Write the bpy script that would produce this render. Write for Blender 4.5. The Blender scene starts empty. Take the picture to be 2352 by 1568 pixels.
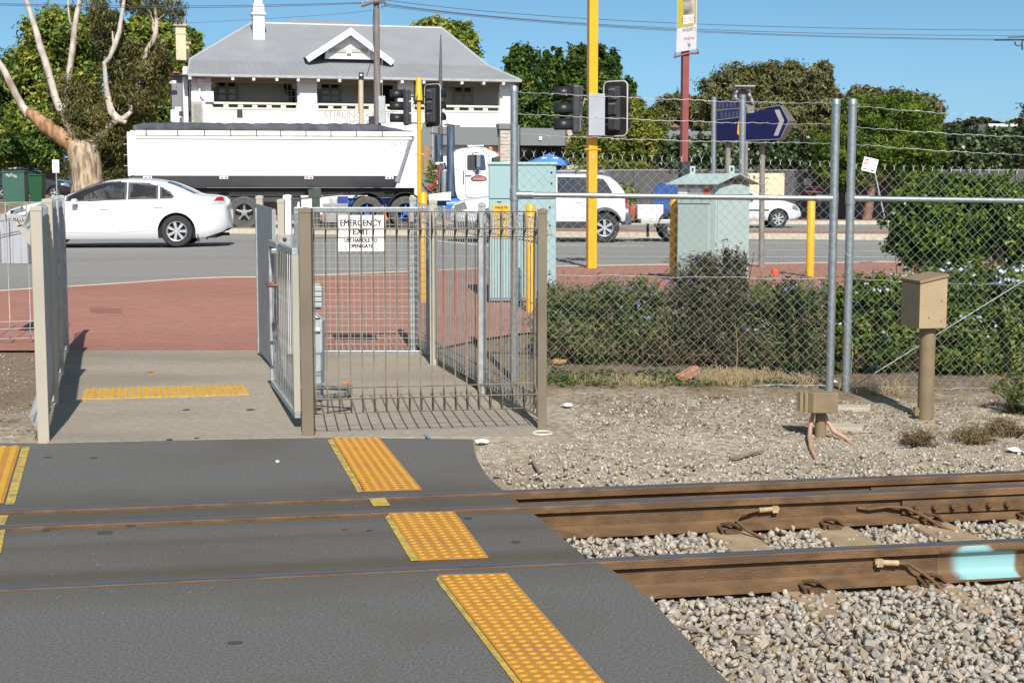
import bpy, bmesh, math, random
import numpy as np
from mathutils import Vector, Matrix

# ------------------------------------------------------------------ camera, sky, sun, exposure
SC = bpy.context.scene
COL = SC.collection
FPX, CX, CY, HOR, CAMZ = 3340.0, 1176.0, 784.0, 436.0, 1.6    # lens measured on a 2352 px wide copy of the photograph
PITCH = math.atan((CY - HOR) / FPX)
cam_data = bpy.data.cameras.new('camera')
cam_data.sensor_width = 36.0
cam_data.lens = 36.0 * FPX / 2352.0
cam_data.clip_start = 0.1
cam_data.clip_end = 3000.0
cam = bpy.data.objects.new('camera', cam_data)
COL.objects.link(cam)
cam.location = (0, 0, CAMZ)
cam.rotation_euler = (math.radians(90) - PITCH, 0, 0)
SC.camera = cam

SUN_EL, SUN_AZ = math.radians(42), math.radians(9.4)           # behind the camera, a little to the right
sun_vec = Vector((math.sin(SUN_AZ) * math.cos(SUN_EL), -math.cos(SUN_AZ) * math.cos(SUN_EL), math.sin(SUN_EL)))
world = bpy.data.worlds.new("World")
SC.world = world
world.use_nodes = True
wn = world.node_tree.nodes
wl = world.node_tree.links
wn.clear()
w_sky = wn.new('ShaderNodeTexSky')
w_sky.sky_type = 'NISHITA'
w_sky.sun_disc = False
w_sky.sun_elevation = SUN_EL
w_sky.sun_rotation = math.radians(180) - SUN_AZ
w_sky.altitude = 0
w_sky.air_density = 0.45
w_sky.dust_density = 1.1
w_sky.ozone_density = 4.0
w_bg = wn.new('ShaderNodeBackground')
w_bg.inputs['Strength'].default_value = 0.115
w_out = wn.new('ShaderNodeOutputWorld')
w_hs = wn.new('ShaderNodeHueSaturation')
w_hs.inputs['Saturation'].default_value = 1.02
w_hs.inputs['Hue'].default_value = 0.474
wl.new(w_sky.outputs[0], w_hs.inputs['Color'])
wl.new(w_hs.outputs[0], w_bg.inputs['Color'])
wl.new(w_bg.outputs[0], w_out.inputs['Surface'])

sun_data = bpy.data.lights.new('sun', 'SUN')
sun_data.energy = 4.9
sun_data.angle = math.radians(0.5)
sun_data.color = (1.0, 0.955, 0.88)
sun = bpy.data.objects.new('sun', sun_data)
COL.objects.link(sun)
sun.location = (10, -30, 40)
sun.rotation_euler = sun_vec.to_track_quat('Z', 'Y').to_euler()

SC.view_settings.view_transform = 'Standard'
SC.view_settings.look = 'None'
SC.view_settings.exposure = 0.27
SC.view_settings.gamma = 1.0
SC.view_settings.use_curve_mapping = False
SC.cycles.max_bounces = 6
SC.cycles.transparent_max_bounces = 12

# ------------------------------------------------------------------ measuring: pixels of the photograph to points of the place
_c, _s = math.cos(PITCH), math.sin(PITCH)
def ray(x, y):
    u, v = (x - CX) / FPX, (CY - y) / FPX
    return Vector((u, _c + v * _s, -_s + v * _c))
def at(x, y, d):                       # the point seen at pixel x, y that lies d metres ahead
    r = ray(x, y)
    t = d / r.y
    return Vector((r.x * t, d, CAMZ + r.z * t))
def onz(x, y, z):                      # the point seen at pixel x, y on the level z
    r = ray(x, y)
    t = (z - CAMZ) / r.z
    return Vector((r.x * t, r.y * t, z))
def path_z(Y):                         # the path and the road verge climb from the rails to the road
    return min(max((Y - 10.0) * 0.035, 0.0), 0.35)
def ong(x, y, zf=path_z):
    lo, hi = 2.0, 400.0
    for _ in range(50):
        m = (lo + hi) / 2
        if at(x, y, m).z > zf(m): lo = m
        else: hi = m
    return at(x, y, (lo + hi) / 2)

# track frame: t along the rails, n across them
TA = math.radians(10.4)
TT, TN = Vector((math.cos(TA), math.sin(TA), 0)), Vector((-math.sin(TA), math.cos(TA), 0))
R0 = onz(1176, 1296, 0)
def trk(u, s, z=0.0):
    p = R0 + TT * u + TN * s
    return Vector((p.x, p.y, z))
def ongz(x, y):                        # the point of the bare ground seen at a pixel
    lo, hi = 2.0, 60.0
    for _ in range(40):
        m = (lo + hi) / 2; p = at(x, y, m)
        if p.z > ground_z(p.x, m): lo = m
        else: hi = m
    return at(x, y, (lo + hi) / 2)
def trk_us(p):
    q = Vector((p[0], p[1], 0)) - Vector((R0.x, R0.y, 0))
    return q.dot(TT), q.dot(TN)
S2 = trk_us(onz(1176, 1163, 0))[1]
S3 = trk_us(onz(1176, 1129, 0))[1]
def sstep(a, b, x):
    t = min(max((x - a) / (b - a), 0.0), 1.0)
    return t * t * (3 - 2 * t)
def ground_z(X, Y):
    s = -math.sin(TA) * (X - R0.x) + math.cos(TA) * (Y - R0.y)
    z = -0.188 + 0.168 * sstep(S3 + 0.25, S3 + 1.75 + 1.2 * sstep(0.35, 1.5, X), s) + path_z(Y) - 0.09 * sstep(0.4, 3.2, X) * sstep(9.0, 11.5, Y) * (1 - sstep(13, 17, Y))
    z -= 0.06 * sstep(14.5, 17.0, Y)
    z += 0.04 * sstep(S3 + 2.2, S3 + 3.2, s) * math.exp(-((X - 1.6) / 1.2) ** 2) * (1 - sstep(11, 12.5, Y))
    z += 0.75 * sstep(50.0, 53.5, Y) * (1 - sstep(-13.5, -11.0, X))
    return z

# ------------------------------------------------------------------ building helpers
MW = {}
def tag(o, label=None, cat=None, group=None, kind=None):
    if label: o['label'] = label
    if cat: o['category'] = cat
    if group: o['group'] = group
    if kind: o['kind'] = kind
    return o
def thing(name, label, cat, loc=(0, 0, 0), rotz=0.0, group=None):
    o = bpy.data.objects.new(name, None)
    COL.objects.link(o)
    o.location = loc
    o.rotation_euler = (0, 0, rotz)
    MW[o.name] = Matrix.Translation(Vector(loc)) @ Matrix.Rotation(rotz, 4, 'Z')
    return tag(o, label, cat, group)
def root_of(o):
    while o.parent: o = o.parent
    return o

class MB:
    def __init__(self):
        self.v, self.f = [], []
    def add(self, vs, fs):
        b = len(self.v)
        self.v += [tuple(p) for p in vs]
        self.f += [tuple(b + i for i in f) for f in fs]
        return self
    def box(self, c, s, rz=0.0, rx=0.0, ry=0.0):
        m = Matrix.Translation(Vector(c)) @ Matrix.Rotation(rz, 4, 'Z') @ Matrix.Rotation(ry, 4, 'Y') @ Matrix.Rotation(rx, 4, 'X')
        x, y, z = s[0] / 2, s[1] / 2, s[2] / 2
        vs = [m @ Vector(p) for p in ((-x, -y, -z), (x, -y, -z), (x, y, -z), (-x, y, -z), (-x, -y, z), (x, -y, z), (x, y, z), (-x, y, z))]
        return self.add(vs, [(0, 3, 2, 1), (4, 5, 6, 7), (0, 1, 5, 4), (1, 2, 6, 5), (2, 3, 7, 6), (3, 0, 4, 7)])
    def bb(self, x0, x1, y0, y1, z0, z1):
        return self.box(((x0 + x1) / 2, (y0 + y1) / 2, (z0 + z1) / 2), (abs(x1 - x0), abs(y1 - y0), abs(z1 - z0)))
    def tube(self, pts, r, seg=8, caps=True):
        pts = [Vector(p) for p in pts]
        n = len(pts)
        rs = r if isinstance(r, (list, tuple)) else [r] * n
        t0 = (pts[1] - pts[0]).normalized()
        ref = Vector((0, 0, 1)) if abs(t0.z) < 0.9 else Vector((1, 0, 0))
        a = t0.cross(ref).normalized()
        vs, fs = [], []
        for i, p in enumerate(pts):
            t = (pts[min(i + 1, n - 1)] - pts[max(i - 1, 0)]).normalized()
            a = (a - t * a.dot(t))
            a = a.normalized() if a.length > 1e-6 else t.orthogonal().normalized()
            b = t.cross(a)
            for k in range(seg):
                w = 2 * math.pi * k / seg
                vs.append(p + (a * math.cos(w) + b * math.sin(w)) * rs[i])
        for i in range(n - 1):
            for k in range(seg):
                k2 = (k + 1) % seg
                fs.append((i * seg + k, i * seg + k2, (i + 1) * seg + k2, (i + 1) * seg + k))
        if caps:
            fs.append(tuple(reversed(range(seg))))
            fs.append(tuple(range((n - 1) * seg, n * seg)))
        return self.add(vs, fs)
    def lathe(self, prof, c=(0, 0, 0), axis='Z', seg=24, a0=0.0, a1=2 * math.pi):
        full = abs(a1 - a0 - 2 * math.pi) < 1e-6
        m = seg if full else seg + 1
        vs, fs = [], []
        for (r, h) in prof:
            for k in range(m):
                w = a0 + (a1 - a0) * k / seg
                p = (r * math.cos(w), r * math.sin(w), h)
                if axis == 'Y': p = (p[0], p[2], p[1])
                if axis == 'X': p = (p[2], p[0], p[1])
                vs.append((p[0] + c[0], p[1] + c[1], p[2] + c[2]))
        for i in range(len(prof) - 1):
            for k in range(seg):
                k2 = (k + 1) % m
                fs.append((i * m + k, i * m + k2, (i + 1) * m + k2, (i + 1) * m + k))
        return self.add(vs, fs)
    def prism(self, poly, f0, f1):     # poly: list of (a, b); f0/f1 map (a, b) to 3-D points of the two faces
        n = len(poly)
        vs = [f0(*p) for p in poly] + [f1(*p) for p in poly]
        fs = [tuple(reversed(range(n))), tuple(range(n, 2 * n))]
        fs += [(i, (i + 1) % n, n + (i + 1) % n, n + i) for i in range(n)]
        return self.add(vs, fs)
    def quad(self, a, b, c, d):
        return self.add([a, b, c, d], [(0, 1, 2, 3)])
    def slab(self, pts, t):            # a polygon of 3-D points with thickness t downwards
        n = len(pts)
        vs = [Vector(p) for p in pts] + [Vector(p) - Vector((0, 0, t)) for p in pts]
        fs = [tuple(range(n)), tuple(reversed(range(n, 2 * n)))]
        fs += [((i + 1) % n, i, n + i, n + (i + 1) % n) for i in range(n)]
        return self.add(vs, fs)

def finish(name, me, mat, parent, kind, label=None):
    if mat is not None:
        for m in (mat if isinstance(mat, (list, tuple)) else [mat]): me.materials.append(m)
    o = bpy.data.objects.new(name, me)
    COL.objects.link(o)
    if parent is not None: o.parent = parent
    if kind: o['kind'] = kind
    if label: o['label'] = label
    return o
def obj(name, mb, mat, parent=None, world=True, kind=None, smooth=None, bevel=0.0, label=None, recalc=True):
    bm = bmesh.new()
    inv = None
    if parent is not None and world:
        inv = MW[root_of(parent).name].inverted()
    vs = [bm.verts.new((inv @ Vector(p)) if inv is not None else p) for p in mb.v]
    for f in mb.f:
        try: bm.faces.new([vs[i] for i in f])
        except ValueError: pass
    if recalc: bmesh.ops.recalc_face_normals(bm, faces=bm.faces[:])
    if bevel > 0:
        es = [e for e in bm.edges if len(e.link_faces) == 2 and e.calc_face_angle(0) > 0.6]
        bmesh.ops.bevel(bm, geom=es, offset=bevel, segments=2, affect='EDGES', profile=0.5, clamp_overlap=True)
    me = bpy.data.meshes.new(name)
    bm.to_mesh(me)
    bm.free()
    if smooth is not None:
        me.polygons.foreach_set('use_smooth', [True] * len(me.polygons))
        me.set_sharp_from_angle(angle=math.radians(smooth))
    return finish(name, me, mat, parent, kind, label)
def npobj(name, V, F, mat, parent=None, rnd=None, kind=None, world=True, smooth=False, label=None):
    V = np.asarray(V, dtype=np.float64)
    F = np.asarray(F, dtype=np.int32)
    if parent is not None and world:
        m = np.array(MW[root_of(parent).name].inverted())
        V = V @ m[:3, :3].T + m[:3, 3]
    me = bpy.data.meshes.new(name)
    me.vertices.add(len(V))
    me.vertices.foreach_set('co', V.astype(np.float32).ravel())
    k = F.shape[1]
    me.loops.add(F.size)
    me.loops.foreach_set('vertex_index', F.ravel())
    me.polygons.add(len(F))
    me.polygons.foreach_set('loop_start', np.arange(len(F), dtype=np.int32) * k)
    me.update(calc_edges=True)
    if rnd is not None:
        a = me.attributes.new('rnd', 'FLOAT', 'FACE')
        a.data.foreach_set('value', np.asarray(rnd, dtype=np.float32))
    if smooth:
        me.polygons.foreach_set('use_smooth', [True] * len(me.polygons))
    me.validate()
    return finish(name, me, mat, parent, kind, label)
def dup(root, loc=None, rotz=None, label=None):
    r = root.copy()
    COL.objects.link(r)
    if loc is not None: r.location = loc
    if rotz is not None: r.rotation_euler = (0, 0, rotz)
    if label: r['label'] = label
    for ch in list(root.children):
        c = ch.copy(); COL.objects.link(c); c.parent = r
        for g in list(ch.children):
            d = g.copy(); COL.objects.link(d); d.parent = c
    return r
def inst(src, parent, loc, rot=None, scale=None):      # another piece that shares its mesh with src
    c = src.copy(); COL.objects.link(c); c.parent = parent; c.location = loc
    if rot is not None: c.rotation_euler = rot
    if scale is not None: c.scale = scale
    return c
def text(name, body, size, mat, parent, loc, rot, world=True, align='CENTER', ext=0.0008, sx=1.0, bold=0.0, shear=0.0):
    cu = bpy.data.curves.new(name, 'FONT')
    cu.body = body; cu.size = size; cu.align_x = align; cu.align_y = 'CENTER'; cu.extrude = ext; cu.shear = shear
    cu.resolution_u = 3
    cu.materials.append(mat)
    tmp = bpy.data.objects.new(name, cu)
    me = bpy.data.meshes.new_from_object(tmp)
    bpy.data.objects.remove(tmp)
    if not me.materials: me.materials.append(mat)
    if bold:                           # heavier strokes: the outline laid twice, a hair apart
        bm = bmesh.new(); bm.from_mesh(me)
        g = bmesh.ops.duplicate(bm, geom=bm.verts[:] + bm.edges[:] + bm.faces[:])
        vs2 = [e for e in g['geom'] if isinstance(e, bmesh.types.BMVert)]
        bmesh.ops.translate(bm, verts=vs2, vec=(2 * bold / max(sx, .1), bold * .6, .00025))
        bmesh.ops.translate(bm, verts=bm.verts[:], vec=(-bold / max(sx, .1), 0, 0))
        bm.to_mesh(me); bm.free()
    o = bpy.data.objects.new(name, me)
    COL.objects.link(o)
    m = Matrix.Translation(Vector(loc)) @ rot.to_4x4() @ Matrix.Diagonal((sx, 1, 1, 1))
    if parent is not None:
        o.parent = parent
        if world: m = MW[root_of(parent).name].inverted() @ m
    o.matrix_local = m
    return o
FACE_CAM = Matrix.Rotation(math.radians(90), 3, 'X')   # lettering upright, read from the camera's side
def face_rot(rz): return Matrix.Rotation(rz, 3, 'Z') @ FACE_CAM

# ------------------------------------------------------------------ materials
MATS = {}
def M(name, col, rough=0.6, metal=0.0, var=0.12, scale=6.0, bump=0.0, bscale=60.0, col2=None, spec=0.4, coat=0.0, detail=6.0, low=0.35, high=0.65,
      col3=None, scale3=0.7, amt3=0.5, stretch=None, alpha=None, trans=0.0):
    if name in MATS: return MATS[name]
    m = bpy.data.materials.new(name)
    m.use_nodes = True
    nt = m.node_tree; N = nt.nodes; L = nt.links
    b = N['Principled BSDF']
    b.inputs['Roughness'].default_value = rough
    b.inputs['Metallic'].default_value = metal
    b.inputs['Specular IOR Level'].default_value = spec
    if coat: b.inputs['Coat Weight'].default_value = coat; b.inputs['Coat Roughness'].default_value = 0.06
    if trans: b.inputs['Transmission Weight'].default_value = trans
    tc = N.new('ShaderNodeTexCoord')
    src = tc.outputs['Object']
    if stretch:
        mp = N.new('ShaderNodeMapping'); mp.inputs['Scale'].default_value = stretch
        L.new(src, mp.inputs['Vector']); src = mp.outputs['Vector']
    nz = N.new('ShaderNodeTexNoise')
    nz.inputs['Scale'].default_value = scale; nz.inputs['Detail'].default_value = detail
    L.new(src, nz.inputs['Vector'])
    cr = N.new('ShaderNodeValToRGB')
    cr.color_ramp.elements[0].position = low; cr.color_ramp.elements[1].position = high
    a = tuple(max(0, c * (1 - var)) for c in col); e = tuple(min(1, c * (1 + var)) for c in col) if col2 is None else col2
    cr.color_ramp.elements[0].color = (*a, 1); cr.color_ramp.elements[1].color = (*e, 1)
    L.new(nz.outputs['Fac'], cr.inputs['Fac'])
    out = cr.outputs['Color']
    if col3 is not None:
        n3 = N.new('ShaderNodeTexNoise'); n3.inputs['Scale'].default_value = scale3; n3.inputs['Detail'].default_value = 5
        L.new(src, n3.inputs['Vector'])
        r3 = N.new('ShaderNodeMapRange'); r3.inputs['From Min'].default_value = 0.48; r3.inputs['From Max'].default_value = 0.68; r3.inputs['To Max'].default_value = amt3
        L.new(n3.outputs['Fac'], r3.inputs['Value'])
        mx = N.new('ShaderNodeMix'); mx.data_type = 'RGBA'
        L.new(r3.outputs[0], mx.inputs['Factor']); L.new(out, mx.inputs['A']); mx.inputs['B'].default_value = (*col3, 1)
        out = mx.outputs['Result']
    L.new(out, b.inputs['Base Color'])
    if bump > 0:
        n2 = N.new('ShaderNodeTexNoise'); n2.inputs['Scale'].default_value = bscale; n2.inputs['Detail'].default_value = 4
        L.new(src, n2.inputs['Vector'])
        bp = N.new('ShaderNodeBump'); bp.inputs['Strength'].default_value = bump; bp.inputs['Distance'].default_value = 0.02
        L.new(n2.outputs['Fac'], bp.inputs['Height']); L.new(bp.outputs['Normal'], b.inputs['Normal'])
    MATS[name] = m
    return m
def LEAF(name, cols, transl=0.3, rough=0.5):          # colour by a random number stored per leaf
    if name in MATS: return MATS[name]
    m = bpy.data.materials.new(name); m.use_nodes = True
    nt = m.node_tree; N = nt.nodes; L = nt.links
    b = N['Principled BSDF']; b.inputs['Roughness'].default_value = rough; b.inputs['Specular IOR Level'].default_value = 0.3
    at_ = N.new('ShaderNodeAttribute'); at_.attribute_name = 'rnd'
    cr = N.new('ShaderNodeValToRGB')
    els = cr.color_ramp.elements
    while len(els) < len(cols): els.new(0.5)
    for i, c in enumerate(cols):
        els[i].position = i / (len(cols) - 1); els[i].color = (*c, 1)
    L.new(at_.outputs['Fac'], cr.inputs['Fac']); L.new(cr.outputs['Color'], b.inputs['Base Color'])
    tr = N.new('ShaderNodeBsdfTranslucent'); L.new(cr.outputs['Color'], tr.inputs['Color'])
    mx = N.new('ShaderNodeMixShader'); mx.inputs['Fac'].default_value = transl
    L.new(b.outputs[0], mx.inputs[1]); L.new(tr.outputs[0], mx.inputs[2])
    L.new(mx.outputs[0], N['Material Output'].inputs['Surface'])
    MATS[name] = m
    return m
def STONE(name, cols, rough=0.8, bump=0.3):           # colour by stored number plus the object's own random number
    if name in MATS: return MATS[name]
    m = bpy.data.materials.new(name); m.use_nodes = True
    nt = m.node_tree; N = nt.nodes; L = nt.links
    b = N['Principled BSDF']; b.inputs['Roughness'].default_value = rough; b.inputs['Specular IOR Level'].default_value = 0.25
    at_ = N.new('ShaderNodeAttribute'); at_.attribute_name = 'rnd'
    oi = N.new('ShaderNodeObjectInfo')
    ad = N.new('ShaderNodeMath'); ad.operation = 'ADD'; L.new(at_.outputs['Fac'], ad.inputs[0]); L.new(oi.outputs['Random'], ad.inputs[1])
    fr = N.new('ShaderNodeMath'); fr.operation = 'FRACT'; L.new(ad.outputs[0], fr.inputs[0])
    cr = N.new('ShaderNodeValToRGB'); cr.color_ramp.interpolation = 'LINEAR'
    els = cr.color_ramp.elements
    while len(els) < len(cols): els.new(0.5)
    for i, c in enumerate(cols):
        els[i].position = i / (len(cols) - 1); els[i].color = (*c, 1)
    L.new(fr.outputs[0], cr.inputs['Fac'])
    tc = N.new('ShaderNodeTexCoord')
    nz = N.new('ShaderNodeTexNoise'); nz.inputs['Scale'].default_value = 55; nz.inputs['Detail'].default_value = 5
    L.new(tc.outputs['Object'], nz.inputs['Vector'])
    mr = N.new('ShaderNodeMapRange'); mr.inputs['From Min'].default_value = 0.3; mr.inputs['From Max'].default_value = 0.7; mr.inputs['To Min'].default_value = 0.72; mr.inputs['To Max'].default_value = 1.18
    L.new(nz.outputs['Fac'], mr.inputs['Value'])
    mu = N.new('ShaderNodeMix'); mu.data_type = 'RGBA'; mu.blend_type = 'MULTIPLY'; mu.inputs['Factor'].default_value = 1.0
    cb = N.new('ShaderNodeCombineColor')
    for i in range(3): L.new(mr.outputs[0], cb.inputs[i])
    L.new(cr.outputs['Color'], mu.inputs['A']); L.new(cb.outputs[0], mu.inputs['B'])
    L.new(mu.outputs['Result'], b.inputs['Base Color'])
    bp = N.new('ShaderNodeBump'); bp.inputs['Strength'].default_value = bump; bp.inputs['Distance'].default_value = 0.01
    L.new(nz.outputs['Fac'], bp.inputs['Height']); L.new(bp.outputs['Normal'], b.inputs['Normal'])
    MATS[name] = m
    return m

galv = M('galvanised_steel', (0.36, 0.39, 0.40), 0.42, 0.75, 0.14, 30, 0.08, 120)
galv_matt = M('weathered_zinc', (0.36, 0.38, 0.38), 0.6, 0.35, 0.16, 14, 0.1, 90)
wire_m = M('fence_wire', (0.46, 0.53, 0.51), 0.5, 0.25, 0.12, 20)
dusty = M('dusty_wire', (0.19, 0.15, 0.105), 0.75, 0.1, 0.2, 14)
dust_post = M('dust_stained_post', (0.185, 0.155, 0.11), 0.65, 0.1, 0.15, 5, 0.05, 80, col3=(0.19, 0.115, 0.06), scale3=1.6, amt3=0.8, stretch=(1, 1, 0.35))
cream_post = M('cream_post', (0.40, 0.37, 0.30), 0.55, 0.05, 0.08, 5, col3=(0.40, 0.33, 0.22), scale3=2.2, amt3=0.5, stretch=(1, 1, 0.3))
white_paint = M('white_paint', (0.78, 0.78, 0.77), 0.45, 0, 0.03, 3)
black_plast = M('black_plastic', (0.018, 0.019, 0.021), 0.42, 0, 0.15, 12)
yellow = M('yellow_paint', (0.72, 0.38, 0.012), 0.42, 0, 0.06, 4, col3=(0.62, 0.33, 0.02), scale3=2.0, amt3=0.4)
dark_gap = M('dark_gap', (0.02, 0.02, 0.02), 0.8)

# ------------------------------------------------------------------ the setting
def struct(name, mb, mat, **k): return obj(name, mb, mat, kind='structure', **k)
sand = M('sandy_dirt', (0.335, 0.285, 0.215), 0.95, 0, 0.32, 18.0, 0.6, 70, col3=(0.215, 0.165, 0.115), scale3=1.1, amt3=0.85, spec=0.1)
asph_new = M('crossing_asphalt', (0.122, 0.118, 0.113), 0.88, 0, 0.34, 85, 0.2, 320, spec=0.18, detail=9, col3=(0.098, 0.09, 0.079), scale3=0.9, amt3=0.6, low=0.3, high=0.7)
asph_road = M('road_asphalt', (0.25, 0.238, 0.224), 0.85, 0, 0.13, 25, 0.25, 160, spec=0.25, detail=9, col3=(0.195, 0.186, 0.176), scale3=0.35, amt3=0.7, stretch=(0.18, 1, 1))
conc_path = M('path_concrete', (0.30, 0.262, 0.212), 0.9, 0, 0.16, 45, 0.25, 160, spec=0.2, detail=9, col3=(0.20, 0.17, 0.135), scale3=0.8, amt3=0.7, stretch=(0.5, 1.3, 1))
red_pave = M('red_paving', (0.36, 0.175, 0.13), 0.85, 0, 0.10, 30, 0.15, 120, spec=0.2, detail=8, col3=(0.28, 0.13, 0.10), scale3=0.5, amt3=0.6, stretch=(0.35, 1, 1))
kerb_c = M('kerb_concrete', (0.50, 0.45, 0.35), 0.85, 0, 0.10, 12, 0.15, 90)
line_w = M('road_line_paint', (0.66, 0.66, 0.62), 0.7, 0, 0.12, 18)
line_y = M('worn_yellow_paint', (0.46, 0.33, 0.06), 0.8, 0, 0.2, 30, 0.3, 200, col3=(0.16, 0.15, 0.12), scale3=14, amt3=0.8)
groove_dirt = M('groove_dirt', (0.06, 0.05, 0.035), 0.95, 0, 0.4, 25, 0.6, 120, col2=(0.20, 0.16, 0.10))

xs = np.unique(np.concatenate([-np.geomspace(14, 700, 26), np.arange(-14, 14.01, 0.33), np.geomspace(14, 700, 26)]))
ys = np.unique(np.concatenate([-np.geomspace(2, 200, 10), np.arange(-2, 3, 1.0), np.arange(3, 24, 0.22), np.arange(24, 60, 1.0), np.geomspace(60, 1600, 24)]))
GV = np.array([(x, y, ground_z(x, y)) for y in ys for x in xs])
nx = len(xs)
GF = [(j * nx + i, j * nx + i + 1, (j + 1) * nx + i + 1, (j + 1) * nx + i) for j in range(len(ys) - 1) for i in range(nx - 1)]
npobj('ground', GV, GF, sand, kind='structure', smooth=True)
nt = sand.node_tree; N = nt.nodes; L = nt.links       # brown soil takes over from the sandy gravel towards the fence
old = N['Principled BSDF'].inputs['Base Color'].links[0].from_socket
tc = N.new('ShaderNodeTexCoord'); dt = N.new('ShaderNodeVectorMath'); dt.operation = 'DOT_PRODUCT'
L.new(tc.outputs['Object'], dt.inputs[0]); dt.inputs[1].default_value = tuple(TN)
nz = N.new('ShaderNodeTexNoise'); nz.inputs['Scale'].default_value = 2.2; nz.inputs['Detail'].default_value = 7; L.new(tc.outputs['Object'], nz.inputs['Vector'])
ma = N.new('ShaderNodeMath'); ma.operation = 'MULTIPLY_ADD'; L.new(nz.outputs['Fac'], ma.inputs[0]); ma.inputs[1].default_value = 2.6; L.new(dt.outputs['Value'], ma.inputs[2])
mr = N.new('ShaderNodeMapRange'); mr.interpolation_type = 'SMOOTHSTEP'; mr.inputs['From Min'].default_value = R0.dot(TN) + 5.2; mr.inputs['From Max'].default_value = R0.dot(TN) + 6.8; mr.inputs['To Max'].default_value = 0.75
L.new(ma.outputs[0], mr.inputs['Value'])
mx = N.new('ShaderNodeMix'); mx.data_type = 'RGBA'; L.new(mr.outputs[0], mx.inputs['Factor']); L.new(old, mx.inputs['A']); mx.inputs['B'].default_value = (0.165, 0.118, 0.078, 1)
L.new(mx.outputs['Result'], N['Principled BSDF'].inputs['Base Color'])

# the asphalt foot crossing, cut by the rails into strips
def clip(poly, f):                     # keep the side where f(p) >= 0
    out = []
    for i, p in enumerate(poly):
        q = poly[(i + 1) % len(poly)]
        a, b = f(p), f(q)
        if a >= 0: out.append(p)
        if (a >= 0) != (b >= 0):
            t = a / (a - b); out.append((p[0] + (q[0] - p[0]) * t, p[1] + (q[1] - p[1]) * t))
    return out
edge_px = [(1087, 1008), (1088, 1030), (1097, 1055), (1107, 1075), (1120, 1095), (1150, 1119), (1190, 1150), (1235, 1188), (1290, 1232), (1350, 1281),
           (1395, 1303), (1450, 1338), (1492, 1375), (1540, 1425), (1600, 1490), (1640, 1530), (1672, 1566)]
rnd = random.Random(3)
edge = [onz(x, y, 0) for x, y in edge_px]
edge = [(p.x + rnd.uniform(-.006, .006), p.y) for p in edge] + [(0.98, 4.1), (1.25, 3.2), (1.4, 1.5), (1.4, -3)]
far_l = [onz(x, y, 0) for x, y in ((700, 1004), (100, 1018), (0, 1017), (-80, 1014))]
cross_poly = edge + [(-6.5, -3), (-6.5, far_l[-1].y)] + [(p.x, p.y) for p in reversed(far_l)]
def edge_x(Y):
    pts = sorted(edge, key=lambda p: p[1])
    for a, b in zip(pts, pts[1:]):
        if a[1] <= Y <= b[1]: return a[0] + (b[0] - a[0]) * (Y - a[1]) / max(b[1] - a[1], 1e-6)
    return pts[0][0] if Y < pts[0][1] else pts[-1][0]
def s_of(p): return trk_us(p)[1]
cuts = [(-99, -0.0365), (0.085, S2 - 0.10), (S2 + 0.041, S3 - 0.085), (S3 + 0.0365, 99)]
mb = MB()
for a, b in cuts:
    pl = clip(clip(cross_poly, lambda p: s_of(p) - a), lambda p: b - s_of(p))
    mb.slab([(x, y, 0) for x, y in pl], 0.06)
crossing = struct('asphalt_path', mb, asph_new)
# brake dust and tyre grime worn into the asphalt beside each rail
nt = asph_new.node_tree; N = nt.nodes; L = nt.links
bsd = N['Principled BSDF']
old = bsd.inputs['Base Color'].links[0].from_socket
tc = N.new('ShaderNodeTexCoord'); dt = N.new('ShaderNodeVectorMath'); dt.operation = 'DOT_PRODUCT'
L.new(tc.outputs['Object'], dt.inputs[0]); dt.inputs[1].default_value = tuple(TN)
wz_ = N.new('ShaderNodeTexNoise'); wz_.inputs['Scale'].default_value = 2.5; wz_.inputs['Detail'].default_value = 5
mpg = N.new('ShaderNodeMapping'); mpg.inputs['Rotation'].default_value = (0, 0, -TA); mpg.inputs['Scale'].default_value = (0.25, 1.6, 1)
L.new(tc.outputs['Object'], mpg.inputs['Vector']); L.new(mpg.outputs['Vector'], wz_.inputs['Vector'])
ma = N.new('ShaderNodeMath'); ma.operation = 'MULTIPLY_ADD'; L.new(wz_.outputs['Fac'], ma.inputs[0]); ma.inputs[1].default_value = 0.16; L.new(dt.outputs['Value'], ma.inputs[2])
mg = N.new('ShaderNodeMapRange'); mg.inputs['From Min'].default_value = R0.dot(TN) - 0.6 + 0.08; mg.inputs['From Max'].default_value = R0.dot(TN) + 2.4 + 0.08
L.new(ma.outputs[0], mg.inputs['Value'])
rp = N.new('ShaderNodeValToRGB'); e_ = rp.color_ramp.elements
def bpos(s): return (s + 0.6) / 3.0
stops = [(-.45, 0), (-.08, .35), (.0, .75), (.16, .75), (.30, .2), (.55, .28), (.68, .55), (.78, .2), (S2 - .25, .15), (S2 - .1, .6), (S2 + .2, .75), (S3 - .1, .6), (S3 + .12, .45), (S3 + .5, 0)]
while len(e_) < len(stops): e_.new(0.5)
for k, (s, v) in enumerate(stops): e_[k].position = bpos(s); e_[k].color = (v, v, v, 1)
L.new(mg.outputs[0], rp.inputs['Fac'])
mxg = N.new('ShaderNodeMix'); mxg.data_type = 'RGBA'; L.new(rp.outputs['Color'], mxg.inputs['Factor']); L.new(old, mxg.inputs['A']); mxg.inputs['B'].default_value = (0.078, 0.066, 0.05, 1)
L.new(mxg.outputs['Result'], bsd.inputs['Base Color'])
mb = MB().slab([(x - 0.03, y, -0.042) for x, y in cross_poly], 0.25)
obj('groove_fill', mb, groove_dirt, crossing, world=False)
mb = MB()
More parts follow.
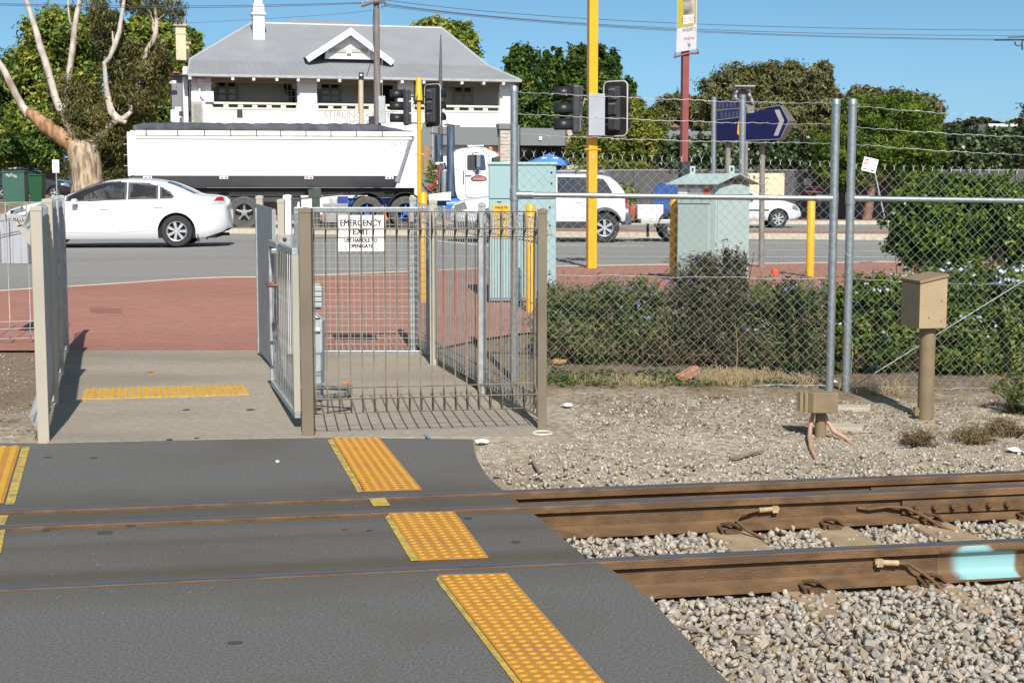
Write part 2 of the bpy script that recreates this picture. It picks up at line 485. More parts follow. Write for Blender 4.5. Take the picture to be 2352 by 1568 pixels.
for p, q in zip(edge, edge[1:]):
    m = s_of(((p[0] + q[0]) / 2, (p[1] + q[1]) / 2))
    if not any(a < m < b for a, b in cuts): continue
    ow = 0.035 if m > S3 else 0.13
    dx, dy = q[0] - p[0], q[1] - p[1]
    mb.quad((p[0], p[1], -0.001), (q[0], q[1], -0.001), (q[0] + ow, q[1] + 0.04, -0.2), (p[0] + ow, p[1] + 0.04, -0.2))
obj('asphalt_shoulder', mb, asph_new, crossing, world=False)

def sheet(pts, lift=0.0, th=0.0, zf=path_z, nsub=1):
    """polygon given as two rows of pixels (near row, far row), laid on the climbing ground"""
    return [(p.x, p.y, p.z + lift) for p in (ong(x, y, zf) for x, y in pts)]
def drape(mb, left, right, n, lift, th=0.03, zf=path_z):   # a strip between two polylines in XY, draped over zf
    def lerp(pl, t):
        L = len(pl) - 1; k = min(int(t * L), L - 1); f = t * L - k
        return (pl[k][0] + (pl[k + 1][0] - pl[k][0]) * f, pl[k][1] + (pl[k + 1][1] - pl[k][1]) * f)
    vs, fs = [], []
    for i in range(n + 1):
        a, b = lerp(left, i / n), lerp(right, i / n)
        za, zb = zf(a[1]) + lift, zf(b[1]) + lift
        vs += [(a[0], a[1], za), (b[0], b[1], zb), (b[0], b[1], zb - th), (a[0], a[1], za - th)]
    for i in range(n):
        o, q = 4 * i, 4 * i + 4
        fs += [(o, o + 1, q + 1, q), (o + 1, o + 2, q + 2, q + 1), (o + 2, o + 3, q + 3, q + 2), (o + 3, o, q, q + 3)]
    fs += [(3, 2, 1, 0), (4 * n, 4 * n + 1, 4 * n + 2, 4 * n + 3)]
    return mb.add(vs, fs)

Y0, Y1 = 9.40, 13.38
PL, PR = onz(95, 1016, 0), ong(150, 806)
cR = [onz(1300, 1003, 0), onz(1262, 985, 0), ong(1110, 905), ong(1005, 838), ong(985, 806)]
mb = MB()
drape(mb, [(PL.x, onz(95, 1016, 0).y), (PR.x, Y1)], [(-0.9, onz(700, 1003, 0).y + 0.004), (-0.9, Y1)], 24, 0.004, 0.1)
drape(mb, [(-0.9, onz(700, 1003, 0).y + 0.004), (-0.9, Y1)], [(0.33, 9.36)] + [(p.x, p.y) for p in cR[1:4]] + [(cR[4].x, Y1)], 24, 0.004, 0.1)
struct('concrete_path', mb, conc_path)

# red paved verge up to the kerb line
kerb_px = [(-420, 700), (-200, 686), (0, 668), (160, 659), (330, 648), (490, 638), (620, 637), (770, 631), (1000, 622), (1176, 614), (1500, 609), (2000, 603), (2352, 600), (2800, 597)]
kerb = [ong(x, y) for x, y in kerb_px]
kerb_xy = [(-16, kerb[0].y - 1.3)] + [(p.x, p.y) for p in kerb] + [(30, kerb[-1].y)]
mb = MB()
front = [(-16, Y1), (-5.0, Y1), (PR.x, Y1), (-0.8, Y1), (0.0, 14.6), (3.0, 15.2), (30, 15.2)]
def resamp(pl, xsr):
    out = []
    for x in xsr:
        for a, b in zip(pl, pl[1:]):
            if a[0] <= x <= b[0]:
                t = (x - a[0]) / max(b[0] - a[0], 1e-6); out.append((x, a[1] + (b[1] - a[1]) * t)); break
    return out
xr = list(np.linspace(-15.9, 29.5, 120))
fr, bk = resamp(front, xr), resamp(kerb_xy, xr)
rows = 10
vs, fs = [], []
for i in range(len(xr)):
    for j in range(rows + 1):
        Y = fr[i][1] + (bk[i][1] - fr[i][1]) * j / rows
        vs.append((xr[i], Y, path_z(Y) + 0.004 + (0.0 if Y < 40 else 0)))
for i in range(len(xr) - 1):
    for j in range(rows):
        a = i * (rows + 1) + j
        fs.append((a, a + rows + 1, a + rows + 2, a + 1))
struct('red_pavement', MB().add(vs, fs), red_pave)
nt = red_pave.node_tree; N = nt.nodes; L = nt.links   # faint joints of the small red pavers
old = N['Principled BSDF'].inputs['Base Color'].links[0].from_socket
tc = N.new('ShaderNodeTexCoord'); bk_ = N.new('ShaderNodeTexBrick'); bk_.inputs['Scale'].default_value = 1.0
bk_.inputs['Brick Width'].default_value = .23; bk_.inputs['Row Height'].default_value = .115; bk_.inputs['Mortar Size'].default_value = .006
bk_.inputs['Color1'].default_value = (1, 1, 1, 1); bk_.inputs['Color2'].default_value = (.86, .86, .88, 1); bk_.inputs['Mortar'].default_value = (.72, .70, .70, 1)
L.new(tc.outputs['Object'], bk_.inputs['Vector'])
mxr = N.new('ShaderNodeMix'); mxr.data_type = 'RGBA'; mxr.blend_type = 'MULTIPLY'; mxr.inputs['Factor'].default_value = .8
L.new(old, mxr.inputs['A']); L.new(bk_.outputs['Color'], mxr.inputs['B']); L.new(mxr.outputs['Result'], N['Principled BSDF'].inputs['Base Color'])
c4 = [ong(x, y) for x, y in ((206, 707), (278, 710), (282, 722), (208, 719))]
struct('paving_patch', MB().slab([p + Vector((0, 0, .0075)) for p in c4], .003), M('darker_red_patch', (.25, .105, .085), .85, 0, .1, 20))
mb = MB()
for a, b in zip(bk, bk[1:]):
    za, zb = path_z(a[1]) + 0.012, path_z(b[1]) + 0.012
    mb.add([(a[0], a[1] - 0.01, za), (b[0], b[1] - 0.01, zb), (b[0], b[1] + 0.11, zb), (a[0], a[1] + 0.11, za),
            (a[0], a[1] - 0.01, za - .1), (b[0], b[1] - 0.01, zb - .1), (b[0], b[1] + 0.11, zb - .1), (a[0], a[1] + 0.11, za - .1)],
           [(0, 1, 2, 3), (0, 4, 5, 1), (2, 6, 7, 3)])
struct('kerb', mb, kerb_c)

# the road: near lanes, median, far lanes, far footpath
ZR = 0.35
vs, fs = [], []
for i, x in enumerate(xr):
    vs += [(x, bk[i][1] + 0.10, path_z(bk[i][1]) + 0.008), (x, bk[i][1] + 1.6, max(path_z(bk[i][1] + 1.6), ZR - 0.03) + 0.005), (x, 60, ZR + 0.005)]
for i in range(len(xr) - 1):
    for j in range(2):
        a = 3 * i + j; fs.append((a, a + 3, a + 4, a + 1))
mb = MB().add(vs, fs)
mb.quad((-300, 17, ZR), (-15.9, 17, ZR), (-15.9, 60, ZR), (-300, 60, ZR)).quad((29.5, 22, ZR), (300, 22, ZR), (300, 60, ZR), (29.5, 60, ZR))
road = struct('road', mb, asph_road)
def line(mb, a, b, w, z=ZR + 0.010):
    a, b = Vector((a[0], a[1], z)), Vector((b[0], b[1], z))
    n = Vector((-(b - a).y, (b - a).x, 0)).normalized() * w / 2
    mb.quad(a - n, b - n, b + n, a + n)
mb = MB()
P = lambda x, y: onz(x, y, ZR + 0.01)
line(mb, P(1000, 588.3), P(2400, 591), 0.13)
line(mb, P(1150, 561.5), P(1480, 565.2), 0.14)
line(mb, P(1700, 573), P(2420, 580.5), 0.14)
line(mb, P(1650, 557), P(2420, 561), 0.16)
line(mb, P(960, 549), P(1140, 566), 0.22)
struct('road_markings', mb, line_w)
mb = MB()
a1, a2 = P(1960, 601.5), P(2035, 600)
mb.add([(a1.x, a1.y, ZR + .012), (a1.x + .25, a1.y - .22, ZR + .012), (a1.x + .25, a1.y - .08, ZR + .012), (a2.x, a2.y - .08, ZR + .012), (a2.x, a2.y + .08, ZR + .012), (a1.x + .25, a1.y + .08, ZR + .012), (a1.x + .25, a1.y + .22, ZR + .012)],
       [(0, 1, 2, 3, 4, 5, 6)])
struct('road_arrow', mb, line_w)
# median: cream kerb with red top
MNEAR = [(-8.6, 42.4), (-8.2, 41.7), (-5.9, 41.2), (-1.0, 39.4), (4.0, 37.8), (8.5, 36.5), (14, 35.2), (26, 33.2)]
MFAR = [(-8.6, 42.6), (-8.2, 43.2), (-5.9, 43.6), (-1.0, 42.4), (4.0, 41.0), (8.5, 39.6), (14, 38.4), (26, 36.6)]
mb = MB(); mt = MB()
kt = ZR + 0.15
loop = MNEAR + list(reversed(MFAR))
n = len(loop)
cx_, cy_ = 4, 40
inn = []
for k, p in enumerate(MNEAR): inn.append((p[0], p[1] + (0.18 if k > 0 else 0.06)))
for k, p in enumerate(reversed(MFAR)): inn.append((p[0], p[1] - (0.18 if k < len(MFAR) - 1 else 0.06)))
mb.add([(*p, ZR) for p in loop] + [(*p, kt) for p in loop] + [(*p, kt) for p in inn],
       [(i, (i + 1) % n, n + (i + 1) % n, n + i) for i in range(n)] + [(n + i, n + (i + 1) % n, 2 * n + (i + 1) % n, 2 * n + i) for i in range(n)])
median = struct('median_kerb', mb, kerb_c)
k = len(MNEAR)
for i in range(k - 1):
    mt.quad((*inn[i], kt - .003), (*inn[i + 1], kt - .003), (*inn[2 * k - 2 - i], kt - .003), (*inn[2 * k - 1 - i], kt - .003))
struct('median_pavement', mt, red_pave)
# far footpath
mb = MB()
mb.bb(-60, 60, 52.6, 52.8, ZR - .1, ZR + 0.14)
struct('far_kerb', mb, kerb_c)
mb = MB()
mb.bb(-10.5, 60, 52.8, 66, ZR - .1, ZR + 0.137)
struct('far_footpath', mb, red_pave)
mb = MB()
mb.add([(-60, 52.8, ZR + .1), (-10.5, 52.8, ZR + .1), (-10.5, 53.8, 1.1), (-60, 53.8, 1.1), (-60, 60, 1.13), (-10.5, 60, 1.13), (-60, 90, 1.15), (-10.5, 90, 1.15)], [(0, 1, 2, 3), (3, 2, 5, 4)])
struct('grass_bank', mb, M('dry_grass_bank', (0.12, 0.13, 0.045), 0.95, 0, 0.4, 3, 0.5, 30, col3=(0.25, 0.20, 0.11), scale3=0.8))
mb = MB().add([(-60, 60, 1.135), (-10.5, 60, 1.135), (-10.5, 100, 1.15), (-60, 100, 1.15)], [(0, 1, 2, 3)])
struct('car_park_paving', mb, red_pave)

# ------------------------------------------------------------------ the track
rust = M('rusty_rail', (0.135, 0.076, 0.036), 0.85, 0.0, 0.30, 14, 0.3, 120, col3=(0.085, 0.05, 0.028), scale3=3.0, amt3=0.85, stretch=(0.5, 1, 1))
steel_top = M('polished_rail_top', (0.17, 0.165, 0.185), 0.42, 0.6, 0.15, 20, stretch=(0.1, 3, 1))
sleeper_m = M('dusty_concrete_sleeper', (0.31, 0.225, 0.14), 0.9, 0, 0.15, 10, 0.2, 70)
cable_m = M('rusty_cable', (0.13, 0.075, 0.04), 0.8, 0, 0.2, 30)
lug_m = M('cable_lug', (0.42, 0.30, 0.16), 0.7, 0.1, 0.2, 30)
clip_m = M('rusty_clip', (0.11, 0.062, 0.035), 0.8, 0.1, 0.25, 40)
prof = [(-.070, -.165), (.070, -.165), (.070, -.154), (.016, -.132), (.009, -.118), (.009, -.052), (.018, -.044), (.036, -.038), (.036, -.006), (.030, 0),
        (-.030, 0), (-.036, -.006), (-.036, -.038), (-.018, -.044), (-.009, -.052), (-.009, -.118), (-.016, -.132), (-.070, -.154)]
ZT = 0.004
def rail(s, label, u0=-12, u1=26):
    o = trk(0, s, 0)
    root = thing('rail', label, 'rail', tuple(o), TA, 'running rails of the track')
    n = len(prof)
    mb = MB().add([(u0, y, z + ZT) for y, z in prof] + [(u1, y, z + ZT) for y, z in prof],
                  [(i, (i + 1) % n, n + (i + 1) % n, n + i) for i in range(n)] + [tuple(range(n)), tuple(range(2 * n - 1, n - 1, -1))])
    obj('rail_body', mb, rust, root, world=False)
    obj('running_surface', MB().add([(u0, -.028, ZT + .0012), (u1, -.028, ZT + .0012), (u1, .028, ZT + .0012), (u0, .028, ZT + .0012)], [(0, 1, 2, 3)]), steel_top, root, world=False)
    return root
rail_a = rail(0, 'near rail with cyan paint sprayed on its web')
rail_b = rail(S2, 'middle rail, inner of the far pair, with bond cables on its web')
rail_c = rail(S3, 'farthest rail, along the gravel verge')
def pu(x, y, s):                       # distance along the track of a pixel on the line s (rail top level)
    r = ray(x, y)
    o = Vector((0, 0, CAMZ))
    q = trk(0, s)
    t = (q - o).dot(TN) / r.dot(TN)
    p = o + r * t
    return (p - trk(0, s)).dot(TT), p.z
# sleepers
u1_ = pu(1895, 1190, S2)[0]; du = 0.56
sl0 = None
sl_us = [u1_ + du * k for k in range(-1, 16)]
for i, u in enumerate(sl_us):
    if u < 1.05: continue
    if sl0 is None:
        sl0 = obj('sleeper', MB().box((0, 0, 0), (0.23, 2.5, 0.16)), sleeper_m, bevel=0.015)
        tag(sl0, None, 'sleeper', 'concrete sleepers under the rails'); o = sl0
    else:
        o = sl0.copy(); COL.objects.link(o)
    o.location = trk(u, S2 / 2 + 0.2, -0.165 + ZT - 0.081)
    o.rotation_euler = (0, 0, TA)
    o['label'] = ('first', 'second', 'third', 'fourth', 'fifth', 'sixth', 'seventh', 'eighth', 'ninth', 'tenth', 'eleventh', 'twelfth', 'thirteenth', 'fourteenth', 'fifteenth', 'sixteenth', 'seventeenth', 'eighteenth')[i] + ' dusty concrete sleeper counted rightwards from the asphalt crossing'
# spring clips: a bent bar hooked over the rail foot on each side
def clip_mb(sg):
    mb = MB()
    y = sg * 0.07
    mb.tube([(-.05, y + sg * .06, -.150), (-.05, y - sg * .005, -.138), (-.03, y - sg * .02, -.132), (.0, y + sg * .01, -.118), (.03, y + sg * .055, -.122), (.05, y + sg * .05, -.145), (.03, y - sg * .0, -.135)], 0.009, 7)
    mb.box((0, y + sg * .045, -.155), (.07, .035, .02))
    return mb
clip_src = {}
for root, s in ((rail_a, 0), (rail_b, S2), (rail_c, S3)):
    for u in sl_us:
        if u < 1.05 or u > 5.5: continue
        for sg in (-1, 1):
            if s == S3 and sg == -1 or s == S2 and sg == 1: continue
            if sg not in clip_src:
                o = obj('rail_clip', clip_mb(sg), clip_m, root, world=False, smooth=40)
                clip_src[sg] = o; o.location = (u, 0, ZT)
            else: inst(clip_src[sg], root, (u, 0, ZT))
# fish plates with bolts at the joint near the right edge
bolt_src = None
for root, s, x0, y0, x1, tk in ((rail_b, S2, 2066, 1155, 2440, -1), (rail_c, S3, 1995, 1110, 2440, -1)):
    ua, ub = pu(x0, y0, s)[0], pu(x1, y0 - 15, s)[0]
    mb = MB().add([(u, y, z + ZT) for u in (ua, ub) for y, z in ((-.010, -.052), (-.034, -.050), (-.037, -.075), (-.034, -.122), (-.012, -.125))],
                  [(0, 1, 6, 5), (1, 2, 7, 6), (2, 3, 8, 7), (3, 4, 9, 8), (0, 4, 3, 2, 1), (5, 6, 7, 8, 9)])
    fp = obj('fish_plate', mb, rust, root, world=False)
    if s == S2:
        for k in range(6):
            u = ua + 0.075 + k * 0.105
            if bolt_src is None:
                bolt_src = obj('bolt', MB().lathe([(0, -.022), (.013, -.020), (.016, -.012), (.017, 0), (.021, .001), (.021, .006)], axis='Y', seg=10), clip_m, fp, world=False, smooth=40)
                bolt_src.location = (u, -.041, -.088 + ZT)
            else: inst(bolt_src, fp, (u, -.041, -.088 + ZT))
# bond cables
def cable(root, pts, lug=True):
    mb = MB().tube(pts, 0.0085, 8)
    c = obj('bond_cable', mb, cable_m, root, world=False, smooth=50)
    if lug:
        a, b = Vector(pts[0]), Vector(pts[1])
        d = (b - a).normalized()
        obj('cable_lug', MB().tube([a - d * .02, a + d * .09], .014, 8).box(a + Vector((0, 0, .0)), (.03, .03, .035)), lug_m, c, world=False, smooth=50)
ua = pu(1775, 1166, S2)[0]
cable(rail_b, [(ua, -.028, -.062), (ua - .10, -.035, -.064), (ua - .20, -.06, -.075), (ua - .235, -.10, -.10), (ua - .20, -.17, -.135), (ua - .13, -.28, -.165), (ua - .12, -.34, -.20)])
ub = pu(1965, 1172, S2)[0]
cable(rail_b, [(ub, -.022, -.075), (ub + .06, -.028, -.085), (ub + .16, -.03, -.075), (ub + .26, -.05, -.078), (ub + .33, -.09, -.11), (ub + .40, -.2, -.155), (ub + .46, -.3, -.18)], False)
uc = pu(2012, 1300, 0)[0]
cable(rail_a, [(uc, -.028, -.062), (uc + .07, -.034, -.066), (uc + .14, -.04, -.072), (uc + .20, -.09, -.115), (uc + .235, -.14, -.15), (uc + .25, -.19, -.19)])
# cyan sprayed patch on the web of the near rail
cyan = M('cyan_spray_paint', (0.33, 0.70, 0.72), 0.6, 0, 0.06, 6)
nt = cyan.node_tree; N = nt.nodes; L = nt.links     # sprayed edges: the paint thins out over the rust
fa = N.new('ShaderNodeAttribute'); fa.attribute_name = 'fade'
nz = N.new('ShaderNodeTexNoise'); nz.inputs['Scale'].default_value = 60; nz.inputs['Detail'].default_value = 6
ad = N.new('ShaderNodeMath'); ad.operation = 'MULTIPLY_ADD'; L.new(nz.outputs['Fac'], ad.inputs[0]); ad.inputs[1].default_value = 0.75; L.new(fa.outputs['Fac'], ad.inputs[2])
mr = N.new('ShaderNodeMapRange'); mr.interpolation_type = 'SMOOTHSTEP'; mr.inputs['From Min'].default_value = 0.58; mr.inputs['From Max'].default_value = 0.92
L.new(ad.outputs[0], mr.inputs['Value'])
mx = N.new('ShaderNodeMix'); mx.data_type = 'RGBA'; L.new(mr.outputs[0], mx.inputs['Factor'])
mx.inputs['A'].default_value = (0.135, 0.076, 0.036, 1); mx.inputs['B'].default_value = (0.235, 0.43, 0.44, 1)
L.new(mx.outputs['Result'], N['Principled BSDF'].inputs['Base Color'])
u0, u1 = pu(2150, 1252, 0)[0], pu(2345, 1262, 0)[0]
w = [(-.0362, -.006), (-.0374, -.010), (-.0374, -.024), (-.0374, -.037), (-.0190, -.0452), (-.0105, -.0530), (-.0105, -.085), (-.0105, -.1175), (-.0175, -.1315), (-.045, -.1435), (-.068, -.1535)]
nU, nW = 60, len(w)
vs, fade = [], []
for i in range(nU + 1):
    t = i / nU
    for j, (y, z) in enumerate(w):
        h = j / (nW - 1)
        e = min((t - .02 - .12 * abs(h - .45)) * 3.2, (0.98 - t - .02 * h) * 9.0)
        if h < .35: e = min(e, (1 - abs((t - .40) / .34) - (.35 - h) * .9) * 1.6)
        vs.append((u0 + (u1 - u0) * t, y - .0012, z + ZT)); fade.append(max(0.0, min(1.0, e)) * .75)
fs = [(i * nW + j, i * nW + j + 1, (i + 1) * nW + j + 1, (i + 1) * nW + j) for i in range(nU) for j in range(nW - 1)]
pmk = npobj('paint_mark', vs, fs, cyan, rail_a, world=False)
at_f = pmk.data.attributes.new('fade', 'FLOAT', 'POINT'); at_f.data.foreach_set('value', np.array(fade, dtype=np.float32))

# ------------------------------------------------------------------ ballast
stone_cols = [(0.33, 0.275, 0.21), (0.41, 0.365, 0.295), (0.25, 0.24, 0.22), (0.44, 0.39, 0.32), (0.34, 0.32, 0.285), (0.33, 0.24, 0.15), (0.46, 0.415, 0.345), (0.21, 0.205, 0.195), (0.39, 0.315, 0.235), (0.42, 0.375, 0.31), (0.28, 0.265, 0.235), (0.43, 0.375, 0.30)]
stone_m = STONE('ballast_stone', stone_cols, 0.85, 0.35)
pebble_m = STONE('pebble_stone', [(0.34, 0.29, 0.22), (0.44, 0.40, 0.32), (0.24, 0.23, 0.22), (0.38, 0.32, 0.24), (0.52, 0.48, 0.40), (0.30, 0.29, 0.27), (0.30, 0.23, 0.16)], 0.9, 0.2)
rng = np.random.default_rng(11)
protos = []
for k in range(14):
    pts = rng.normal(size=(10, 3)); pts /= np.linalg.norm(pts, axis=1)[:, None]
    pts *= np.array([1.0, rng.uniform(.6, .9), rng.uniform(.45, .7)]) * rng.uniform(.75, 1.0, (10, 1))
    bm = bmesh.new()
    for p in pts: bm.verts.new(p)
    r = bmesh.ops.convex_hull(bm, input=bm.verts[:])
    bmesh.ops.delete(bm, geom=[v for v in bm.verts if not v.link_faces], context='VERTS')
    bmesh.ops.triangulate(bm, faces=bm.faces[:])
    bm.verts.index_update()
    protos.append((np.array([v.co[:] for v in bm.verts]), np.array([[v.index for v in f.verts] for f in bm.faces])))
    bm.free()
def rand_rot(rng):
    q = rng.normal(size=4); q /= np.linalg.norm(q); w_, x, y, z = q
    return np.array([[1 - 2 * (y * y + z * z), 2 * (x * y - z * w_), 2 * (x * z + y * w_)], [2 * (x * y + z * w_), 1 - 2 * (x * x + z * z), 2 * (y * z - x * w_)], [2 * (x * z - y * w_), 2 * (y * z + x * w_), 1 - 2 * (x * x + y * y)]])
def scatter(name, items, mat, parent=None, kind='stuff'):   # items: (x, y, z, radius)
    Vs, Fs, Rs, b = [], [], [], 0
    for (x, y, z, r) in items:
        v, f = protos[rng.integers(len(protos))]
        Vs.append((v * r) @ rand_rot(rng).T + (x, y, z)); Fs.append(f + b); b += len(v)
        Rs.append(np.full(len(f), rng.random()))
    return npobj(name, np.concatenate(Vs), np.concatenate(Fs), mat, parent, np.concatenate(Rs), kind)
items = []
def sleeper_clear(u, s):
    for us in sl_us:
        if abs(u - us) < 0.115: return (-0.24 < s < -0.06 and us > 2.0 and abs(us - pu(2180, 1300, 0)[0]) < .3) or (0.42 < s < S2 - 0.08)
    return False
sp = 0.041
for layer, (dz, keep) in enumerate(((-0.014, 1.0), (0.008, 0.85), (0.022, 0.45))):
    for u in np.arange(-0.2, 8.2, sp):
        for s in np.arange(-3.3, S3 + 1.75, sp):
            uu, ss = u + rng.uniform(-.5, .5) * sp * 1.2, s + rng.uniform(-.5, .5) * sp * 1.2
            if rng.random() > keep: continue
            p = trk(uu, ss)
            if p.x < edge_x(p.y) + (0.0 if ss > S3 else 0.07) + (0.03 if layer else 0): continue
            if p.x > 0.36 * p.y + 1.7: continue
            fade = min(max((ss - (S3 + 0.25)) / 1.15, 0), 1)
            if rng.random() < fade ** 0.7 * 1.05: continue
            if min(abs(ss), abs(ss - S2), abs(ss - S3)) < 0.075: continue
            if S2 < ss < S3 and rng.random() < 0.5: continue
            if sleeper_clear(uu, ss) and rng.random() < 0.86: continue
            r = rng.uniform(.021, .038) * (0.85 if ss > S3 else 1.0)
            items.append((p.x, p.y, ground_z(p.x, p.y) + dz + rng.uniform(-.008, .008) + (0.0 if ss > -.2 else .01), r))
items = np.array(items)
d = items[:, 1]
px = items[:, 0] / d * FPX + CX
infr = (px < 2352) & (d > 5.0) & (items[:, 2] > np.median(items[:, 2]) - .01)
score = np.where(infr, items[:, 3] / d, 0)
order = np.argsort(-score)
big, rest = items[order[:300]], items[order[300:]]
bed = scatter('ballast', rest, stone_m, None, 'stuff')
stone_me = []
for v, f in protos:
    me = bpy.data.meshes.new('stone'); me.from_pydata(v.tolist(), [], f.tolist()); me.materials.append(stone_m); stone_me.append(me)
for (x, y, z, r) in big:
    o = bpy.data.objects.new('stone', stone_me[rng.integers(len(stone_me))])
    COL.objects.link(o); o.parent = bed
    o.location = (x, y, z); o.scale = (r, r, r)
    o.rotation_euler = Matrix(rand_rot(rng).tolist()).to_euler()
# small pebbles trodden into the verge
peb = []
for k in range(24000):
    u, s = rng.uniform(-0.6, 7), S3 + 0.3 + 2.9 * rng.beta(1.1, 1.5)
    p = trk(u, s)
    if p.x < edge_x(min(p.y, 9.3)) + .02 or p.x > 0.36 * p.y + .6: continue
    if p.y > 9.25 and p.x < 0.42: continue
    if rng.random() < sstep(2.2, 4.0, p.x) * .6: continue
    peb.append((p.x, p.y, ground_z(p.x, p.y) + .001, abs(rng.normal(0, .0085)) + .0055))
for k in range(900):
    x, y = rng.uniform(-5.5, -2.6), rng.uniform(9.4, 13.5)
    if x > PL.x + (PR.x - PL.x) * (y - 9.3) / 4.1 - .05: continue
    peb.append((x, y, ground_z(x, y) + .002, abs(rng.normal(0, .008)) + .005))
scatter('gravel', peb, pebble_m)
grit = []
for k in range(900):
    x, y = rng.uniform(-4.5, .9), rng.uniform(4.6, 9.3)
    if x > edge_x(y) - .05 or min(abs(trk_us((x, y))[1] - q) for q in (0, S2, S3)) < .12: continue
    grit.append((x, y, .001, rng.uniform(.0012, .0038)))
scatter('grit', grit, pebble_m)

# ------------------------------------------------------------------ tactile strips
tac = M('tactile_tile', (0.44, 0.205, 0.030), 0.6, 0, 0.10, 12, 0.1, 90, col3=(0.34, 0.165, 0.045), scale3=3, amt3=0.8)
tac_s = M('tactile_stud', (0.49, 0.25, 0.032), 0.5, 0, 0.08, 30)
tac_y = M('tactile_rib', (0.56, 0.31, 0.025), 0.6, 0, 0.08, 14)
stud0 = None
def tactile(quad, rows, cols, label, zf=lambda Y: 0.0, rib=False, base=tac):
    global stud0
    A, B, C_, D_ = [ong(x, y, zf) for x, y in quad]          # far left, far right, near right, near left
    root = thing('tactile_strip', label, 'tactile strip', tuple((A + B + C_ + D_) / 4))
    up = Vector((0, 0, 0.006))
    obj('base_plate', MB().slab([A + up, B + up, C_ + up, D_ + up], 0.009), base, root)
    inv = MW[root.name].inverted()
    if rib:
        for i in range(cols):
            f0, f1 = (i + 0.22) / cols, (i + 0.78) / cols
            a, b, c, d_ = A.lerp(B, f0), A.lerp(B, f1), D_.lerp(C_, f1), D_.lerp(C_, f0)
            up2 = Vector((0, 0, 0.0105))
            mb = MB().add([a + up, b + up, c + up, d_ + up, a.lerp(b, .12) + up2, a.lerp(b, .88) + up2, d_.lerp(c, .88) + up2, d_.lerp(c, .12) + up2],
                          [(4, 5, 6, 7), (0, 1, 5, 4), (1, 2, 6, 5), (2, 3, 7, 6), (3, 0, 4, 7)])
            obj('rib', mb, tac_y, root)
        return root
    for j in range(rows):
        for i in range(cols):
            g, f = (j + 0.5) / rows, (i + 0.5) / cols
            p = inv @ (A.lerp(D_, g).lerp(B.lerp(C_, g), f) + up)
            if stud0 is None:
                stud0 = obj('stud', MB().lathe([(.0175, -.001), (.0155, .0015), (.0115, .0036), (0.0, .004)], seg=9), tac_s, root, world=False, smooth=50)
                stud0.location = p
            else: inst(stud0, root, p)
    return root
tactile(((764, 1007), (871, 1006), (968, 1124), (837, 1128)), 30, 6, 'studded yellow tactile strip between the cage and the rails')
tactile(((891, 1180), (1043, 1176), (1121, 1280), (962, 1286)), 17, 6, 'studded yellow tactile strip lying between the rails')
NL, NR = onz(1200, 1568, 0), onz(1402, 1568, 0)
tactile(((1006, 1322), (1165, 1318), (1468, 1660), (1262, 1650)), 36, 6, 'studded yellow tactile strip on the near side of the rails')
tactile(((-190, 1029), (47, 1026), (9, 1154), (-260, 1158)), 1, 9, 'ribbed orange tactile strip near the left fence post', rib=True)
tactile(((194, 894), (560, 885), (574, 907), (187, 918)), 1, 25, 'yellow barred warning strip across the concrete path', zf=lambda Y: path_z(Y) + .004, rib=True,
        base=M('worn_tactile_base', (0.40, 0.28, 0.12), 0.8, 0, 0.15, 14))
# worn yellow edge lines
mb = MB()
def band(px, z=0.004):
    mb.add([onz(x, y, z) for x, y in px], [tuple(range(len(px)))])
band([(752, 1010), (764, 1007), (836, 1128), (822, 1130)]); band([(885, 1188), (893, 1180), (963, 1286), (944, 1287)])
band([(1001, 1330), (1007, 1322), (1262, 1650), (1252, 1660)]); band([(847, 1144), (884, 1142), (897, 1160), (858, 1162)], 0.0045)
band([(50, 1026), (69, 1025), (33, 1157), (12, 1158)]); band([(-2, 1183), (20, 1182), (10, 1206), (-8, 1207)], 0.0045); band([(-2, 1216), (12, 1215), (2, 1268), (-8, 1270)], 0.0045)
struct('edge_line_paint', mb, line_y)

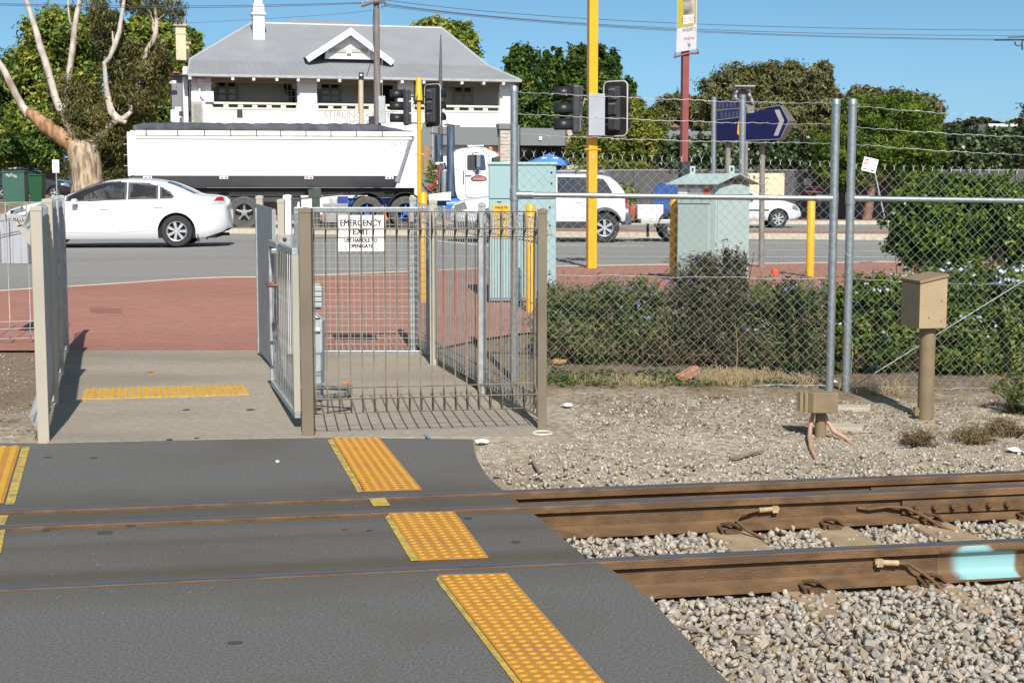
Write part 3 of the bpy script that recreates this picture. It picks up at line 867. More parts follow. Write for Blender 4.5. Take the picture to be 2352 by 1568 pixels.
# ------------------------------------------------------------------ pedestrian gate and fences
def square_post(label, base, ztop, w, mat, cap=True, group='square posts of the pedestrian fence', rz=0.0):
    root = thing('fence_post', label, 'post', tuple(base), rz, group)
    h = ztop - base.z
    obj('post_shaft', MB().box((0, 0, h / 2 - .05), (w, w, h + .1)), mat, root, world=False, bevel=0.004)
    if cap:
        c = MB().box((0, 0, h + .012), (w + .006, w + .006, .03)).add(
            [(-w / 2, -w / 2, h + .026), (w / 2, -w / 2, h + .026), (w / 2, w / 2, h + .026), (-w / 2, w / 2, h + .026), (0, 0, h + .034)], [(0, 1, 4), (1, 2, 4), (2, 3, 4), (3, 0, 4)])
        obj('post_cap', c, mat, root, world=False, bevel=0.003)
    return root
def base_at(x, y): return ong(x, y)
def roll_top(label, a, b, ztop, mat, pitch=0.077, r=0.0042, side=-1, zgap=0.14, group='roll-top wire panels'):
    """a wire panel between ground points a and b: the wires fold into a triangle at top and bottom"""
    a, b = Vector(a), Vector(b)
    L = (Vector((b.x, b.y, 0)) - Vector((a.x, a.y, 0))).length
    ang = math.atan2(b.y - a.y, b.x - a.x)
    root = thing('wire_fence', label, 'fence panel', tuple(a), ang, group)
    slope = (b.z - a.z) / L
    H = ztop - a.z
    n = max(2, int(round(L / pitch)))
    dz = 0.095
    path = [(side * .075, zgap + .055), (0, zgap + .13), (0, zgap + .13), (0, H - .13), (side * .01, H - .03), (side * .03, H - .008), (side * .05, H - .03), (side * .085, H - .115), (0.002, H - .16)]
    path = [(.002, zgap + .16), (side * .085, zgap + .10), (side * .05, zgap + .02), (side * .03, zgap), (0, zgap + .025), (0, H - .025), (side * .03, H), (side * .05, H - .02), (side * .085, H - .11), (.002, H - .165)]
    mb = MB()
    for i in range(n + 1):
        u = L * i / n
        mb.tube([(u, y, z + slope * u) for y, z in path], r, 5)
    obj('vertical_wires', mb, mat, root, world=False, kind='stuff', smooth=60)
    mb = MB()
    for (y, z) in (path[1], path[3], path[0], path[6], path[8], path[9]):
        off = .004 * (1 if y else -1)
        mb.tube([(0, y + off, z), (L, y + off, z + slope * L)], r * .9, 5)
    obj('horizontal_wires', mb, mat, root, world=False, smooth=60, kind='stuff')
    return root

# the cage (emergency exit side)
pA, pB = base_at(709, 1000), base_at(1245, 985)
square_post('thick dusty post where the swing gate meets the cage', pA, at(708, 488, pA.y).z, 0.078, dust_post)
square_post('rust streaked dusty post at the near right corner of the cage', pB, at(1247, 490, pB.y).z, 0.061, dust_post)
pC, pD = base_at(1108, 903), base_at(997, 838)
square_post('grey post midway along the right side of the cage', pC, at(1111, 474, pC.y).z, 0.055, galv_matt)
square_post('pale post at the far right corner of the cage', pD, at(1002, 467, pD.y).z, 0.066, cream_post)
pE = base_at(951, 806)
square_post('grey post behind the far end of the emergency gate', pE, at(951, 460, pE.y).z, 0.06, galv_matt)
def inset(a, b, m):
    d = (b - a); d.z = 0; d.normalize()
    return a + d * m, b - d * m
q0, q1 = inset(pA, pB, .05)
roll_top('dusty wire panel across the front of the cage', q0, q1, at(950, 487, pA.y).z, dusty, 0.0777, 0.0050, -1, 0.15)
q0, q1 = inset(pC, pB, .045)
roll_top('grey wire panel on the right side of the cage, nearer half', q0, q1, at(1115, 483, pC.y).z, galv_matt, 0.075, 0.004, 1, 0.05)
q0, q1 = inset(pD, pC, .045)
roll_top('grey wire panel on the right side of the cage, farther half', q0, q1, at(1005, 474, pD.y).z, galv_matt, 0.075, 0.004, 1, 0.05)
q0, q1 = inset(pE, pD, .04)
roll_top('short grey wire panel just beyond the emergency gate', q0, q1, at(951, 465, pE.y).z, galv_matt, 0.065, 0.0036, 1, 0.05)

# gate posts on the left of the cage
pG, pF, pH = base_at(666, 812), Vector((at(651, 800, 11.95).x, 11.95, path_z(11.95))), base_at(603, 815)
square_post('tall white hinge post of the emergency gate', pG, at(666, 455, pG.y).z, 0.066, white_paint)
square_post('pale latch post with a small red light beside the sheet panel', pF, at(652, 466, pF.y).z, 0.056, cream_post)
square_post('grey post at the far end of the zinc sheet panel', pH, at(603, 457, pH.y).z, 0.06, cream_post)
# red light on the latch post
root = thing('latch_light', 'small red light on its bracket by the pale latch post', 'signal light', tuple(at(655, 552, 11.9)))
obj('bracket', MB().box((0, 0, 0), (.09, .03, .10)), galv_matt, root, world=False, bevel=.004)
obj('lens', MB().lathe([(.017, 0), (.017, -.008), (.012, -.012), (0, -.013)], c=(.0, -.016, .01), axis='Y', seg=14), M('dull_red_lens', (0.14, 0.03, 0.03), 0.4), root, world=False, smooth=50)

# zinc sheet panel between posts H and F
root = thing('sheet_screen', 'plain zinc sheet panel beside the swing gate', 'fence panel', tuple(pH))
zt = pH.z + 1.36
def sheet_box(mb, a, b, z0a, z1a, z0b, z1b, th):
    d = Vector((b.x - a.x, b.y - a.y, 0)).normalized(); n = Vector((-d.y, d.x, 0)) * th / 2
    vs = [Vector((p.x, p.y, z)) + k * n for p, zs in ((a, (z0a, z1a)), (b, (z0b, z1b))) for z in zs for k in (1, -1)]
    return mb.add(vs, [(0, 1, 3, 2), (4, 6, 7, 5), (0, 2, 6, 4), (1, 5, 7, 3), (0, 4, 5, 1), (2, 3, 7, 6)])
zs = M('zinc_sheet', (0.30, 0.325, 0.34), 0.55, 0.45, 0.16, 9, 0.06, 50, stretch=(3, 3, .5))
h0, f0 = Vector((pH.x - .02, pH.y - .05, 0)), Vector((pF.x - .06, pF.y + .0, 0))
obj('sheet', sheet_box(MB(), h0, f0, pH.z + .05, at(602, 468, h0.y).z, pF.z + .05, at(645, 480, f0.y).z, .012), zs, root)
mb = MB()
for a_ in (h0.lerp(f0, .015), h0.lerp(f0, .985)):
    mb.box((a_.x, a_.y, pH.z + .68), (.032, .032, 1.30), math.atan2(f0.y - h0.y, f0.x - h0.x))
obj('edge_frame', mb, galv_matt, root)

# the low swing gate with flat bars
gN, gF = Vector((at(683, 900, 9.66).x, 9.66, 0)), Vector((at(628, 890, 11.35).x, 11.35, path_z(11.35)))
root = thing('swing_gate', 'low zinc swing gate of closely set bars standing open', 'gate', tuple(gN), math.atan2(gF.y - gN.y, gF.x - gN.x))
L = (gF - gN).length
zt, zb = at(683, 570, gN.y).z, 0.075
obj('top_rail', MB().box((L / 2, 0, zt - .025), (L, .045, .05)), galv_matt, root, world=False, bevel=.004)
obj('bottom_rail', MB().box((L / 2, 0, zb + .02), (L, .04, .04)), galv_matt, root, world=False, bevel=.004)
obj('near_stile', MB().box((.022, 0, (zt - .05 + zb + .04) / 2), (.044, .046, zt - zb - .09)), cream_post, root, world=False, bevel=.004)
obj('far_stile', MB().box((L - .022, 0, (zt - .05 + zb + .04) / 2), (.044, .046, zt - zb - .09)), galv_matt, root, world=False, bevel=.004)
b0 = None
nb = 14
for i in range(nb):
    u = .075 + (L - .15) * i / (nb - 1)
    if b0 is None:
        b0 = obj('bar', MB().box((0, 0, (zt + zb) / 2), (.030, .006, zt - zb - .085)), M('gate_bar_zinc', (.19, .20, .20), .7, .2, .3, 22), root, world=False); b0.location = (u, 0, 0)
    else: inst(b0, root, (u, 0, 0))
gp = M('gate_plate', (0.34, 0.33, 0.33), 0.4, 0.7, 0.08, 5, stretch=(4, 4, .4))
pl = obj('lock_plate', MB().box((L * .60, .030, (at(640, 560, 10.6).z + at(640, 655, 10.6).z) / 2), (.20, .012, .31)), gp, root, world=False, bevel=.003)
zh = at(640, 655, 10.6).z
obj('pull_handle', MB().tube([(L * .54, .034, zh), (L * .54, .09, zh), (L * .66, .09, zh), (L * .66, .034, zh)], .013, 8), M('brown_handle', (0.16, 0.085, 0.06), 0.5, 0.2), pl, world=False, smooth=50)
obj('latch', MB().box((L * .57, .045, zt - .06), (.09, .05, .035)), galv, root, world=False, bevel=.004)

# emergency gate with square mesh and its sign
gy = pG.y - .03
root = thing('emergency_gate', 'zinc framed square mesh gate at the back of the cage', 'gate', (at(682, 800, gy).x, gy, path_z(gy)))
x0, x1 = at(680, 800, gy).x, at(990, 800, gy).x
z1, z0 = at(830, 476, gy).z, at(830, 815, gy).z
t = .042
fr = MB()
obj('top_rail', MB().bb(x0, x1, gy - .02, gy + .02, z1 - t, z1), galv, root, bevel=.004)
obj('bottom_rail', MB().bb(x0, x1, gy - .02, gy + .02, z0, z0 + t), galv, root, bevel=.004)
obj('left_stile', MB().bb(x0, x0 + t, gy - .02, gy + .02, z0 + t, z1 - t), galv, root, bevel=.004)
obj('right_stile', MB().bb(x1 - t, x1, gy - .02, gy + .02, z0 + t, z1 - t), galv, root, bevel=.004)
mb = MB()
n = int((x1 - x0 - 2 * t) / .053)
for i in range(1, n): mb.tube([(x0 + t + (x1 - x0 - 2 * t) * i / n, gy, z0 + t), (x0 + t + (x1 - x0 - 2 * t) * i / n, gy, z1 - t)], .0021, 4, False)
n = int((z1 - z0 - 2 * t) / .055)
for i in range(1, n): mb.tube([(x0 + t, gy - .004, z0 + t + (z1 - z0 - 2 * t) * i / n), (x1 - t, gy - .004, z0 + t + (z1 - z0 - 2 * t) * i / n)], .0021, 4, False)
obj('square_mesh', mb, wire_m, root, kind='stuff')
sy = gy - .03
sa, sb = at(775, 577, sy), at(883, 494, sy)
sw, sh = sb.x - sa.x, sb.z - sa.z
scx, scz = (sa.x + sb.x) / 2, (sa.z + sb.z) / 2
sg = thing('emergency_exit_sign', 'white EMERGENCY EXIT sign fixed to the square mesh gate', 'sign', (scx, sy, scz))
rr = .018
corner = []
for cx_, cz_, a0 in ((sw / 2 - rr, sh / 2 - rr, 0), (-sw / 2 + rr, sh / 2 - rr, 90), (-sw / 2 + rr, -sh / 2 + rr, 180), (sw / 2 - rr, -sh / 2 + rr, 270)):
    for k in range(4):
        w_ = math.radians(a0 + 30 * k); corner.append((cx_ + rr * math.cos(w_), cz_ + rr * math.sin(w_)))
obj('sign_board', MB().prism(corner, lambda a, b: (a, -.003, b), lambda a, b: (a, .003, b)), M('sign_white', (0.80, 0.80, 0.79), 0.4, 0, 0.02, 4), sg, world=False)
blk = M('sign_black', (0.03, 0.027, 0.03), 0.6, 0, 0.1, 5)
for body, z, s_, sx_ in (('EMERGENCY', .089, .078, .84), ('EXIT', .012, .082, .9), ('USE HANDLE TO', -.066, .047, .84), ('OPEN GATE', -.117, .047, .84)):
    text('lettering', body, s_, blk, sg, (0, -.0045, z), FACE_CAM, world=False, sx=sx_, bold=.0022)
s0 = None
for u, z in ((-.137, .128), (.137, .128), (-.137, -.14), (.137, -.14)):
    if s0 is None: s0 = obj('screw', MB().lathe([(0, -.008), (.006, -.007), (.008, -.003)], axis='Y', seg=8), galv, sg, world=False); s0.location = (u, 0, z)
    else: inst(s0, sg, (u, 0, z))

# gate machinery behind the thick post
gm = M('machine_zinc', (0.40, 0.44, 0.45), 0.5, 0.3, 0.10, 8, 0.05, 60)
yy = 10.9
root = thing('ribbed_bracket', 'pale grey ribbed steel bracket behind the thick dusty post', 'bracket', tuple(at(715, 680, yy)))
for k in range(4):
    c = at(715, 663 + k * 12.2, yy)
    obj('slat', MB().box(c, (at(741, 660, yy).x - at(690, 660, yy).x, .07, .034)), gm, root, bevel=.004)
obj('back_plate', MB().box(at(715, 680, yy + .05), (.14, .012, .20)), galv_matt, root)
yy = 10.55
root = thing('gate_closer', 'tall pale grey gate closer box with sloping top by the thick post', 'gate closer', tuple(at(715, 880, yy)))
pts = [(690, 722), (722, 722), (740, 737), (740, 882), (690, 882)]
W3 = [at(x, y, yy) for x, y in pts]
mb = MB(); n = len(W3)
mb.add([p for p in W3] + [p + Vector((0, .16, 0)) for p in W3], [tuple(range(n)), tuple(reversed(range(n, 2 * n)))] + [(i, n + i, n + (i + 1) % n, (i + 1) % n) for i in range(n)])
obj('housing', mb, gm, root, bevel=.006)
obj('clamp_strap', MB().box(at(713, 757, yy - .012), (.145, .03, .022)), M('pale_strap', (0.6, 0.58, 0.54), 0.5), root, bevel=.003)
obj('seam', MB().box(at(730, 731, yy - .004), (.035, .008, .006)), dark_gap, root)
arm = M('closer_arm', (0.15, 0.165, 0.175), 0.5, 0.4, 0.15, 20)
j1, j2, j3 = at(728, 888, 10.4), at(803, 893, 10.3), at(725, 915, 10.1)
obj('upper_arm', MB().tube([j1, j2], .016, 10), arm, root, smooth=50)
obj('lower_arm', MB().tube([j3, at(796, 906, 10.25)], .020, 10).tube([at(796, 906, 10.25), at(805, 905, 10.28)], .011, 8), arm, root, smooth=50)
obj('pivot', MB().tube([j2 + Vector((0, 0, .025)), j2 - Vector((0, 0, .07))], .02, 10), arm, root, smooth=50)
obj('floor_bracket', MB().box(at(727, 905, 10.3), (.07, .07, .06)), arm, root, bevel=.006)
yy = 11.6
root = thing('push_button_plate', 'narrow green push button plate beside the thick dusty post', 'push button', tuple(at(698, 620, yy)))
obj('back_plate', MB().box(at(698, 618, yy), (.055, .02, .24)), galv, root, bevel=.008)
obj('green_face', MB().box(at(698.5, 622, yy - .014), (.045, .012, .17)), M('green_face', (0.02, 0.42, 0.12), 0.4), root, bevel=.004)

# left fence: wire panels seen nearly edge on
L1, L4 = base_at(101, 1014), base_at(152, 808)
def lp(t): 
    p = L1.lerp(L4, t); p.z = path_z(p.y); return p
lt = [0.0, 0.36, 0.68, 1.0]
lab = ['broad cream post at the near end of the left fence', 'narrower cream post standing second in the left fence', 'grey post third along the left fence', 'grey post at the road end of the left fence']
lm = [cream_post, cream_post, galv_matt, galv_matt]
tops = [484, 466, 458, 456]
for k in range(4):
    p = lp(lt[k])
    square_post(lab[k], p, at(90, tops[k], p.y).z, 0.07 if k < 2 else .055, lm[k], rz=math.radians(14))
for k in range(3):
    q0, q1 = inset(lp(lt[k]), lp(lt[k + 1]), .045)
    roll_top(('near', 'middle', 'far')[k] + ' grey wire panel of the fence left of the path', q0, q1, at(110, tops[k + 1] + 8, q1.y).z, galv_matt, 0.062, 0.0045, 1, 0.06)
# wire fence running off to the left
a, b = ong(-70, 792), ong(118, 786)
roll_top('thin wire panel crossing the left edge of the view', a, b, at(60, 466, b.y).z, galv_matt, 0.17, 0.0042, -1, 0.05)
# grey sheet sign seen from behind, with a small bracket carrying a scrawl
yy = b.y + .06
root = thing('sheet_metal_box', 'light grey folded sheet metal box hung behind the left wire fence', 'metal box', tuple(at(30, 606, yy)))
xa, xb = at(3, 600, yy).x, at(64, 600, yy).x
zb_, zt_ = at(30, 607, yy).z, at(30, 492, yy).z
gs = M('light_grey_sheet', (0.42, 0.43, 0.47), 0.5, 0.2, 0.05, 3)
obj('housing', MB().bb(xa, xb, yy, yy + .25, zb_, zt_), gs, root, bevel=.01)
for px_ in (12, 31, 49): obj('fold_seam', MB().bb(at(px_, 600, yy).x - .004, at(px_, 600, yy).x + .004, yy - .004, yy + .002, zb_ + .01, zt_ - .03), galv_matt, root)
obj('hanging_hook', MB().tube([at(16, 488, yy + .02), at(16, 470, yy - .02), at(16, 470, yy - .07)], .006, 6).tube([at(50, 488, yy + .02), at(50, 470, yy - .02), at(50, 470, yy - .07)], .006, 6), galv_matt, root)
yy = 12.2
root = thing('triangular_gusset', 'scratched triangular steel gusset hung on the left wire fence', 'gusset', tuple(at(40, 500, yy)))
tri = [at(22, 497, yy), at(70, 497, yy), at(70, 565, yy), at(55, 545, yy), at(36, 515, yy)]
n = 5
obj('plate', MB().add(tri + [p + Vector((0, .012, 0)) for p in tri], [tuple(range(n)), tuple(reversed(range(n, 2 * n)))] + [(i, n + i, n + (i + 1) % n, (i + 1) % n) for i in range(n)]), M('gusset_paint', (0.42, 0.40, 0.35), 0.6, 0.1, 0.1, 12), root)
scr = MB()
rs = random.Random(8)
for (xx, yy_) in ((31, 500), (36, 501), (41, 500), (46, 502), (51, 500)):
    p0 = at(xx, yy_, yy - .004); scr.tube([p0, p0 + Vector((rs.uniform(-.006, .006), 0, -.03)), p0 + Vector((.014, 0, rs.uniform(-.03, .0)))], .0022, 4)
scr.tube([at(42, 508, yy - .004), at(46, 517, yy - .004)], .003, 4).tube([at(40, 519, yy - .004), at(60, 516, yy - .004)], .004, 4)
obj('scrawl', scr, blk, root)

# ------------------------------------------------------------------ chain-link fence with barbed wire
def chain_fence(label, L0, L1, posts, wires, mesh_top, mesh_bot, tens, rail_y, seed, xdraw=None):
    """L0, L1: (x px, depth) of the two ends; heights given as pixel rows at the two ends"""
    (x0, d0), (x1, d1) = L0, L1
    A, B = at(x0, HOR, d0), at(x1, HOR, d1)
    def pt(t, ya, yb, off=0.0):
        za, zb = at(x0, ya, d0).z, at(x1, yb, d1).z
        p = A.lerp(B, t); return Vector((p.x, p.y + off, za + (zb - za) * t))
    root = thing('chain_link_fence', label, 'fence', (A.x, A.y, pt(0, mesh_bot[0], mesh_bot[1]).z), 0, 'chain-link fences topped with barbed wire')
    for (t, yt, yb, r) in posts:
        p, q = pt(t, yt[0], yt[1]), pt(t, yb[0], yb[1])
        ps = obj('post', MB().tube([q - Vector((0, 0, .25)), p], r, 16), galv, root, smooth=50)
        mb = MB().lathe([(r + .003, -.045), (r + .003, -.004), (r * .8, .008), (0, .014)], c=tuple(p), seg=16)
        obj('post_cap', mb, galv, ps, smooth=50)
        sp_ = [(p + Vector((math.cos(w) * (r + .002), math.sin(w) * (r + .002), 0))).lerp(q + Vector((math.cos(w) * (r + .002), math.sin(w) * (r + .002), 0)), .3 + .66 * k / 90) for k in range(91) for w in [2 * math.pi * k / 8]]
        obj('tie_wire', MB().tube(sp_, .0016, 3, False), galv_matt, ps)
    a, b = pt(0, rail_y[0], rail_y[1], -.01), pt(1, rail_y[0], rail_y[1], -.01)
    rl = obj('top_rail', MB().tube([a, b], .0225, 14), galv, root, smooth=50)
    for t in (0.0, 1.0):
        c = a.lerp(b, t); d_ = (b - a).normalized() * (1 if t == 0 else -1)
        obj('rail_clamp', MB().tube([c + d_ * .02, c + d_ * .15], .028, 12).tube([c + Vector((0, .01, -.045)), c + Vector((0, .01, .045))], posts[0][3] + .006, 14), galv, rl, smooth=50)
    # mesh: zigzag wires
    Lm = (B - A).length
    aw = 0.0395
    nw = int(Lm / aw)
    V, F = [], []
    vb = 0
    r = 0.0019
    hmid = pt(.5, mesh_top[0], mesh_top[1]).z - pt(.5, mesh_bot[0], mesh_bot[1]).z
    nr = int(hmid / aw)
    rg = np.random.default_rng(seed)
    wob = rg.normal(0, .0022, (nw + 2, nr + 1, 2))
    for j in range(nw):
        P_ = []
        for k in range(nr + 1):
            xj = (j + ((k + j) % 2)) / nw
            g = k / nr
            lo, hi = pt(min(xj, 1), mesh_bot[0], mesh_bot[1]), pt(min(xj, 1), mesh_top[0], mesh_top[1])
            q = lo.lerp(hi, g)
            P_.append((q.x + wob[j + (k + j) % 2, k, 0], q.y + (0.0016 if (k + j) % 2 else -0.0016), q.z + wob[j + (k + j) % 2, k, 1]))
        P_ = np.array(P_)
        m = len(P_)
        for dx, dy in ((0, -r), (r * .9, r * .6), (-r * .9, r * .6)): V.append(P_ + (dx, dy, 0))
        for k in range(m - 1):
            for e in range(3):
                e2 = (e + 1) % 3
                F.append((vb + e * m + k, vb + e2 * m + k, vb + e2 * m + k + 1, vb + e * m + k + 1))
        vb += 3 * m
    npobj('chain_link_mesh', np.concatenate(V), np.array(F), wire_m, root, kind='stuff')
    mb = MB()
    for j in range(0, nw + 1, 1):
        if (j + nr) % 2: continue
        hi = pt(min(j / nw, 1), mesh_top[0], mesh_top[1])
        mb.tube([hi - Vector((0, 0, .004)), hi + Vector((0, 0, .022))], .0032, 5)
        for sg in (-1, 1): mb.tube([hi + Vector((0, 0, .02)), hi + Vector((sg * .013 * rg.uniform(.7, 1.3), rg.uniform(-.004, .004), .04 + rg.uniform(-.004, .006)))], .0019, 4)
    obj('twisted_ends', mb, wire_m, root, kind='stuff')
    for (ya, yb) in tens:
        pts = [pt(t, ya, yb, -.004) + Vector((0, 0, .004 * math.sin(t * 19 + ya) + .004 * math.sin(t * 47))) for t in np.linspace(0, 1, 40)]
        obj('tension_wire', MB().tube(pts, .0021, 5), galv, root)
    for (ya, yb) in wires:
        pts = [pt(t, ya, yb) + Vector((.0, .003 * math.cos(t * Lm * 60), .003 * math.sin(t * Lm * 60) - .03 * 4 * t * (1 - t) * 0.5 + .003 * math.sin(t * 31 + ya))) for t in np.linspace(0, 1, 120)]
        bw = obj('barbed_wire', MB().tube(pts, .0024, 4), galv_matt, root)
        mb = MB()
        for k in range(int(Lm / .12)):
            t = (k + .5 + rg.uniform(-.15, .15)) / int(Lm / .12)
            c = pts[min(int(t * 119), 119)]
            for w in (0, 1):
                v = Vector((rg.uniform(-.3, .3), rg.uniform(-1, 1), rg.uniform(-1, 1))).normalized() * .012
                mb.tube([c - v + Vector((w * .008, 0, 0)), c + v + Vector((w * .008, 0, 0))], .0014, 3)
        obj('barbs', mb, galv_matt, bw, kind='stuff')
    return root
chain_fence('chain-link fence between the cage and the paired posts', (1181, 11.8), (1916, 11.75),
            [(0.0, (199, 229), (868, 903), .031), (1.0, (199, 229), (868, 903), .034)],
            [(211, 238), (261, 286), (308, 329)], (357, 382), (880, 893), [(630, 641), (877, 886)], (447, 456), 2)
chain_fence('chain-link fence right of the paired posts, behind the post box', (1954, 11.73), (2420, 11.95),
            [(0.0, (229, 240), (913, 925), .034), (1.0, (262, 262), (925, 925), .034)],
            [(243, 272), (291, 316), (331, 357)], (386, 402), (896, 905), [(641, 659), (888, 894)], (456, 462), 4)
root = thing('stay_rod', 'straight steel stay rod slanting up behind the post box', 'stay rod', tuple(at(1952, 892, 11.85)))
obj('rod', MB().tube([at(1952, 892, 11.85), at(2440, 590, 11.9)], .0045, 8), galv_matt, root, smooth=50)
obj('insulator', MB().tube([at(1990, 855, 11.8), at(2014, 840, 11.8)], .016, 8), black_plast, root, smooth=50)

# ------------------------------------------------------------------ boxes by the track
tan_p = M('tan_box_paint', (0.36, 0.275, 0.165), 0.6, 0, 0.05, 6, col3=(0.29, 0.215, 0.125), scale3=4, amt3=0.4)
brown_p = M('dusty_brown_paint', (0.21, 0.155, 0.09), 0.75, 0, 0.12, 8, col3=(0.16, 0.115, 0.07), scale3=3, amt3=0.6)
pb = ongz(2125, 962)
db = pb.y
root = thing('signal_post_box', 'tan metal box with sloping lid on a brown pipe post', 'post box', tuple(pb))
zpt = at(2124, 757, db).z
obj('pipe_post', MB().tube([pb - Vector((0, 0, .2)), Vector((pb.x, pb.y, zpt + .02))], .058, 20), brown_p, root, smooth=50)
obj('foot_bolt', MB().box((pb.x - .075, pb.y - .02, pb.z + .06), (.03, .05, .06)).tube([(pb.x - .10, pb.y - .02, pb.z + .06), (pb.x - .05, pb.y - .02, pb.z + .06)], .012, 8), brown_p, root)
yc = db - .13
c0 = at(2111, 755, yc)                 # near bottom corner
aR = math.radians(12); aL = math.radians(97)
lenR = (at(2178, 752, yc).x - c0.x) / math.cos(aR)
dR, dL = Vector((math.cos(aR), math.sin(aR), 0)), Vector((math.cos(aL), math.sin(aL), 0))
_m = ray(2068, 745); _m = _m.x / _m.y
lenL = (_m * c0.y - c0.x) / (dL.x - _m * dL.y)
hn = at(2111, 653, yc).z - c0.z; hr = at(2178, 637, yc + .05).z - c0.z
B4 = [c0, c0 + dR * lenR, c0 + dR * lenR + dL * lenL, c0 + dL * lenL]
Hs = [hn, hr, hr, hn]
obj('box_body', MB().add(B4 + [p + Vector((0, 0, h)) for p, h in zip(B4, Hs)], [(0, 1, 2, 3), (4, 5, 6, 7), (0, 1, 5, 4), (1, 2, 6, 5), (2, 3, 7, 6), (3, 0, 4, 7)]), tan_p, root, bevel=.004)
o_ = .006
ctr = sum(B4, Vector()) / 4
lid = [p + (p - ctr).normalized() * .012 + Vector((0, 0, h + .004)) for p, h in zip(B4, Hs)]
obj('lid', MB().add(lid + [p + Vector((0, 0, .022)) for p in lid], [(0, 1, 2, 3), (4, 5, 6, 7), (0, 1, 5, 4), (1, 2, 6, 5), (2, 3, 7, 6), (3, 0, 4, 7)]), M('lid_paint', (0.25, 0.18, 0.10), 0.6, 0, .06, 6), root, bevel=.003)
for f, g in ((.35, .25), (.8, .62), (.8, .18)):
    p = c0 + dR * lenR * f + Vector((0, 0, hn * g)) + Vector((dR.y, -dR.x, 0)) * .003
    obj('screw', MB().box(p, (.008, .006, .008)), brown_p, root)
# small low box with two conduits
sb_ = ongz(1884, 1003)
yb_ = sb_.y
root = thing('junction_box', 'low brown junction box on a stump with two pinkish conduits', 'junction box', tuple(sb_))
zb0, zt0 = at(1868, 949, yb_ - .12).z, at(1868, 902, yb_ - .12).z
obj('stump', MB().tube([sb_ - Vector((0, 0, .15)), sb_ + Vector((0, 0, .06)), Vector((sb_.x, sb_.y, zb0 + .02))], [.042, .04, .032], 14), brown_p, root, smooth=40)
c0 = at(1868, 949, yb_ - .12); aR = math.radians(3); aL = math.radians(132)
dR, dL = Vector((math.cos(aR), math.sin(aR), 0)), Vector((math.cos(aL), math.sin(aL), 0))
lR = (at(1926, 947, yb_ - .12).x - c0.x); lL = (c0.x - at(1829, 941, yb_).x) / abs(math.cos(aL))
B4 = [c0, c0 + dR * lR, c0 + dR * lR + dL * lL, c0 + dL * lL]
h_ = zt0 - zb0
obj('box_body', MB().add(B4 + [p + Vector((0, 0, h_)) for p in B4], [(0, 1, 2, 3), (4, 5, 6, 7), (0, 1, 5, 4), (1, 2, 6, 5), (2, 3, 7, 6), (3, 0, 4, 7)]), brown_p, root, bevel=.005)
bd = MB()
for f in (.42, .72):
    p = c0 + dL * lL * f + Vector((-dL.y, dL.x, 0)) * .003; bd.box(p + Vector((0, 0, h_ / 2)), (.02, .006, h_ * .96), aL)
obj('strap', bd, tan_p, root)
pink = M('conduit_plastic', (0.42, 0.255, 0.18), 0.6, 0, 0.12, 9)
g1 = [at(1868, 948, yb_), at(1861, 982, yb_ - .03), ongz(1859, 1016) + Vector((0, 0, .035)), ongz(1863, 1036) + Vector((0, 0, .014)), ongz(1872, 1053) + Vector((0, 0, .012)), ongz(1883, 1067) - Vector((0, 0, .02))]
g2 = [at(1893, 948, yb_), at(1899, 965, yb_ - .02), at(1915, 990, yb_ - .06), ongz(1944, 1012) + Vector((0, 0, .014)), ongz(1964, 1023) - Vector((0, 0, .01))]
obj('conduit', MB().tube(g1, [.015, .0155, .0155, .015, .014, .012], 10), pink, root, smooth=60)
obj('conduit', MB().tube(g2, [.014, .0155, .0155, .015, .013], 10), pink, root, smooth=60)

# ------------------------------------------------------------------ bollards, signals, cabinets
def bollard(xc, ytop, ybase, label, r=.058, src=None):
    b = ong(xc, ybase)
    h = at(xc, ytop, b.y).z - b.z
    root = thing('bollard', label, 'bollard', tuple(b), 0, 'yellow steel bollards')
    obj('pipe', MB().lathe([(r, -.1), (r, h - .012), (r - .01, h)], seg=20), yellow, root, world=False, smooth=50)
    obj('cap', MB().lathe([(r - .008, h), (r - .014, h + .012), (0, h + .016)], seg=20), yellow, root, world=False, smooth=50)
    return root
bollard(973, 444, 694, 'yellow bollard behind the mesh gate, left of the tall cabinet', .05)
bollard(1218, 472, 716, 'yellow bollard in front of the tall pale green cabinet', .052)
bollard(1547, 458, 641, 'yellow bollard by the left edge of the roofed cabinet', .06)
bollard(1860, 460, 636, 'yellow bollard standing alone right of the roofed cabinet', .058)

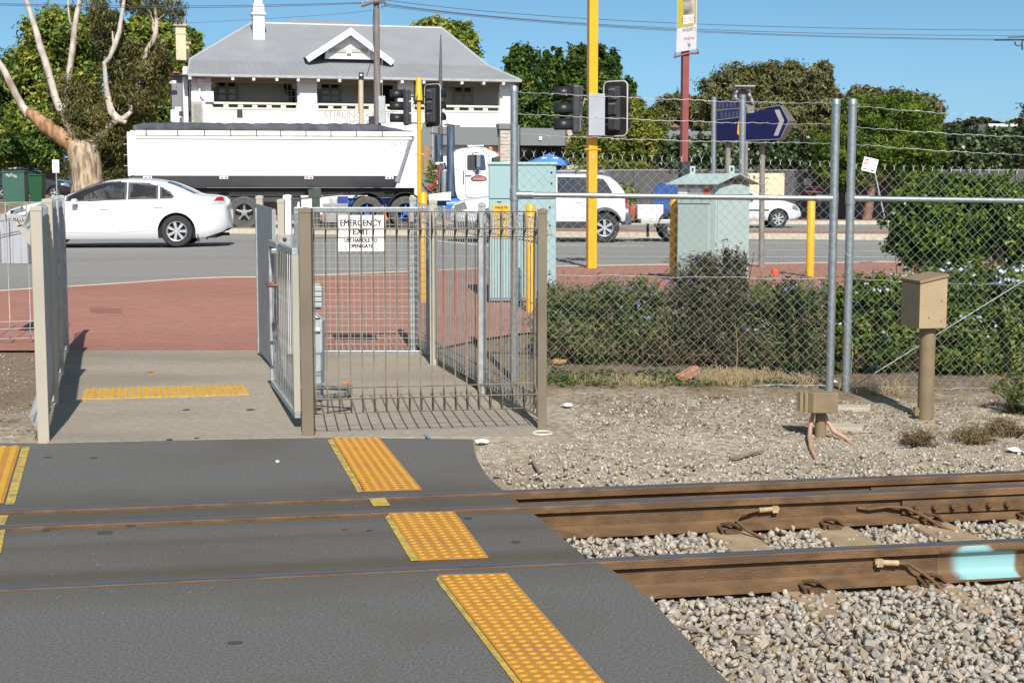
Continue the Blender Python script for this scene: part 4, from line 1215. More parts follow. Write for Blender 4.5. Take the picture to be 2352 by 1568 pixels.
sig_grey = M('signal_dark_grey', (0.04, 0.043, 0.047), 0.5, 0, 0.15, 10)
sig_edge = M('signal_board_edge', (0.5, 0.5, 0.48), 0.5)
lens_off = [M('red_lens_off', (0.10, 0.012, 0.012), 0.25), M('amber_lens_off', (0.14, 0.06, 0.01), 0.25), M('green_lens_off', (0.01, 0.08, 0.05), 0.25)]
def signal_head(label, c, ang, sz, board=True, edge=False, group='traffic signal heads'):
    """three-lamp head whose lamps face direction ang (0 = +X); sz = spacing of the lamps; c = centre"""
    root = thing('traffic_signal', label, 'traffic light', tuple(c), ang, group)
    w, h = sz * .95, sz * 3.05
    obj('housing', MB().box((-.01, 0, 0), (sz * .5, w * .92, h)), sig_grey, root, world=False, bevel=sz * .12)
    for k in (1, 0, -1):
        z = k * sz
        mb = MB().lathe([(sz * .445, sz * .2), (sz * .45, sz * 1.35)], c=(0, 0, z), axis='X', seg=16, a0=math.radians(-35), a1=math.radians(215))
        v = obj('visor', mb, black_plast, root, world=False, smooth=60)
        v.modifiers.new('thick', 'SOLIDIFY').thickness = .006
        obj('lens', MB().lathe([(sz * .38, 0), (sz * .3, sz * .05), (0, sz * .08)], c=(sz * .26, 0, z), axis='X', seg=18), lens_off[1 - k], root, world=False, smooth=60)
        obj('rear_cover', MB().box((-sz * .34, 0, z), (sz * .26, sz * .66, sz * .90)), sig_grey, root, world=False, bevel=sz * .07)
        obj('cover_hinge', MB().box((-sz * .475, 0, z + sz * .3), (sz * .03, sz * .5, sz * .05)), MATS['signal_board_edge'] if edge and k == 9 else galv_matt, root, world=False)
    if board:
        bw, bh, rr = sz * 1.9, sz * 3.75, sz * .35
        pl = []
        for cy_, cz_, a0 in ((bw / 2 - rr, bh / 2 - rr, 0), (-bw / 2 + rr, bh / 2 - rr, 90), (-bw / 2 + rr, -bh / 2 + rr, 180), (bw / 2 - rr, -bh / 2 + rr, 270)):
            for q in range(5):
                t = math.radians(a0 + 22.5 * q); pl.append((cy_ + rr * math.cos(t), cz_ + rr * math.sin(t)))
        obj('target_board', MB().prism(pl, lambda a, b: (.005, a, b), lambda a, b: (.013, a, b)), black_plast, root, world=False)
        if edge:
            n = len(pl)
            mb = MB().tube([(.009, *p) for p in pl] + [(.009, *pl[0])], .013, 6, False)
            obj('board_edge', mb, sig_edge, root, world=False, smooth=60)
    return root
# big square mast at the kerb
bm_ = ong(1358, 616)
root = thing('signal_mast', 'thick square yellow traffic signal mast at the kerb', 'signal pole', tuple(bm_), math.radians(14))
obj('mast', MB().box((0, 0, 3.6), (.145, .145, 7.4)), yellow, root, world=False, bevel=.008)
for z in (at(1358, 343, bm_.y).z, at(1362, 178, bm_.y).z - .35):
    obj('strap_band', MB().box((0, 0, z - bm_.z), (.172, .172, .022)).box((-.10, -.05, z - bm_.z), (.07, .018, .018)).box((.10, -.05, z - bm_.z), (.07, .018, .018)), yellow, root, world=False)
db_ = bm_.y - .16
p0, p1 = at(1350, 312, db_), at(1388, 216, db_)
bx = thing('control_box', 'plain grey control box strapped to the square yellow mast', 'control box', tuple((p0 + p1) / 2), math.radians(6))
obj('door', MB().box((0, -.07, 0), (p1.x - p0.x, .02, p1.z - p0.z)), M('grey_box_paint', (0.36, 0.38, 0.42), 0.5, 0.05, .05, 5), bx, world=False, bevel=.004)
obj('housing', MB().box((0, .02, 0), (p1.x - p0.x - .02, .16, p1.z - p0.z - .02)), galv_matt, bx, world=False, bevel=.004)
signal_head('black signal head facing left on the square yellow mast', at(1322, 252, bm_.y - .12), math.radians(180), .25, board=False)
signal_head('black signal head with light edged board seen from behind, right of the square mast', at(1413, 250, bm_.y + .1), math.radians(55), .23, True, True)
mb = MB()
for z in (.22, -.25):
    c = at(1340, 252, bm_.y - .05); mb.tube([c + Vector((-.02, 0, z)), c + Vector((.16, .02, z))], .014, 8)
    c = at(1385, 250, bm_.y); mb.tube([c + Vector((-.08, 0, z)), c + Vector((.12, .05, z))], .014, 8)
obj('signal_bracket', mb, black_plast, root, smooth=60)
mb = MB().tube([at(1343, 225, bm_.y - .05), at(1338, 250, bm_.y - .12), at(1333, 285, bm_.y - .12), at(1322, 290, bm_.y - .1)], .008, 6).tube([at(1331, 262, bm_.y - .2), at(1331, 302, bm_.y - .2)], .02, 6)
obj('signal_cable', mb, M('pale_cable', (.3, .29, .26), .6), root, smooth=60)
# thin round post on the median
bt = Vector((at(964, 540, 41.6).x, 41.6, ZR + .14))
root = thing('signal_post', 'slim round yellow signal post with a tapered cap, before the truck', 'signal pole', tuple(bt))
zt_ = at(964, 180, 41.6).z - bt.z
obj('pipe', MB().lathe([(.062, -.1), (.058, zt_ - .6)], seg=16), yellow, root, world=False, smooth=50)
obj('cap', MB().lathe([(.115, zt_ - .62), (.115, zt_ - .58), (.108, zt_ - .57), (.075, zt_), (.06, zt_ + .02), (0, zt_ + .025)], seg=16), yellow, root, world=False, smooth=40)
for yp in (283, 354):
    z = at(964, yp, 41.6).z - bt.z
    obj('strap_band', MB().lathe([(.07, z - .02), (.07, z + .02)], seg=16).box((-.10, -.03, z), (.08, .03, .03)).box((.10, -.03, z), (.08, .03, .03)), yellow, root, world=False)
signal_head('signal head with hooded lamps facing left on the slim yellow post', at(932, 246, 41.5), math.radians(184), .335, True)
signal_head('signal head seen from the back, right of the slim yellow post', at(993, 243, 41.7), math.radians(50), .32, True, True)
mb = MB()
zq = at(964, 215, 41.6)
for yy_ in (222, 283):
    mb.tube([at(938, yy_, 41.5), at(964, yy_, 41.6), at(990, yy_, 41.7)], .022, 6)
mb.tube([at(947, 212, 41.4), at(950, 232, 41.4), at(955, 245, 41.4), at(951, 250, 41.4), at(947, 244, 41.4), at(953, 232, 41.4), at(961, 218, 41.5)], .011, 5)
obj('signal_bracket', mb, sig_grey, root, smooth=60)

pale_g = M('pale_green_paint', (0.29, 0.43, 0.435), 0.5, 0, 0.03, 3, col3=(0.265, 0.40, 0.405), scale3=1.5, amt3=.5)
pale_g2 = M('cabinet_sage_paint', (0.36, 0.46, 0.435), 0.5, 0, 0.03, 3, col3=(0.33, 0.42, 0.39), scale3=1.2, amt3=.5)
# tall cabinet
cb = ong(1205, 696)
yc = cb.y
root = thing('signal_cabinet', 'tall pale green roadside cabinet with a yellow FAULTS notice', 'cabinet', tuple(cb))
xa, xb = at(1122, 600, yc).x, at(1277, 600, yc).x
ztop = at(1200, 379, yc).z
obj('body', MB().bb(xa, xb, yc, yc + .45, cb.z + .03, ztop), pale_g, root, bevel=.008)
obj('plinth', MB().bb(xa + .02, xb - .02, yc + .01, yc + .44, cb.z - .1, cb.z + .03), dark_gap, root)
zs_ = at(1200, 457, yc).z
obj('door', MB().bb(xa + .012, xb - .012, yc - .016, yc, cb.z + .06, zs_ - .006), pale_g, root, bevel=.004)
obj('door', MB().bb(xa + .012, xb - .012, yc - .016, yc, zs_ + .006, ztop - .012), pale_g, root, bevel=.004)
obj('roof', MB().bb(xa - .015, xb + .015, yc - .03, yc + .48, ztop + .002, ztop + .034), M('cabinet_roof_paint', (0.30, 0.50, 0.49), 0.45, 0, 0.03, 3), root, bevel=.006)
for xx, yy_ in ((1267, 396), (1267, 421), (1263, 476), (1263, 518)):
    obj('hinge_bolt', MB().lathe([(0, -.012), (.011, -.01), (.012, .002)], c=tuple(at(xx, yy_, yc - .016)), axis='Y', seg=8), dark_gap, root)
obj('handle', MB().box(at(1147, 462, yc - .025), (.05, .018, .012)), galv_matt, root, bevel=.003)
fy = yc - .022
p0, p1 = at(1132, 547, fy), at(1171, 470, fy)
sg = thing('faults_notice', 'yellow FAULTS notice on the tall pale green cabinet', 'sign', tuple((p0 + p1) / 2))
obj('plate', MB().box((0, 0, 0), (p1.x - p0.x, .005, p1.z - p0.z)), M('notice_yellow', (0.72, 0.42, 0.01), 0.5, 0, .03, 5), sg, world=False)
obj('dividing_line', MB().box((0, -.0035, .165), (p1.x - p0.x, .003, .006)), pale_g, sg, world=False)
hz = (p1.z - p0.z) / 2
text('lettering', 'FAULTS', .042, blk, sg, (0, -.005, hz - .035), FACE_CAM, world=False, bold=.0012)
text('lettering', '24 HRS', .042, blk, sg, (0, -.005, .02), FACE_CAM, world=False, bold=.0012)
obj('emblem', MB().tube([(0, -.005, hz - .068), (.017, -.005, hz - .085), (0, -.005, hz - .102), (-.017, -.005, hz - .085), (0, -.005, hz - .068)], .004, 5), blk, sg, world=False)

# roofed cabinet standing corner-on
cc = ong(1642, 655)
root = thing('roofed_cabinet', 'pale green roadside cabinet with a pitched metal roof and lifting lugs', 'cabinet', tuple(cc))
aR = math.radians(40); aL = math.radians(141)
dR, dL = Vector((math.cos(aR), math.sin(aR), 0)), Vector((math.cos(aL), math.sin(aL), 0))
yk = cc.y
lR = (at(1722, 500, yk + .4).x - cc.x) / math.cos(aR); lL = (cc.x - at(1556, 500, yk + .35).x) / abs(math.cos(aL))
ztop = at(1642, 424, yk).z
B4 = [cc, cc + dR * lR, cc + dR * lR + dL * lL, cc + dL * lL]
H = ztop - cc.z
obj('body', MB().add([p - Vector((0, 0, .1)) for p in B4] + [p + Vector((0, 0, H)) for p in B4], [(0, 1, 2, 3), (4, 5, 6, 7), (0, 1, 5, 4), (1, 2, 6, 5), (2, 3, 7, 6), (3, 0, 4, 7)]), pale_g2, root, bevel=.008)
nL, nR = Vector((dL.y, -dL.x, 0)) * -1, Vector((dR.y, -dR.x, 0))
if nL.y > 0: nL = -nL
def panel(a, d, L_, n_, z0, z1, th=.018):
    q = [a + n_ * .0005 + d * .0, a + d * L_]
    vs = [q[0] + Vector((0, 0, z0)), q[1] + Vector((0, 0, z0)), q[1] + Vector((0, 0, z1)), q[0] + Vector((0, 0, z1))]
    return MB().add(vs + [v + n_ * th for v in vs], [(0, 1, 2, 3), (4, 5, 6, 7), (0, 1, 5, 4), (1, 2, 6, 5), (2, 3, 7, 6), (3, 0, 4, 7)])
obj('door', panel(cc + dR * .02, dR, lR - .04, nR, .03, H - .03), pale_g2, root, bevel=.004)
obj('door', panel(cc + dL * .10, dL, lL - .12, nL, .03, H - .27), pale_g2, root, bevel=.004)
obj('fascia_panel', panel(cc + dL * .08, dL, lL - .09, nL, H - .25, H - .02), pale_g2, root, bevel=.004)
for f, w_, m_ in ((.84, .15, white_paint), (.50, .17, white_paint), (.20, .12, M('red_notice', (.5, .09, .07), .5))):
    a_ = cc + dL * (lL * f - w_ / 2) + nL * .022
    hh = .05 if m_ is not white_paint else (.085 if f > .8 else .05)
    obj('notice', panel(a_, dL, w_, nL, H - .05 - hh - (.02 if f < .3 else 0), H - .05, .003), m_, root)
obj('notice', panel(cc + dL * (lL * .2 - .055) + nL * .022, dL, .11, nL, H - .17, H - .125, .003), white_paint, root)
ro = .10
E = [cc - dR * ro - dL * ro, cc + dR * (lR + ro) - dL * ro, cc + dR * (lR + ro) + dL * (lL + ro), cc - dR * ro + dL * (lL + ro)]
# ridge runs along dL so that the gable looks right
r0 = (E[0] + E[1]) / 2 + Vector((0, 0, H + .15)); r1 = (E[3] + E[2]) / 2 + Vector((0, 0, H + .15))
Eb = [p + Vector((0, 0, H + .012)) for p in E]
obj('roof', MB().add([Eb[0], Eb[1], Eb[2], Eb[3], r0, r1] + [v - Vector((0, 0, .012)) for v in (Eb[0], Eb[1], Eb[2], Eb[3], r0, r1)],
    [(0, 4, 5, 3), (4, 1, 2, 5), (6, 9, 11, 10), (10, 11, 8, 7), (0, 6, 10, 4), (4, 10, 7, 1), (3, 5, 11, 9), (5, 2, 8, 11), (0, 3, 9, 6), (1, 7, 8, 2)]), pale_g2, root)
for f in (.16, .92):
    c = r0.lerp(r1, f)
    ring = MB()
    ring.box(c + Vector((0, 0, .045)), (.075, .012, .115))
    lg = obj('lifting_lug', ring, pale_g2, root, bevel=.004)
    obj('eye_hole', MB().box(c + Vector((0, -.008, .055)), (.026, .004, .045)), dark_gap, lg, bevel=.001)

# galvanised posts and the blue sign
def pole(name, label, cat, x, ytop, d, zbase, r, mat, grp=None, xb=None, seg=14):
    a, b = at(x if xb is None else xb, HOR, d), at(x, ytop, d)
    root = thing(name, label, cat, (a.x, d, zbase), 0, grp)
    obj('pipe', MB().tube([(a.x, d, zbase - .2), (b.x, d, b.z)], r, seg), mat, root, smooth=50)
    obj('cap', MB().lathe([(r + .004, -.04), (r + .004, .0), (r * .6, .012), (0, .015)], c=(b.x, d, b.z), seg=seg), mat, root, smooth=50)
    return root
pole('steel_pole', 'slimmer galvanised pole at the left edge of the blue sign', 'pole', 1640, 224, 22.6, .35, .038, galv)
pole('steel_pole', 'thicker galvanised pole standing in front of the blue sign', 'pole', 1706, 219, 22.0, .35, .05, galv)
bd_ = 23.4
root = thing('direction_sign', 'dark blue arrow sign with an orange figure, pointing right', 'sign', (at(1720, 500, bd_).x, bd_, .35))
navy = M('sign_navy', (0.008, 0.011, 0.052), 0.85, 0, 0.08, 5, spec=.12)
navy2 = M('sign_navy_panel', (0.02, 0.024, 0.065), 0.85, 0, 0.3, 30, spec=.12)
def bs(x, y, off=0.0): return at(x, y, bd_ + (1715 - x) * .0016 - off)
def plate(pts, off0, off1):
    n = len(pts)
    A_ = [bs(x, y, off0) for x, y in pts]; B_ = [bs(x, y, off1) for x, y in pts]
    return MB().add(A_ + B_, [tuple(range(n)), tuple(reversed(range(n, 2 * n)))] + [(i, n + i, n + (i + 1) % n, (i + 1) % n) for i in range(n)])
obj('lower_board', plate([(1641, 278), (1700, 268), (1788, 242), (1792, 242), (1811, 278), (1792, 319), (1786, 320), (1641, 326)], 0, -.03), navy, root)
obj('upper_board', plate([(1643, 233), (1700, 230), (1700, 249), (1643, 253)], .0, -.02), navy2, root)
obj('middle_board', plate([(1643, 256), (1700, 251), (1700, 268), (1643, 276)], .0, -.02), navy2, root)
light_e = M('sign_edge_white', (0.20, 0.20, 0.24), 0.5)
for a, b in (((1641, 326), (1786, 320.5)), ((1786, 320.5), (1793, 319)), ((1793, 319), (1811, 278)), ((1811, 278), (1792, 242.5)), ((1792, 242.5), (1704, 256)), ((1643, 253.5), (1700, 249.5)), ((1643, 277), (1700, 269.5))):
    obj('border_line', MB().tube([bs(*a, .004), bs(*b, .004)], .007, 4), light_e, root)
chev = [(1779, 253), (1790, 252), (1801, 277), (1787, 312), (1777, 312), (1790, 279)]
obj('chevron', plate(chev, .006, .001), M('chevron_grey', (0.26, 0.26, 0.26), 0.5), root)
obj('orange_figure', plate([(1697, 277), (1702, 272), (1705, 290), (1704, 312), (1698, 313), (1693, 306), (1694, 290)], .006, .001), M('sign_orange', (0.58, 0.30, 0.01), 0.5), root)
ghost = M('faint_lettering', (0.036, 0.042, 0.09), 0.8)
for (xx, y0_, y1_) in ((1650, 237, 249), (1658, 237, 249), (1667, 236, 248), (1676, 236, 248), (1685, 235, 247), (1655, 258, 272), (1664, 258, 271), (1673, 257, 270), (1682, 256, 269), (1690, 256, 268)):
    obj('letter', plate([(xx, y0_), (xx + 5, y0_), (xx + 5, y1_), (xx, y1_)], .004, .001), ghost, root)
obj('rear_frame', MB().add([bs(1792, 243, -.03), bs(1811, 278, -.03), bs(1792, 319, -.03), bs(1803, 322, -.25), bs(1828, 278, -.25), bs(1803, 244, -.25)], [(0, 1, 4, 5), (1, 2, 3, 4)]), M('sign_back', (0.17, 0.155, 0.14), 0.6, .2), root)
pm = M('weathered_pole', (0.23, 0.21, 0.19), 0.7, 0.1, 0.15, 9)
for xx in (1672, 1751):
    a, b = at(xx, 322, bd_ + .2), at(xx - 2, 600, bd_ + .2)
    obj('support_pole', MB().tube([(b.x, bd_ + .2, .2), (a.x, bd_ + .2, a.z + .3)], .045, 12), pm, root, smooth=50)
# curved steel canopy behind the sign
yd = 24.6
root = thing('curved_steel_lamp', 'grey curved steel lamp head with a flat lid above the blue sign', 'lamp', (at(1712, 500, yd).x, yd, .35))
arc = [at(1692, 232, yd), at(1690, 218, yd), at(1695, 208, yd), at(1703, 204, yd), at(1712, 206, yd), at(1720, 214, yd), at(1726, 226, yd), at(1731, 241, yd)]
mb = MB()
for a, b in zip(arc, arc[1:]):
    o1, o2 = Vector((0, .22, 0)), Vector((0, -.10, 0))
    mb.quad(a + o2, b + o2, b + o1, a + o1)
hd = obj('curved_shell', mb, galv_matt, root, smooth=60); hd.modifiers.new('thick', 'SOLIDIFY').thickness = .035
n = len(arc)
obj('side_plate', MB().add([p + Vector((0, .05, 0)) for p in arc], [tuple(range(n))]), M('lamp_dark_side', (.20, .19, .18), .6), root).modifiers.new('thick', 'SOLIDIFY').thickness = .02
obj('lid', MB().box(at(1708, 199.5, yd), (.34, .34, .02)), galv_matt, root, bevel=.004)
obj('stem', MB().tube([(at(1712, 500, yd).x, yd, .2), at(1712, 240, yd)], .05, 10).box(at(1722, 252, yd), (.12, .2, .12)), pm, root)

# red banner pole
yb_ = 39.6
root = thing('banner_pole', 'brick red square pole with a dark base carrying a street banner', 'pole', (at(1573, 500, yb_).x, yb_, ZR + .14))
redp = M('brick_red_paint', (0.25, 0.065, 0.055), 0.5, 0, .06, 4)
a, b = at(1573, 372, yb_), at(1574.5, -120, yb_)
obj('shaft', MB().box(((a.x + b.x) / 2, yb_, (a.z + b.z) / 2), (.175, .175, b.z - a.z), math.radians(15)), redp, root, bevel=.006)
obj('base_sleeve', MB().box((a.x - .01, yb_, (a.z + ZR) / 2), (.27, .27, a.z - ZR + .02), math.radians(15)), M('dark_sleeve', (.03, .03, .033), .6), root, bevel=.01)
obj('banner_arm', MB().tube([at(1548, 132, yb_ - .12), at(1575, 124, yb_ - .12), at(1605, 122, yb_ - .05)], .028, 8), redp, root, smooth=50)
obj('tie', MB().tube([at(1548, 132, yb_ - .14), at(1553, 119, yb_ - .14)], .01, 5).tube([at(1601, 112, yb_ - .14), at(1604, 122, yb_ - .1)], .01, 5), sig_grey, root)
root = thing('street_banner', 'pale street banner with a picture and printed words on the red pole', 'banner', tuple(at(1577, 60, yb_ - .15)))
yq = yb_ - .15
def bp(x, y, o=0): return at(x, y, yq - o)
def flat(pts, o, th=.006):
    A_ = [bp(x, y, o) for x, y in pts]; n = len(A_)
    return MB().add(A_ + [p + Vector((0, th, 0)) for p in A_], [tuple(range(n)), tuple(reversed(range(n, 2 * n)))] + [(i, n + i, n + (i + 1) % n, (i + 1) % n) for i in range(n)])
obj('cloth', flat([(1555.5, -110), (1601, -110), (1601, 0), (1599.5, 113), (1577, 117), (1553, 121), (1555, 60)], 0), M('banner_cloth', (.48, .48, .50), .7, 0, .04, 6), root)
obj('yellow_border', flat([(1556.5, -100), (1570, -100), (1568.5, 62), (1556, 66)], .008), M('banner_yellow', (.36, .31, .02), .6, 0, .05, 6), root)
obj('yellow_border', flat([(1594.5, -100), (1599.5, -100), (1599, 54), (1594.5, 56)], .008), MATS['banner_yellow'], root)
obj('photo_print', flat([(1569.5, -20), (1593, -20), (1593, 32), (1569.5, 35)], .010), M('banner_photo', (.12, .13, .12), .6, 0, .5, 4, col2=(.42, .36, .33), col3=(.32, .12, .08), scale3=2.2, amt3=.8), root)
obj('white_panel', flat([(1569, 37), (1593.5, 34), (1593.5, 52), (1569, 56)], .010), white_paint, root)
obj('yellow_stripe', flat([(1569, 57.5), (1593.5, 53.5), (1593.5, 59), (1569, 62.5)], .010), MATS['banner_yellow'], root)
redt = M('banner_red_text', (.42, .03, .05), .6)
for body, x, y, s_, m_ in (('ESCENT', 1581.5, 46, .155, redt), ('AUGUST 2', 1583, 68, .125, M('banner_grey_text', (.2, .2, .22), .6)), ('wa.gov.au', 1583, 87, .115, M('banner_orange_text', (.55, .17, .04), .6))):
    text('lettering', body, s_, m_, root, bp(x, y, .016), Matrix.Rotation(math.radians(4), 3, 'Y').inverted() @ FACE_CAM, sx=.62)
mb = MB().tube([bp(1583, 112, .014), bp(1583, 98, .014)], .006, 4)
for dx, dy in ((-4, -4), (4, -4), (-3, 2), (3, 2)): mb.tube([bp(1583, 104, .014), bp(1583 + dx, 104 + dy, .014)], .005, 4)
obj('plant_emblem', mb, MATS['banner_grey_text'], root)

# utility pole, masts and wires
wood = M('weathered_wood', (0.19, 0.165, 0.15), 0.85, 0, .25, 5, .2, 30, stretch=(4, 4, .3))
yu = 58.0
up = Vector((at(866, 500, yu).x, yu, .45))
root = thing('utility_pole', 'weathered timber power pole in front of the hotel roof', 'power pole', tuple(up))
obj('pole', MB().tube([up - Vector((0, 0, .5)), at(867, 285, yu), at(865.5, 120, yu), at(864, -40, yu)], [.16, .145, .125, .105], 14), wood, root, smooth=50)
obj('crossarm', MB().tube([at(830, 14, yu - .1), at(862, 4, yu - .2), at(884, 0, yu - .1)], .07, 6), wood, root)
ins = None
for x, y in ((833, 11), (845, 8), (874, -2), (882, 2)):
    m_ = MB().lathe([(.04, -.08), (.055, -.05), (.03, -.02), (.05, .01), (.03, .05), (0, .06)], seg=10)
    if ins is None: ins = obj('insulator', m_, galv_matt, root, world=False, smooth=40); ins.location = at(x, y - 4, yu - .1) - up
    else: inst(ins, root, at(x, y - 4, yu - .1) - up)
obj('cable_loop', MB().tube([at(867, 10, yu - .2), at(876, 8, yu - .25), at(886, 6, yu - .2), at(884, 16, yu - .2), at(878, 14, yu - .2), at(876, 20, yu - .2)], .02, 5).tube([at(858, 22, yu - .2), at(856.5, 60, yu - .15), at(858, 100, yu - .15), at(850, 150, yu - .1), at(842, 175, yu + .5)], .012, 5), sig_grey, root, smooth=60)
obj('meter_box', MB().bb(at(871, 250, yu).x, at(886, 250, yu).x, yu - .35, yu - .13, at(877, 284, yu).z, at(877, 222, yu).z), M('meter_box_paint', (.40, .45, .46), .5), root, bevel=.01)
obj('low_box', MB().bb(at(848, 250, yu).x, at(860, 250, yu).x, yu - .3, yu - .1, at(850, 286, yu).z, at(850, 268, yu).z), M('dark_sleeve', (.03, .03, .033), .6), root, bevel=.01)
obj('earth_rod', MB().tube([at(878, 222, yu - .2), at(877, 20, yu - .2)], .012, 5), galv_matt, root)
wm = M('power_line', (.10, .10, .11), .6)
def wire(label, pts, r=.014, sub=16):
    P_ = [Vector(p) for p in pts]
    if len(P_) == 3:
        q = []
        for i in range(sub + 1):
            t = i / sub
            q.append(P_[0] * (1 - t) * (1 - 2 * t) + P_[1] * 4 * t * (1 - t) + P_[2] * t * (2 * t - 1))
        P_ = q
    o = obj('power_line', MB().tube(P_, r, 4), wm)
    return tag(o, label, 'power line', 'overhead power lines')
yr = 74.0
wire('topmost power line running right from the timber pole', [at(880, 0, yu), at(1560, 54, 66), at(2420, 70, yr)], .012)
wire('middle power line of the bundle to the right of the timber pole', [at(882, 9, yu), at(1560, 66, 66), at(2420, 83, yr)], .012)
wire('lower power line of the bundle to the right of the timber pole', [at(882, 12, yu), at(1560, 69.5, 66), at(2330, 91, yr)], .012)
wire('lowest power line of the bundle to the right of the timber pole', [at(882, 15, yu), at(1560, 72, 66), at(2325, 93, yr)], .009)
wire('upper power line running left from the timber pole', [at(840, 6, yu), at(420, 14, 52), at(-60, 7, 46)], .010)
wire('lower power line running left from the timber pole', [at(838, 8, yu), at(420, 18, 52), at(-60, 10, 46)], .010)
wire('slack service wire from the timber pole towards the left chimney', [at(860, 20, yu), at(700, 38, 60), at(180, 66, 64)], .007)
# crossarm coming in at the right edge
root = thing('pole_top', 'dark crossarm and fittings of a power pole at the right edge', 'power pole', tuple(at(2352, 92, yr)))
obj('crossarm', MB().tube([at(2284, 92, yr), at(2420, 91, yr)], .05, 6).tube([at(2315, 86, yr), at(2420, 84, yr)], .03, 6), sig_grey, root)
obj('bracket', MB().tube([at(2331, 96, yr), at(2332, 103, yr), at(2338, 106, yr), at(2346, 104, yr), at(2349, 92, yr)], .035, 6).tube([at(2347, 100, yr), at(2348, 115, yr)], .04, 6), sig_grey, root, smooth=50)
obj('pole', MB().tube([(at(2372, 90, yr).x, yr, .0), at(2372, 40, yr)], .15, 10), wood, root)
# slender black mast and short pole
ym = 54.5
a, b = at(1011, 486, ym), at(1012.5, 80, ym)
root = thing('tapered_mast', 'slender dark tapered mast in front of the hotel', 'mast', (a.x, ym, ZR + .13))
obj('mast', MB().tube([(a.x, ym, ZR), at(1011.5, 290, ym), at(1011.5, 205, ym), b], [.10, .085, .08, .022], 10), M('dark_steel', (.12, .125, .135), .5, .2), root, smooth=50)
obj('bracket', MB().tube([at(1002, 215, ym - .05), at(1011, 215, ym)], .03, 6).tube([at(1002, 243, ym - .05), at(1011, 243, ym)], .03, 6).box(at(1011, 240, ym - .1), (.09, .06, .16)), galv, root)
yp = 56.5
a, b = at(829.5, 285, yp), at(829, 184, yp)
root = thing('short_pole', 'cream pole with a dark cap box against the hotel balcony', 'pole', (a.x, yp, ZR + .13))
obj('shaft', MB().tube([(a.x, yp, ZR), b], .095, 10), M('cream_pole', (.52, .44, .33), .6, 0, .06, 5), root, smooth=50)
obj('cap_box', MB().bb(at(824.5, 180, yp).x, at(835, 180, yp).x, yp - .1, yp + .1, at(829, 184, yp).z, at(829, 167, yp).z), black_plast, root, bevel=.015)
obj('white_label', MB().box(at(829.5, 172.5, yp - .105), (.09, .008, .06)), white_paint, root)
obj('side_cable', MB().tube([at(824, 186, yp - .1), at(823.5, 256, yp - .1)], .012, 5), M('orange_cable', (.4, .24, .12), .6), root)

# ------------------------------------------------------------------ boundary wall with its signs
yw = 52.9 + 3.4
wallm = M('grey_rendered_wall', (0.085, 0.083, 0.084), 0.85, 0, .06, 2)
root = thing('boundary_wall', 'low grey rendered wall under the ivy along the far footpath', 'wall', (8, yw, ZR + .13))
def wx(x): return at(x, 450, yw).x
obj('wall_face', MB().bb(wx(1288), wx(2440), yw, yw + .22, .2, at(1700, 393, yw).z), wallm, root)
obj('coping', MB().bb(wx(1288), wx(2440), yw - .03, yw + .25, at(1700, 393, yw).z + .003, at(1700, 389, yw).z), M('wall_coping', (.20, .19, .18), .8), root)
for xx in (1455, 1655, 1880, 2105, 2330):
    obj('wall_pier', MB().bb(wx(xx), wx(xx) + .4, yw - .06, yw - .003, .2, at(1700, 392, yw).z), wallm, root)
def wall_board(label, x0, x1, y0, y1, name, mat, d=None):
    d = yw - .10 if d is None else d
    p, q = at(x0, y1, d), at(x1, y0, d)
    r_ = thing(name, label, 'sign', tuple((p + q) / 2))
    obj('board', MB().box((0, 0, 0), (q.x - p.x, .04, q.z - p.z)), mat, r_, world=False, bevel=.006)
    return r_, (q.x - p.x), (q.z - p.z)
cream_b = M('cream_board', (.66, .58, .40), .6, 0, .03, 4)
sg, w_, h_ = wall_board('cream notice board advertising functions and restaurants behind the white hatchback', 1706, 1802, 398, 473, 'notice_board', cream_b)
brn = M('board_brown_text', (.12, .08, .05), .6)
for body, dx, dz, s_ in (('BARS  FUNCTIONS', -.1, -.37, .20), ('RESTAURANTS', -.1, -.62, .20)):
    text('lettering', body, s_ * 1.0, brn, sg, (dx, -.024, dz * h_ / 1.3 + .0), FACE_CAM, world=False, sx=.82)
obj('emblem', MB().tube([(-.18, -.024, .30), (-.02, -.024, .05), (.14, -.024, .30)], .012, 4).tube([(-.26, -.024, .42), (-.12, -.024, .46)], .016, 4).tube([(.05, -.024, .46), (.2, -.024, .42)], .016, 4).tube([(-.08, -.024, .0), (.02, -.024, -.12), (.14, -.024, .02)], .012, 4), brn, sg, world=False)
sg, w_, h_ = wall_board('red and black poster board beside the lone yellow bollard', 1845, 1890, 405, 478, 'poster_board', M('poster_dark', (.045, .03, .03), .5, 0, .3, 4))
obj('white_print', MB().box((-.22, -.025, .40), (.30, .006, .26)), M('poster_white', (.45, .45, .45), .6), sg, world=False)
obj('red_print', MB().box((.0, -.025, .09), (.66, .006, .30)), M('poster_red', (.26, .045, .04), .5, 0, .3, 5), sg, world=False)
obj('blue_print', MB().box((.0, -.0295, .21), (.66, .004, .05)), M('poster_blue', (.25, .32, .45), .5), sg, world=False)
obj('white_stripe', MB().box((0, -.0295, .02), (.62, .004, .035), 0, 0, math.radians(4)), white_paint, sg, world=False)
obj('faces_print', MB().box((.17, -.025, -.30), (.32, .006, .30)), M('poster_faces', (.2, .11, .07), .6, 0, .6, 9, col2=(.55, .42, .33)), sg, world=False)
